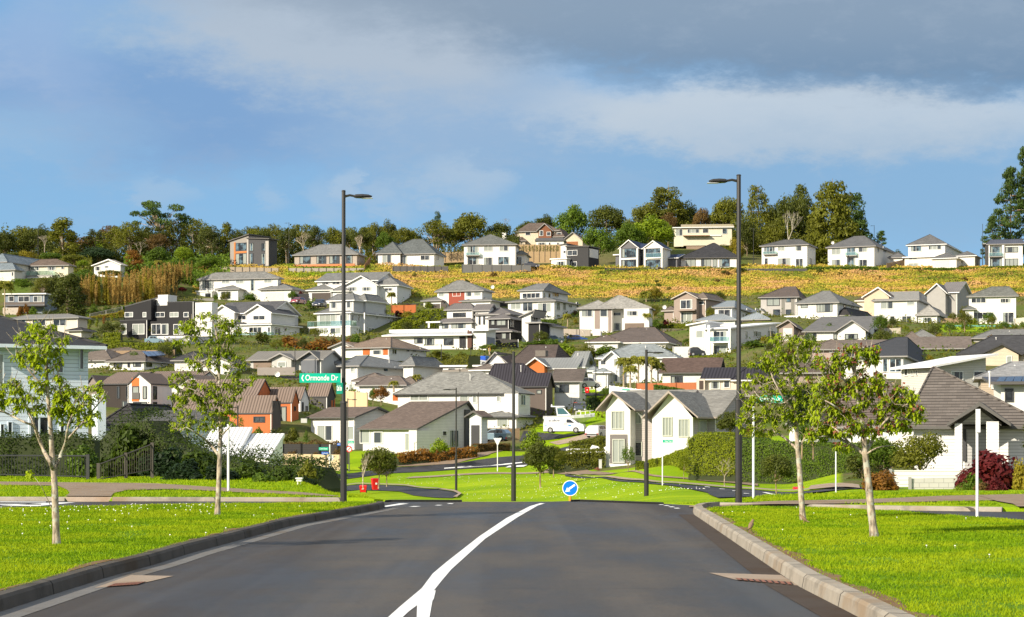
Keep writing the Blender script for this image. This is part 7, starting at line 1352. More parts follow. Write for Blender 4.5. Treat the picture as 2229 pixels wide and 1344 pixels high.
me = leafmesh('rough_grass', C_, N_, S_, np.clip(.52 + p2 * .62 + rng.normal(size=n) * .05, 0, 1), mat('bank growth', fnbank), rng, .6); tagit(link('rough_grass', me), 'golden rough grass and scrub covering the steep bank', 'grass', kind='stuff')
# rough garden growth between the houses on the slope
n = 100000; D = rng.uniform(255, 436, n); px = rng.uniform(-60, 2300, n); x = (px - CX) * D / F; z = land(x, D); pt = np.array([noise.noise(Vector((a / 6, b / 6, 5))) for a, b in zip(x, D)]); k = pt > .05; x, D, z, pt = x[k], D[k], z[k], pt[k]; n = len(x)
C_ = np.stack([x, D, z + rng.uniform(0, 1, n) * np.clip(pt * 3.0, .2, 1.1)], 1); N_ = rng.normal(size=(n, 3)) * .6 + np.array([0, -.4, .8])
me = leafmesh('undergrowth', C_, N_, .22 * rng.uniform(.6, 1.4, n), rng.uniform(0, 1, n), leafmat('olive'), rng, .6); tagit(link('undergrowth', me), 'mixed green garden growth between the hillside houses', 'undergrowth', kind='stuff')
n = 24000; D = rng.uniform(262, 436, n); px = rng.uniform(-60, 2300, n); x = (px - CX) * D / F; z = land(x, D); pt = np.array([noise.noise(Vector((a / 4 + 50, b / 4, 9))) for a, b in zip(x, D)]); k = pt > .12; x, D, z, pt = x[k], D[k], z[k], pt[k]; n = len(x)
C_ = np.stack([x, D, z + rng.uniform(0, 1, n) * np.clip(pt * 4.5, .3, 1.8)], 1); me = leafmesh('undergrowth', C_, rng.normal(size=(n, 3)) * .6 + np.array([0, -.4, .8]), .2 * rng.uniform(.6, 1.4, n), rng.uniform(0, 1, n), leafmat('green'), rng, .6); tagit(link('undergrowth', me), 'fresh green leafy garden plants between the hillside houses', 'undergrowth', kind='stuff')

# ------------------------------------------------------------ street lamps
M_POLE = m_plain((.022, .021, .020), .45, spec=.5)
def lamp(label, px, base, top, D, arm, r_=.055, rl=.088, low=.32, armlen=.5, head=.62, sc=1.0):
    z0 = P(px, base, D); Hh = (base - top) * D / F; e = empty('street_lamp', z0, 0, label, 'street lamp', 'black street lamps'); m = MB()
    hl = Hh * low; m.tube([(0, 0, -.6), (0, 0, hl)], [rl, rl * .98], 4 if False else 12); m.tube([(0, 0, hl), (0, 0, hl + .05)], [rl * 1.12, rl * 1.05], 12); m.tube([(0, 0, hl + .03), (0, 0, Hh)], [r_, r_ * .92], 10); m.tube([(0, 0, Hh), (0, 0, Hh + .03)], [r_ * 1.1, r_ * .8], 10)
    m.build('pole', M_POLE, e, smooth=False)
    if arm:
        a = MB(); za = Hh - .13; a.tube([(arm * r_ * .5, 0, za), (arm * .16, 0, za + .03), (arm * armlen, 0, za - .0)], [.035, .03, .028], 6); a.build('arm', M_POLE, e)
        h_ = MB(); secs = [(0, .04, .03), (.12, .085, .05), (.45, .12, .055), (.8, .10, .045), (1, .03, .015)]; prev = None
        for t, w_, th in secs:
            x = arm * (armlen - .06 + t * head); ring = [(x, -w_, za), (x, -w_ * .6, za + th), (x, w_ * .6, za + th), (x, w_, za), (x, w_ * .7, za - th * .8), (x, -w_ * .7, za - th * .8)]
            if prev:
                for j in range(6): h_.poly([prev[j], prev[(j + 1) % 6], ring[(j + 1) % 6], ring[j]])
            else: h_.poly(ring)
            prev = ring
        h_.poly(prev); hd = h_.build('lamp_head', M_POLE, e); l_ = MB(); x0, x1 = arm * (armlen + .15), arm * (armlen + .42); l_.box(min(x0, x1), max(x0, x1), -.07, .07, za - .055, za - .042); l_.build('lens', m_plain((.45, .46, .45), .2), hd)
    return e
LL = lamp('tall black street lamp on the left carrying the green street name signs', 748, 1095, 417, 51, 1, armlen=.32, head=.47, r_=.053, rl=.083)
lamp('tall black street lamp on the right in front of the clipped hedge', 1608, 1102, 383, 48, -1, armlen=.34, head=.44, r_=.058, rl=.086)
lamp('black street lamp rising behind the crest at the centre of the road', 1118, 1122, 767, 104, -1, r_=.085, rl=.13, armlen=.4, head=.6, low=.30); lamp('black street lamp behind the crest right of the round blue sign', 1407, 1110, 763, 106, 1, r_=.08, rl=.13, armlen=.4, head=.6, low=.29)
lamp('black street lamp standing on the grass oval before the white bungalow', 993, 1062, 845, 160, -1, r_=.06, rl=.10); lamp('black lamp post without visible head in front of the white bungalow', 1041, 998, 855, 238, 0, r_=.06, rl=.10)
for lab, px, b_, t_, D, ar in [('thin black lamp behind the basketball hoop house', 1297, 855, 773, 288, 1), ('thin black lamp before the grey house with two garage bays', 642, 810, 753, 288, 0), ('thin black lamp by the white flecked hedge', 960.6, 794, 749.6, 318, -1), ('thin black lamp right of the thin hedge lamp', 1025, 800, 756, 318, 1),
   ('ridge lamp beside the short pine', 2138.8, 580, 488, 490, 0), ('small ridge lamp right of the largest conifer', 1903, 540, 491, 545, -1), ('thin lamp among the blue cars', 1261, 750, 690, 366, 0), ('thin black lamp behind the tall left lamp post', 757, 1020, 868, 225, 1), ('black lamp behind the second left street tree', 517.6, 960, 884, 150, -1),
   ('thin lamp before the palm clump', 1363, 856, 812, 250, 0), ('ridge lamp before the wood left of the brick house', 629, 575, 485, 505, -1), ('thin black lamp in the wood at far left', 83, 560, 493, 505, 0), ('ridge lamp hidden among trees right of the lamp post', 1640, 585, 497, 500, -1)]:
    lamp(lab, px, b_, t_, D, ar, r_=.06, rl=.09)
# ------------------------------------------------------------ signs
M_GREEN = m_plain((.0, .42, .27), .35, spec=.4, var=.04); M_SIGNB = m_plain((.0, .11, .55), .35, var=.04); M_LET = m_plain((.82, .84, .82), .5, var=.02)
def text(s, size, loc, rot, m, parent, width=None, bold=.012, name='lettering'):
    c = bpy.data.curves.new('lettering', 'FONT'); c.body = s; c.size = size; c.extrude = .0015; c.offset = bold * size; c.align_x = 'CENTER'; c.align_y = 'CENTER'; c.materials.append(m)
    q = bpy.data.objects.new('t', c); COL.objects.link(q); bpy.context.view_layer.update(); me = bpy.data.meshes.new_from_object(q.evaluated_get(bpy.context.evaluated_depsgraph_get())); bpy.data.objects.remove(q)
    me.materials.clear(); me.materials.append(m); o = link(name, me, parent); o.location = loc; o.rotation_euler = rot
    if width: bpy.context.view_layer.update(); o.scale.x = width / max(.01, o.dimensions.x)
    return o
def blade(name, label, px0, px1, py0, py1, D, m, s, rz=0, tw=None, chev=None, mc=M_LET, group='street name signs', ts=.62, cx=0):
    w_, h_ = (px1 - px0) * D / F / max(.2, math.cos(rz)), (py1 - py0) * D / F; c = P((px0 + px1) / 2, (py0 + py1) / 2, D); e = empty(name, c, rz, label, 'sign', group)
    b = MB(); b.box(-w_ / 2, w_ / 2, -.012, .012, -h_ / 2, h_ / 2); b.build('panel', m, e)
    if s: text(s, h_ * ts * 1.35, (cx, -.016, 0), (R(90), 0, 0), mc, e, tw or w_ * .8)
    if chev:
        g = MB(); x = chev * w_ * .455; d_ = -chev * h_ * .16; t = h_ * .085
        for sg in (-1, 1): g.poly([(x, -.015, 0), (x + d_, -.015, sg * h_ * .33), (x + d_ - chev * t * 1.4, -.015, sg * h_ * .33), (x - chev * t * 1.4, -.015, 0)][::1])
        g.build('chevron', mc, e)
    return e
blade('street_sign', 'long green Ormonde Dr street name sign with white arrow on the left lamp post', 652, 741.5, 813, 833.5, 50.8, M_GREEN, 'Ormonde Dr', tw=.83, chev=-1, cx=.04)
blade('street_sign', 'small green street name sign turned edge on beneath the long one on the lamp post', 732, 747.5, 834, 858, 50.6, m_plain((.0, .20, .13), .4, var=.04), 'Clark Cres', rz=R(-62), ts=.5)
def polesign(label, px, base, top, D, r_=.03, cap=True):
    e = empty('sign_post', P(px, base, D), 0, label, 'sign post'); h_ = (base - top) * D / F; b = MB(); b.tube([(0, 0, -.3), (0, 0, h_)], r_, 10); b.tube([(0, 0, h_), (0, 0, h_ + .015)], r_ * 1.1, 10); b.build('pole', m_plain((.72, .73, .74), .45), e); return e, h_
polesign('white round post carrying the green sign behind the third street tree', 1640, 1087, 862, 53.8, .034); blade('street_sign', 'green Ormonde Dr sign half hidden by the third street tree leaves', 1643.5, 1709, 861, 877.5, 53.7, M_GREEN, 'Ormonde Dr', tw=.62, chev=1, cx=-.03)
polesign('white post behind the second left street tree', 497, 1077, 925, 58, .036); polesign('slim white post between the two right street trees', 1819.5, 1076, 975, 59, .02)
e, h_ = polesign('white post with slanted white sleeve near the right edge', 2127, 1129, 893, 41, .030); b = MB(); b.box(-.03, .055, -.05, .01, h_ - .46, h_ + .02); b.build('sleeve', m_plain((.74, .75, .76)), e)
polesign('white post holding the green Vue Tce street sign', 1442, 1066, 958, 128, .04); blade('street_sign', 'green Vue Tce street name sign with arrow before the twin gabled house', 1443, 1465, 957.5, 964, 127.9, M_GREEN, 'Vue Tce', tw=.42, chev=1)
e, h_ = polesign('tilted white post with small green and blue signs left of the lamp post', 718, 1047, 968, 150, .05)
blade('street_sign', 'small green street name sign on the tilted white post', 694, 714.5, 974, 980.5, 149.9, M_GREEN, 'Colin Green', ts=.55); blade('street_sign', 'small blue street name sign on the tilted white post', 700, 715, 984, 990, 149.85, M_SIGNB, 'Colonial', rz=R(8), ts=.5)
b = MB(); b.tube([(0, -.02, 0), (0, .0, 0)], .24, 20); b.build('round_plate', m_plain((.55, .56, .57)), e).location = (.06, .08, (1047 - 997) * 150 / F)
blade('street_sign', 'tiny blue street sign peeking left of the lamp post', 734, 742, 965, 970.5, 196, M_SIGNB, 'C', ts=.5); blade('street_sign', 'tiny green street sign peeking right of the lamp post', 757, 770, 960, 966, 196, M_GREEN, 'Colin', ts=.5)
def disc(b, c, r_, y, n=32): b.poly([(c[0] + math.cos(i / n * 6.2832) * r_, y, c[1] + math.sin(i / n * 6.2832) * r_) for i in range(n)])
# keep left sign
D = 66; e = empty('traffic_sign', P(1241, 1086, D), 0, 'round blue sign with white arrow pointing down left at the road crest', 'traffic sign'); s = D / F
b = MB(); b.tube([(0, .02, -.5), (0, .02, .10)], .045, 10); b.build('post_base', m_plain((.62, .25, .02)), e); b = MB(); b.tube([(0, .02, .10), (0, .02, .5)], .035, 10); b.build('post', M_WHITE, e)
cz = (1086 - 1063) * s; r_ = 17.2 * s; b = MB(); b.tube([(0, -.02, cz), (0, 0, cz)], r_, 40); b.build('rim', M_WHITE, e); b = MB(); disc(b, (0, cz), r_ * .90, -.022, 40); b.build('face', m_plain((.0, .16, .75), .35, var=.02), e)
b = MB(); ar = [(11, 7), (8.2, 10.6), (-4.5, 1.6), (-2.2, -4.0 + 3), (-11.2, -8.6), (.2, -7.6), (-1.8, -2.6)]; ar = [(11.3, 5.6), (9.0, 9.0), (-4.9, -0.6), (-6.6, 1.9), (-10.8, -8.2), (-.1, -6.8), (-2.2, -4.3)]
b.poly([(x * s, -.025, cz + y * s) for x, y in ar]); b.build('arrow', M_LET, e)
# give way sign seen from behind
e = empty('traffic_sign', P(1083, 1020, 205), 0, 'white triangular give way sign seen from behind on the side road', 'traffic sign'); s = 205 / F
b = MB(); b.tube([(0, 0, -.3), (0, 0, 52 * s)], .05, 8); b.build('post', M_WHITE, e); b = MB(); tri = [(-9 * s, 66 * s), (9 * s, 66 * s), (1 * s, 50.5 * s), (-1 * s, 50.5 * s)]; b.mesh([(x, -.07, z) for x, z in tri] + [(x, -.09, z) for x, z in tri], [(0, 1, 2, 3), (7, 6, 5, 4), (0, 4, 5, 1), (1, 5, 6, 2), (2, 6, 7, 3), (3, 7, 4, 0)]); b.build('plate', m_plain((.66, .67, .68)), e)
e = empty('traffic_sign', P(760, 1020, 200), 0, 'round no turn sign with red ring half behind the lamp post', 'traffic sign'); s = 200 / F
b = MB(); b.tube([(0, 0, -.3), (0, 0, 48 * s)], .06, 8); b.build('post', m_plain((.1, .1, .1)), e); b = MB(); disc(b, (0, 42 * s), 7 * s, -.08); b.build('ring', m_plain((.6, .02, .02)), e); b = MB(); disc(b, (0, 42 * s), 5 * s, -.09); b.build('face', M_WHITE, e)
b = MB(); q = s; b.poly([(-4.2 * q, -.1, 38.6 * q), (-3 * q, -.1, 37.6 * q), (4.2 * q, -.1, 45.4 * q), (3 * q, -.1, 46.4 * q)]); b.build('slash', m_plain((.6, .02, .02)), e)
blade('street_sign', 'tiny green street sign below the palm clump', 1354, 1371, 847.5, 850.5, 240, M_GREEN, None)

# ------------------------------------------------------------ bins, letterboxes, small things
RED = m_plain((.62, .012, .015), .4, var=.05)
def bin_(label, px, base, D, h_, rz=0, m=RED, tilt=0):
    e = empty('wheelie_bin', P(px, base, D), rz, label, 'wheelie bin', 'wheelie bins at the kerb'); b = MB(); w0, w1, d0, d1 = .22, .29, .22, .33; hh = h_ * .86
    b.mesh([(-w0, -d0, .06), (w0, -d0, .06), (w0, d0, .06), (-w0, d0, .06), (-w1, -d1, hh), (w1, -d1, hh), (w1, d1, hh), (-w1, d1, hh)], [(0, 3, 2, 1), (0, 1, 5, 4), (1, 2, 6, 5), (2, 3, 7, 6), (3, 0, 4, 7), (4, 5, 6, 7)]); b.build('body', m, e)
    l_ = MB(); l_.mesh([(-.31, -.36, hh), (.31, -.36, hh), (.31, .36, hh), (-.31, .36, hh), (-.28, -.32, hh + .07), (.28, -.32, hh + .07), (.28, .34, hh + .12), (-.28, .34, hh + .12)], [(0, 3, 2, 1), (4, 5, 6, 7), (0, 1, 5, 4), (1, 2, 6, 5), (2, 3, 7, 6), (3, 0, 4, 7)]); l_.build('lid', m, e)
    for sx in (-1, 1):
        w_ = MB(); w_.tube([(sx * .24, .26, .1), (sx * .29, .26, .1)], .1, 12); w_.build('wheel', M_BLACKT, e)
    s_ = MB(); s_.poly([(-.08, -.285 - .04, hh * .55), (.08, -.285 - .04, hh * .55), (.08, -.32, hh * .72), (-.08, -.32, hh * .72)]); s_.build('sticker', M_WHITE, e); hd = MB(); hd.tube([(-.2, .40, hh + .05), (.2, .40, hh + .05)], .02, 6); hd.build('handle', m, e); return e
bin_('small squat red bin beside the bare young tree', 790.5, 1073.5, 163, .62); bin_('tall red wheelie bin behind the young dark tree', 817, 1068, 166, 1.05, R(18)); bin_('red wheelie bin glimpsed behind the third street tree', 1740, 1083, 104, .50, 0); bin_('distant red wheelie bin on the small lawn', 1278, 857, 266, .85)
bin_('green bin beside the distant red wheelie bin', 1272, 857, 268, .55, 0, m_plain((.02, .12, .03))); bin_('blue recycling bin beside the parked blue cars', 1224, 744, 364, 1.0, 0, m_plain((.01, .08, .5)))
def smallbox(name, label, cat, px0, px1, py0, py1, D, d_, m, roof=None, group=None):
    a, c = P(px0, py1, D), P(px1, py0, D); e = empty(name, a, 0, label, cat, group); b = MB(); b.box(0, c.x - a.x, 0, d_, 0, c.z - a.z); b.build('body', m, e)
    if roof: b = MB(); b.box(-.03, c.x - a.x + .03, -.03, d_ + .03, c.z - a.z, c.z - a.z + .04); b.build('cap', roof, e)
    return e
e = smallbox('letterbox', 'white letterbox on a short post before the dark shrubs', 'letterbox', 645, 656, 1043, 1048.5, 66, .3, M_WHITE, M_WHITE); b = MB(); b.box(.02, .05, .1, .13, -.25, 0); b.box(.11, .14, .1, .13, -.25, 0); b.build('leg', M_WHITE, e)
smallbox('utility_cabinet', 'pale grey utility cabinet at the end of the leafy hedge', 'utility box', 1304, 1310, 1001, 1020, 176, .4, m_plain((.5, .5, .48)), m_plain((.4, .4, .4)))
smallbox('heat_pump', 'white heat pump unit between the townhouses', 'heat pump', 655, 668, 911, 921, 208, .4, m_plain((.5, .5, .48)), M_DKT); smallbox('planter', 'yellow planter before the black cube house', 'planter', 1063, 1068, 755, 765, 325, .4, m_plain((.7, .32, .01)), m_plain((.3, .2, .02)))
# birds
def bird(label, px, base, D, rz, k=1.0):
    m = MB(); pr = None; secs = [(-.16, .008, .03), (-.09, .012, .045), (-.05, .03, .07), (0, .042, .09), (.05, .038, .115), (.075, .022, .135), (.10, .024, .155), (.125, .018, .16), (.14, .004, .155), (.165, .0015, .150)]
    for x, r_, z in secs:
        ring = [(x * .8 * k, math.cos(i / 8 * 6.2832) * r_ * k, (z + math.sin(i / 8 * 6.2832) * r_) * k * 1.15) for i in range(8)]
        if pr:
            for j in range(8): m.poly([pr[j], pr[(j + 1) % 8], ring[(j + 1) % 8], ring[j]])
        pr = ring
    e = empty('bird', P(px, base, D), rz, label, 'bird'); m.build('body', m_plain((.20, .13, .08), .8, var=.4), e, smooth=True)
    for sy in (-.014, .014): l_ = MB(); l_.tube([(0, sy * k, .07 * k), (.01, sy * k, -.01)], .004 * k, 4); l_.build('leg', m_plain((.25, .13, .05)), e)
bird('brown bird standing on the grass near the right kerb', 1634, 1158, 31.2, R(60), .95); bird('pale brown bird below the trunk of the third street tree', 1750, 1140, 34.5, R(150), .8)
# ------------------------------------------------------------ fences and walls
def fence(name, label, px0, px1, top0, top1, base0, base1, D0, D1, m, cat='fence', post=2.0, pm=None, th=.06, k=None, mesh_=False, group=None):
    a, b_ = P(px0, base0, D0), P(px1, base1, D1); h0, h1 = (base0 - top0) * D0 / F, (base1 - top1) * D1 / F; e = empty(name, a, 0, label, cat, group); L = b_ - a; u = Vector((L.x, L.y, 0)).normalized(); v = Vector((-u.y, u.x, 0)) * th
    B = MB()
    if mesh_:
        n = max(2, int(Vector((L.x, L.y, 0)).length / .14))
        for i in range(n):
            p = L * (i / n); hh = h0 + (h1 - h0) * i / n; B.tube([p + Vector((0, 0, .08)), p + Vector((0, 0, hh))], .014, 4, cap=False)
        B.tube([Vector((0, 0, h0)), L + Vector((0, 0, h1))], .03, 4); B.tube([Vector((0, 0, .1)), L + Vector((0, 0, .1))], .025, 4)
    else:
        z = Vector((0, 0, -.8)); B.mesh([z, L + z, L + Vector((0, 0, h1)), Vector((0, 0, h0)), z + v, L + v + z, L + v + Vector((0, 0, h1)), v + Vector((0, 0, h0))], [(0, 1, 2, 3), (5, 4, 7, 6), (3, 2, 6, 7), (0, 3, 7, 4), (1, 5, 6, 2), (0, 4, 5, 1)])
    B.build('panel', m, e, uv=True); n = max(1, int(Vector((L.x, L.y, 0)).length / post)); pb = pm or m
    for i in range(n + 1):
        p = L * (i / n); hh = h0 + (h1 - h0) * i / n; q = MB(); q.box(p.x - .06, p.x + .06, p.y - .1, p.y - .02, p.z - .5, p.z + hh + .06); q.build('post', pb, e)
    return e
WD = m_wall((.30, .21, .13), 'vert'); MB_ = m_wall((.05, .048, .045), 'board'); ORF = m_wall((.30, .10, .04), 'vert'); STR = m_wall((.50, .40, .24), 'vert')
fence('fence', 'black garden fence on the far left verge', -40, 192, 992, 993, 1038, 1044, 76, 74, M_BLACKT, mesh_=True, post=3.6); fence('handrail', 'sloping timber handrail through the dark shrubs', 215, 332, 1012, 967, 1050, 1028, 74, 77, m_plain((.065, .055, .045)), cat='handrail', mesh_=True, post=1.2)
fence('fence', 'white slatted fence in front of the great brown roof', 1938, 2098, 1024, 1024, 1046, 1046, 84, 84, m_wall((.66, .66, .64), 'board'), post=2.0); fence('retaining_wall', 'pale block retaining wall below the white slatted fence', 1980, 2096, 1042, 1040, 1072, 1072, 80, 80, m_wall((.5, .49, .46), 'brick'), cat='wall')
fence('fence', 'dark board fence above the stepped retaining wall at the lower left', 575, 735, 966, 968, 990, 990, 208, 208, MB_, post=1.9); fence('retaining_wall', 'pale timber retaining wall with round posts left of the lamp post', 586, 740, 988, 990, 1006, 1008, 205, 203, STR, cat='wall', post=1.3, pm=m_bark((.2, .16, .11)))
fence('fence', 'timber fence behind the silver blue hatchback', 1048, 1130, 933, 933, 952, 944, 244, 246, WD); fence('fence', 'red brown timber fence behind the palm clump', 1385, 1516, 835, 833, 848, 848, 256, 250, ORF, post=2.4); fence('fence', 'white fence below the palm clump', 1327, 1424, 840, 852, 854, 860, 252, 236, m_wall((.72, .72, .70), 'vert'), post=1.6, pm=M_WHITE)
fence('fence', 'pale timber fence above the russet topped tree', 745, 800, 850, 856, 880, 884, 258, 256, STR, post=1.5, pm=m_plain((.3, .2, .12))); fence('fence', 'orange timber fence beside the palm at the golden bank', 852, 905, 665, 664, 676, 676, 410, 410, m_wall((.40, .12, .04), 'vert'))
fence('fence', 'black shadecloth fence along the ridge before the twin gabled house', 1317, 1458, 584, 585, 593, 594, 464, 464, M_BLACKT, post=4); fence('fence', 'charcoal shadecloth fence on the ridge right of the lamp post', 1612, 1756, 585, 585, 595, 595, 464, 464, m_plain((.07, .07, .07)), post=5)
fence('retaining_wall', 'pale concrete wall with dark posts under the low brick house', 628, 792, 584, 584, 589, 589, 465, 465, m_wall((.36, .32, .27)), cat='wall', post=1.6, pm=M_DKT); fence('retaining_wall', 'pale stepped wall below the timber modern house', 480, 606, 581, 584, 587, 588, 465, 465, m_wall((.36, .30, .23)), cat='wall', post=1.6, pm=M_DKT)
fence('fence', 'grey picket fence under the white peaked house', 855, 975, 580, 580, 590, 590, 465, 465, m_plain((.09, .085, .08)), post=1.6); fence('fence', 'dark deck wall in front of the white pyramid roofed house', 1006, 1155, 576, 578, 587, 588, 464, 464, m_plain((.13, .13, .125)), post=2)
fence('fence', 'orange brown fence climbing right of the brick house', 794, 806, 575, 560, 588, 576, 466, 476, m_wall((.28, .15, .07), 'vert')); fence('fence', 'brown fence beside the stepped cream house', 1930, 1970, 574, 565, 584, 584, 467, 474, WD)
fence('fence', 'dark fence at the foot of the bank behind the red panel house', 866, 955, 660, 662, 674, 676, 426, 424, m_plain((.02, .018, .016))); fence('fence', 'dark fence right of the red panelled house', 1070, 1108, 656, 656, 674, 674, 424, 424, m_plain((.02, .018, .016)))
fence('fence', 'timber fence between the pale house and the terrace house', 2048, 2100, 694, 690, 704, 704, 392, 392, WD); fence('fence', 'cream fence on the right of the terrace house', 2208, 2240, 694, 690, 712, 712, 380, 380, m_wall((.6, .56, .46), 'vert'))
fence('fence', 'green netting fence along the grass right of the slope', 2060, 2208, 708, 708, 716, 716, 372, 372, m_plain((.12, .30, .24)), post=4); fence('fence', 'charcoal fence before the black cube house', 1072, 1128, 738, 740, 750, 750, 350, 348, MB_, post=3, pm=M_WHITE); fence('fence', 'wire fence above the climbing yellow hedge', 196, 266, 684, 668, 692, 678, 354, 354, m_plain((.25, .24, .22)), mesh_=True)
fence('retaining_wall', 'dark stone wall below the clipped hedge on the slope', 1440, 1512, 716, 717, 724, 724, 368, 368, m_wall((.16, .14, .11), 'brick'), cat='wall', post=30)
for q in [('brown timber garden fence left of the low hip roofed townhouse row', 395, 470, 776, 774, 784, 784, 300, 300, WD), ('dark fence behind the parked dark red car', 640, 672, 640, 640, 652, 652, 424, 424, M_BLACKT), ('timber fence below the grey weatherboard house', 735, 800, 748, 744, 758, 756, 352, 352, WD),
  ('brown fence between the red panelled house and the stepped house', 1020, 1075, 700, 702, 716, 716, 388, 388, MB_), ('grey fence under the palms before the taupe pillared house', 1225, 1285, 716, 718, 728, 728, 372, 370, m_wall((.30, .26, .22), 'vert')), ('timber fence beneath the taupe gabled house', 1395, 1445, 722, 722, 734, 734, 360, 360, WD),
  ('dark fence below the brown roofed house with stone columns', 1690, 1740, 696, 698, 706, 708, 386, 380, M_DKT), ('pale fence left of the grey gabled farmhouse style house', 1900, 1960, 716, 714, 724, 724, 345, 345, m_wall((.45, .40, .32), 'vert')), ('long brown fence behind the brown tiled roofs on the right', 1940, 2110, 750, 748, 758, 758, 300, 300, WD),
  ('grey fence between the joined grey roofs and the thin hedge', 960, 1040, 806, 802, 816, 812, 300, 300, m_wall((.28, .25, .22), 'board')), ('dark brown fence below the white flecked hedge', 905, 1000, 800, 796, 808, 806, 306, 306, MB_), ('timber fence above the solar panelled house', 250, 380, 764, 762, 770, 770, 304, 304, WD),
  ('white wall beside the garage of the white roofed modern house', 1465, 1503, 755, 755, 772, 772, 326, 326, WH), ('charcoal fence on the far right behind the great brown roof', 2100, 2229, 806, 806, 818, 818, 235, 235, MB_)]:
    fence('fence', q[0], *q[1:])
# planted terraces on the ridge
for k_, (t_, b_, D_) in enumerate([(548, 566, 486), (533, 549, 500)]):
    x0, x1 = ((1125, 1222) if k_ == 0 else (1128, 1222)); fence('retaining_wall', ['lower', 'upper'][k_] + ' timber terrace wall with posts beneath the cream gabled house', x0, x1, t_, t_, b_, b_, D_, D_, m_wall((.40, .28, .15)), cat='wall', post=1.3, pm=m_plain((.22, .16, .10)))
fence('retaining_wall', 'timber terrace wall left of the pyramid roofed house', 955, 1010, 550, 548, 566, 564, 488, 488, m_wall((.38, .27, .15)), cat='wall', post=1.3, pm=m_plain((.2, .14, .09)))
for k_ in range(12): B_('olive', 1130 + k_ * 7.6, 550, 535, 498, 7, 'small clipped shrub in the row on the terraces', k_, 'column', 'clipped shrubs in the terrace row', cat='shrub') if False else plant('shrub', 'column', 'olive', 1130 + k_ * 7.6, 550, 535, 496, 8, 'small clipped shrub in the row on the terraces', 'shrub', 'clipped shrubs in the terrace row', k_, .5)
for k_ in range(7): plant('shrub', 'column', 'olive', 960 + k_ * 7.4, 552, 536, 486, 8, 'small clipped shrub in the row behind the peaked white house', 'shrub', 'clipped shrubs behind the peaked house', k_, .5)
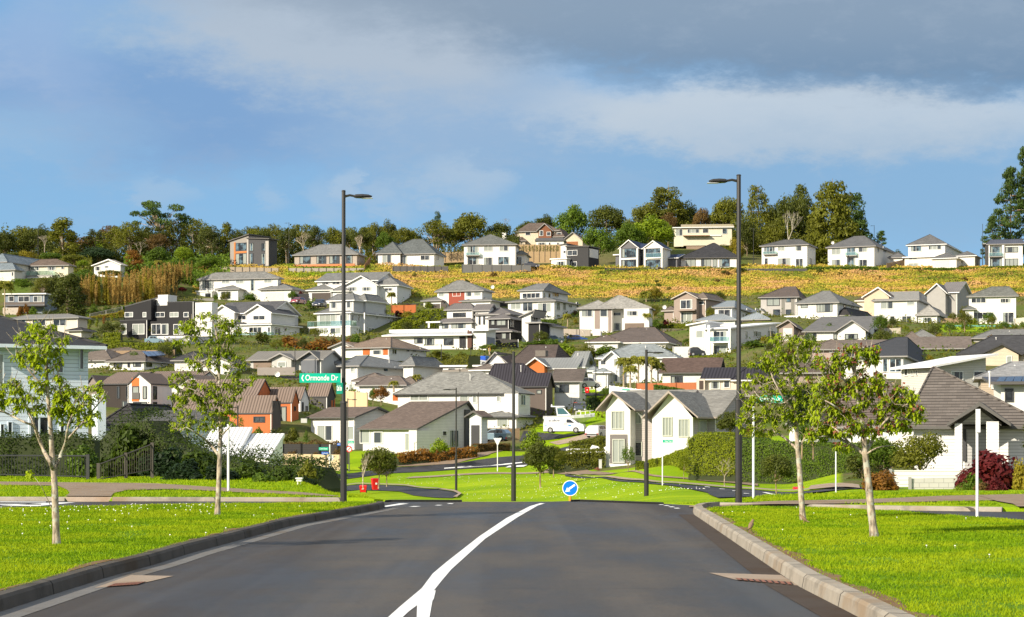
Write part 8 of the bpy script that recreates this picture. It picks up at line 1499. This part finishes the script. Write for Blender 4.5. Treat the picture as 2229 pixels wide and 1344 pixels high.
# ------------------------------------------------------------ vehicles
def paint(c): return mat(('paint', c), lambda t: princ(t, c, .28, .6, **{'Coat Weight': .6}))
GLS = m_plain((.015, .018, .022), .08, spec=.8, var=.1); TYR = m_plain((.02, .02, .02), .8); RIM = m_plain((.42, .42, .43), .35, .4)
def vehicle(name, label, cat, loc, rz, prof_, L, Wd, col, glass, wheels=(.19, .80), wr=.33, lights=True, cabin=None, sc=1.0, extra=None):
    e = empty(name, loc, rz, label, cat); k = L; b = MB(); secs = []
    top = prof_; n = len(top)
    def ring(side, inset): return None
    # body: outline points (x, z, half width factor) mirrored
    pts = [(x * L, z, w_ * Wd / 2) for x, z, w_ in top]; bot = .24
    for (x0, z0, w0), (x1, z1, w1) in zip(pts[:-1], pts[1:]): b.poly([(x0, -w0, z0), (x1, -w1, z1), (x1, w1, z1), (x0, w0, z0)])
    belt = .92 if Wd < 1.85 else 1.15
    for s_ in (-1, 1):
        for (x0, z0, w0), (x1, z1, w1) in zip(pts[:-1], pts[1:]):
            q0, q1 = min(z0, belt), min(z1, belt); f = Wd / 2
            a = [(x0, s_ * f, bot), (x1, s_ * f, bot), (x1, s_ * (f if z1 > belt else w1), q1), (x0, s_ * (f if z0 > belt else w0), q0)]
            b.poly(a)
            if z0 > belt or z1 > belt: b.poly([(x0, s_ * (f if z0 > belt else w0), q0), (x1, s_ * (f if z1 > belt else w1), q1), (x1, s_ * w1, z1), (x0, s_ * w0, z0)])
    x0, x1 = pts[0][0], pts[-1][0]; b.poly([(x0, -Wd / 2, bot), (x0, Wd / 2, bot), (x0, pts[0][2], pts[0][1]), (x0, -pts[0][2], pts[0][1])]); b.poly([(x1, -Wd / 2, bot), (x1, Wd / 2, bot), (x1, pts[-1][2], pts[-1][1]), (x1, -pts[-1][2], pts[-1][1])]); b.poly([(x0, -Wd / 2, bot), (x1, -Wd / 2, bot), (x1, Wd / 2, bot), (x0, Wd / 2, bot)])
    bd = b.build('body', paint(col), e)
    for g in glass:                                                 # ('side', quad in x,z) or ('end', x0,z0,x1,z1,halfwidth0,halfwidth1)
        if g[0] == 'side':
            for s_ in (-1, 1):
                m = MB(); q = []
                for x, z in g[1]:
                    t_ = (z - belt) / (max(p[1] for p in pts) - belt); wv = Wd / 2 * (1 - max(0, t_) * (1 - min(p[2] for p in pts if p[1] > belt) / (Wd / 2))) + .012; q.append((x * L, s_ * wv, z))
                m.poly(q); m.build('side_window', GLS, e)
        else:
            _, xa, za, xb, zb, wa, wb, nx, nz = g; m = MB(); o_ = Vector((nx, 0, nz)) * .012; m.poly([Vector((xa * L, -wa, za)) + o_, Vector((xa * L, wa, za)) + o_, Vector((xb * L, wb, zb)) + o_, Vector((xb * L, -wb, zb)) + o_]); m.build('windscreen' if xa > .5 else 'rear_window', GLS, e)
    for wx in wheels:
        for s_ in (-1, 1):
            t_ = MB(); t_.tube([(wx * L, s_ * (Wd / 2 - .18), wr), (wx * L, s_ * (Wd / 2 + .015), wr)], wr, 20); w_ = t_.build('wheel', TYR, e); r2 = MB(); r2.tube([(wx * L, s_ * (Wd / 2 + .0), wr), (wx * L, s_ * (Wd / 2 + .03), wr)], wr * .58, 14); r2.build('rim', RIM, w_)
    if lights:
        for s_ in (-1, 1):
            m = MB(); zt = min(pts[0][1], .95) - .05; m.box(-.015, .10, s_ * Wd / 2 * .98 - (.26 if s_ > 0 else 0), s_ * Wd / 2 * .98 + (.26 if s_ < 0 else 0) + s_ * .03, zt - .22, zt); m.build('tail_light', m_plain((.55, .01, .01), .3), e)
            m = MB(); zt = pts[-1][1] - .02; m.box(L - .12, L + .015, s_ * Wd / 2 * .97 - (.3 if s_ > 0 else 0), s_ * Wd / 2 * .97 + (.3 if s_ < 0 else 0) + s_ * .025, zt - .16, zt); m.build('headlight', m_plain((.6, .62, .65), .15), e)
    m = MB(); m.box(-.02, .0, -.26, .26, .55, .66); m.box(L, L + .02, -.26, .26, .38, .49); m.build('number_plate', M_WHITE, e)
    m = MB(); m.box(.02, L - .02, -Wd / 2 + .03, Wd / 2 - .03, .18, .25); m.box(-.03, .05, -Wd / 2 + .05, Wd / 2 - .05, .3, .45); m.box(L - .05, L + .03, -Wd / 2 + .05, Wd / 2 - .05, .22, .36); m.build('bumper', M_BLACKT, e)
    return e
HATCH = [(0, .55, .9), (0, .98, .94), (.05, 1.18, .86), (.10, 1.40, .74), (.22, 1.47, .72), (.48, 1.47, .72), (.55, 1.42, .73), (.72, 1.0, .88), (.92, .86, .88), (1, .66, .82)]
HG = [('side', [(.13, 1.0), (.15, 1.33), (.38, 1.38), (.38, 1.0)]), ('side', [(.40, 1.0), (.40, 1.38), (.54, 1.34), (.67, 1.02)]), ('end', .035, 1.05, .095, 1.36, .72, .62, -1, .2), ('end', .705, 1.04, .57, 1.36, .72, .63, .6, .7)]
VAN = [(0, .6, .95), (0, 1.2, .96), (.02, 1.7, .88), (.06, 1.92, .80), (.60, 1.95, .80), (.68, 1.86, .80), (.84, 1.26, .90), (.97, 1.05, .90), (1, .75, .86)]
VG = [('side', [(.565, 1.28), (.565, 1.72), (.66, 1.68), (.77, 1.24)]), ('end', .83, 1.32, .69, 1.82, .80, .70, .7, .6)]
SUVP = [(0, .6, .92), (0, 1.05, .95), (.03, 1.35, .86), (.06, 1.62, .76), (.25, 1.70, .74), (.55, 1.68, .74), (.70, 1.12, .88), (.95, .98, .88), (1, .70, .84)]
SG = [('side', [(.10, 1.1), (.11, 1.52), (.34, 1.55), (.34, 1.1)]), ('side', [(.36, 1.1), (.36, 1.55), (.54, 1.52), (.65, 1.12)]), ('end', .015, 1.15, .055, 1.56, .74, .64, -1, .2), ('end', .685, 1.18, .565, 1.60, .74, .64, .6, .7)]
SEDP = [(0, .55, .88), (0, .95, .92), (.15, 1.0, .88), (.27, 1.38, .72), (.52, 1.42, .72), (.68, .98, .88), (.95, .82, .88), (1, .62, .82)]
SDG = [('side', [(.24, 1.0), (.29, 1.30), (.41, 1.33), (.41, 1.0)]), ('side', [(.43, 1.0), (.43, 1.33), (.51, 1.32), (.62, 1.0)]), ('end', .16, 1.02, .265, 1.35, .7, .62, -.6, .6), ('end', .67, 1.02, .535, 1.38, .7, .62, .6, .6)]
van = vehicle('van', 'white ecoflow delivery van parked on the driveway before a boat', 'van', P(1186, 943, 250), R(-12), VAN, 5.15, 1.92, (.74, .74, .76), VG, wheels=(.17, .80), wr=.36)
text('ecoflow', .52, (1.35, -.92, 1.56), (R(90), 0, 0), m_plain((.03, .035, .04)), van, 1.45, 0); m = MB(); m.box(.35, 1.35, -.968, -.962, 1.30, 1.325); m.build('decal_line', m_plain((.05, .15, .3)), van); m = MB(); m.box(2.55, 3.05, -.972, -.965, 1.08, 1.18); m.build('door_strip', M_BLACKT, van)  # the door detail is a raised black strip on the van side
m = MB(); m.box(3.15, 3.55, -.972, -.966, .82, 1.0); m.box(.12, .45, -.972, -.966, .92, 1.02); m.build('decal', m_plain((.03, .22, .5)), van)
# boat on a trailer behind the van
e = empty('motor_boat', P(1183, 913, 257), R(-4), 'white cabin motor boat with tinted windscreen and bow rail behind the van', 'boat'); m = MB(); L = 6.6; pr = None
for t_, hw, zt, zk in [(0, 1.1, .35, -.55), (.3, 1.2, .38, -.6), (.6, 1.15, .45, -.6), (.8, .8, .55, -.35), (.93, .35, .63, .1), (1, .03, .68, .55)]:
    ring = [(t_ * L, -hw, zt), (t_ * L, -hw * .9, zt - .35), (t_ * L, 0, zk), (t_ * L, hw * .9, zt - .35), (t_ * L, hw, zt), (t_ * L, 0, zt + .08)]
    if pr:
        for j in range(6): m.poly([pr[j], pr[(j + 1) % 6], ring[(j + 1) % 6], ring[j]])
    else: m.poly(ring)
    pr = ring
m.build('hull', paint((.74, .75, .78)), e); m = MB(); A = [(1.8, -.95, .42), (3.6, -.85, .48), (3.6, .85, .48), (1.8, .95, .42)]; Bt = [(1.6, -.8, 1.55), (2.6, -.7, 1.55), (2.6, .7, 1.55), (1.6, .8, 1.55)]
m.mesh(A + Bt, [(0, 1, 5, 4), (1, 2, 6, 5), (2, 3, 7, 6), (3, 0, 4, 7), (4, 5, 6, 7)]); m.build('cabin', paint((.72, .73, .75)), e)
m = MB(); f = lambda q, w_, t0, t1: None
m.poly([(1.9, -.955, .62), (3.25, -.885, .66), (2.55, -.75, 1.42), (1.8, -.84, 1.42)]); m.poly([(3.50, -.75, .62), (3.50, .75, .62), (2.72, .66, 1.42), (2.72, -.66, 1.42)]); m.build('windscreen', m_plain((.05, .12, .13), .1, spec=.8), e)
m = MB(); m.box(1.0, 2.75, -.85, .85, 1.56, 1.70); m.box(1.0, 1.15, -.6, .6, 1.70, 1.9); m.build('hardtop', paint((.74, .75, .77)), e)
m = MB()
for q in (-.62, .62): m.tube([(4.2, q * 1.3, .95), (5.6, q * .8, 1.05), (6.5, 0, 1.12)], .03, 5); [m.tube([(4.2 + i * .6, q * (1.3 - i * .17), .5), (4.2 + i * .6, q * (1.3 - i * .17), .98 + i * .03)], .025, 4) for i in range(4)]
m.build('bow_rail', M_WHITE, e); m = MB(); m.box(.5, 5, -.6, .6, -.95, -.85); m.tube([(2.2, -1.05, -.9), (2.2, -.85, -.9)], .3, 12); m.tube([(2.9, -1.05, -.9), (2.9, -.85, -.9)], .3, 12); m.build('trailer', M_DKT, e)
def car(label, px, base, D, rz, kind, col, L=4.1, W_=1.74): pr_, gl = {'h': (HATCH, HG), 's': (SUVP, SG), 'd': (SEDP, SDG)}[kind]; return vehicle('parked_car', label, 'car', P(px, base, D), R(rz), pr_, L, W_, col, gl)
car('silver blue hatchback parked behind the russet hedge', 1108, 961, 240, 158, 'h', (.16, .24, .30), 3.9); car('white hatchback seen from behind beside the twin gabled house', 1288, 953, 236, 62, 'h', (.66, .64, .66), 4.2)
car('dark red car parked between the hillside houses', 658, 664, 414, 250, 'h', (.25, .01, .03)); car('dark blue people carrier before the brown garage door', 703, 671, 410, 255, 's', (.02, .03, .06)); car('bright blue hatchback on the hillside driveway', 1046, 794, 325, 70, 'h', (.01, .07, .42)); car('white sedan parked behind the hedge at centre', 1002, 797, 322, 8, 'd', (.66, .66, .66), 4.6)
car('black hatchback in front of the white roofed modern house', 1500, 776, 322, 6, 'h', (.02, .022, .025), 2.6); car('blue car left of the white leafless tree', 1232, 747, 366, 8, 'h', (.02, .07, .28)); car('dark teal car behind the clipped green shrubs', 1182, 748, 358, 4, 'd', (.03, .07, .08)); car('grey suv parked between the hoop house and the dark tree', 1266, 902, 276, 265, 's', (.06, .07, .09), 4.4, 1.8)
car('dark blue car nose behind the grey suv', 1268, 888, 290, 265, 's', (.03, .04, .07), 4.4, 1.8); car('white car half hidden by the white gabled grey roof house', 1262, 845, 282, 5, 'h', (.6, .58, .54), 3); car('silver car under the carport roof of the black timber house', 316, 751, 322, 4, 'd', (.2, .3, .35), 3.2); car('grey car parked behind the peaked white ridge house', 970, 572, 490, 5, 'd', (.4, .4, .42), 4.4); car('dark car beside the pyramid roofed house', 1140, 583, 466, 4, 'd', (.06, .06, .07), 3.6)
# basketball hoop
e = empty('basketball_hoop', P(1247, 905, 270), 0, 'portable basketball hoop with clear framed backboard before the white wall', 'basketball hoop'); s = 270 / F
m = MB(); m.tube([(0, 0, 0), (.1, 0, 26 * s), (.35, -.3, 33 * s)], .08, 6); m.box(-.4, .4, -.3, .3, -.1, .15); m.build('post', M_BLACKT, e); m = MB()
for a, c in [((-4, 26), (15, 26)), ((15, 26), (15, 38)), ((15, 38), (-4, 38)), ((-4, 38), (-4, 26)), ((2, 29), (9, 29)), ((9, 29), (9, 34)), ((9, 34), (2, 34)), ((2, 34), (2, 29))]: m.tube([(a[0] * s, -.35, a[1] * s), (c[0] * s, -.35, c[1] * s)], .035, 4)
m.build('backboard_frame', M_DKT, e); m = MB(); m.tube([(5.5 * s + .25 * math.cos(i / 12 * 6.2832), -.62 + .25 * math.sin(i / 12 * 6.2832), 28 * s) for i in range(13)], .025, 4); m.build('rim', m_plain((.6, .05, .02)), e)
# boat cover and stakes by the leafy hedge
m = MB(); pr = None
for x, hh in [(0, .5), (.8, .52), (2.2, .5), (2.3, .3), (2.7, .9), (3.3, .75), (3.6, .45), (4.4, .95), (5.1, .6)]:
    ring = [(x, -.5, 0), (x, -.3, hh), (x, .4, hh * .9), (x, .6, 0)]
    if pr: [m.poly([pr[j], pr[j + 1], ring[j + 1], ring[j]]) for j in range(3)]
    pr = ring
o = m.build('tarpaulin', m_plain((.66, .66, .66), .6)); o.location = P(1232, 988, 205); tagit(o, 'crumpled white tarpaulin draped behind the leafy hedge', 'tarpaulin')
# satellite dishes
for px, py, D, lab in [(1072, 625, 410, 'white satellite dish on the roof of the red panelled house'), (604, 815, 280, 'white satellite dish between the corrugated townhouse roofs'), (1446, 669, 372, 'white satellite dish beside the taupe gabled house'), (1290, 536, 500, 'white satellite dish behind the black and white ridge house'), (1812, 529, 466, 'white satellite dish on the white house by the largest conifer'), (2208, 525, 466, 'white satellite dish on the solar roof at the right edge')]:
    e = empty('satellite_dish', P(px, py, D), 0, lab, 'satellite dish'); m = MB(); r0_ = None
    for r_, y in [(.02, .12), (.2, .10), (.38, 0)]:
        ring = [(math.cos(i / 12 * 6.2832) * r_, y - .2, math.sin(i / 12 * 6.2832) * r_) for i in range(12)]
        if r0_: [m.poly([r0_[j], r0_[(j + 1) % 12], ring[(j + 1) % 12], ring[j]]) for j in range(12)]
        else: m.poly(ring)
        r0_ = ring
    m.build('dish', M_WHITE, e); m = MB(); m.tube([(0, 0, -.7), (0, .0, 0)], .03, 5); m.build('mast', M_DKT, e)
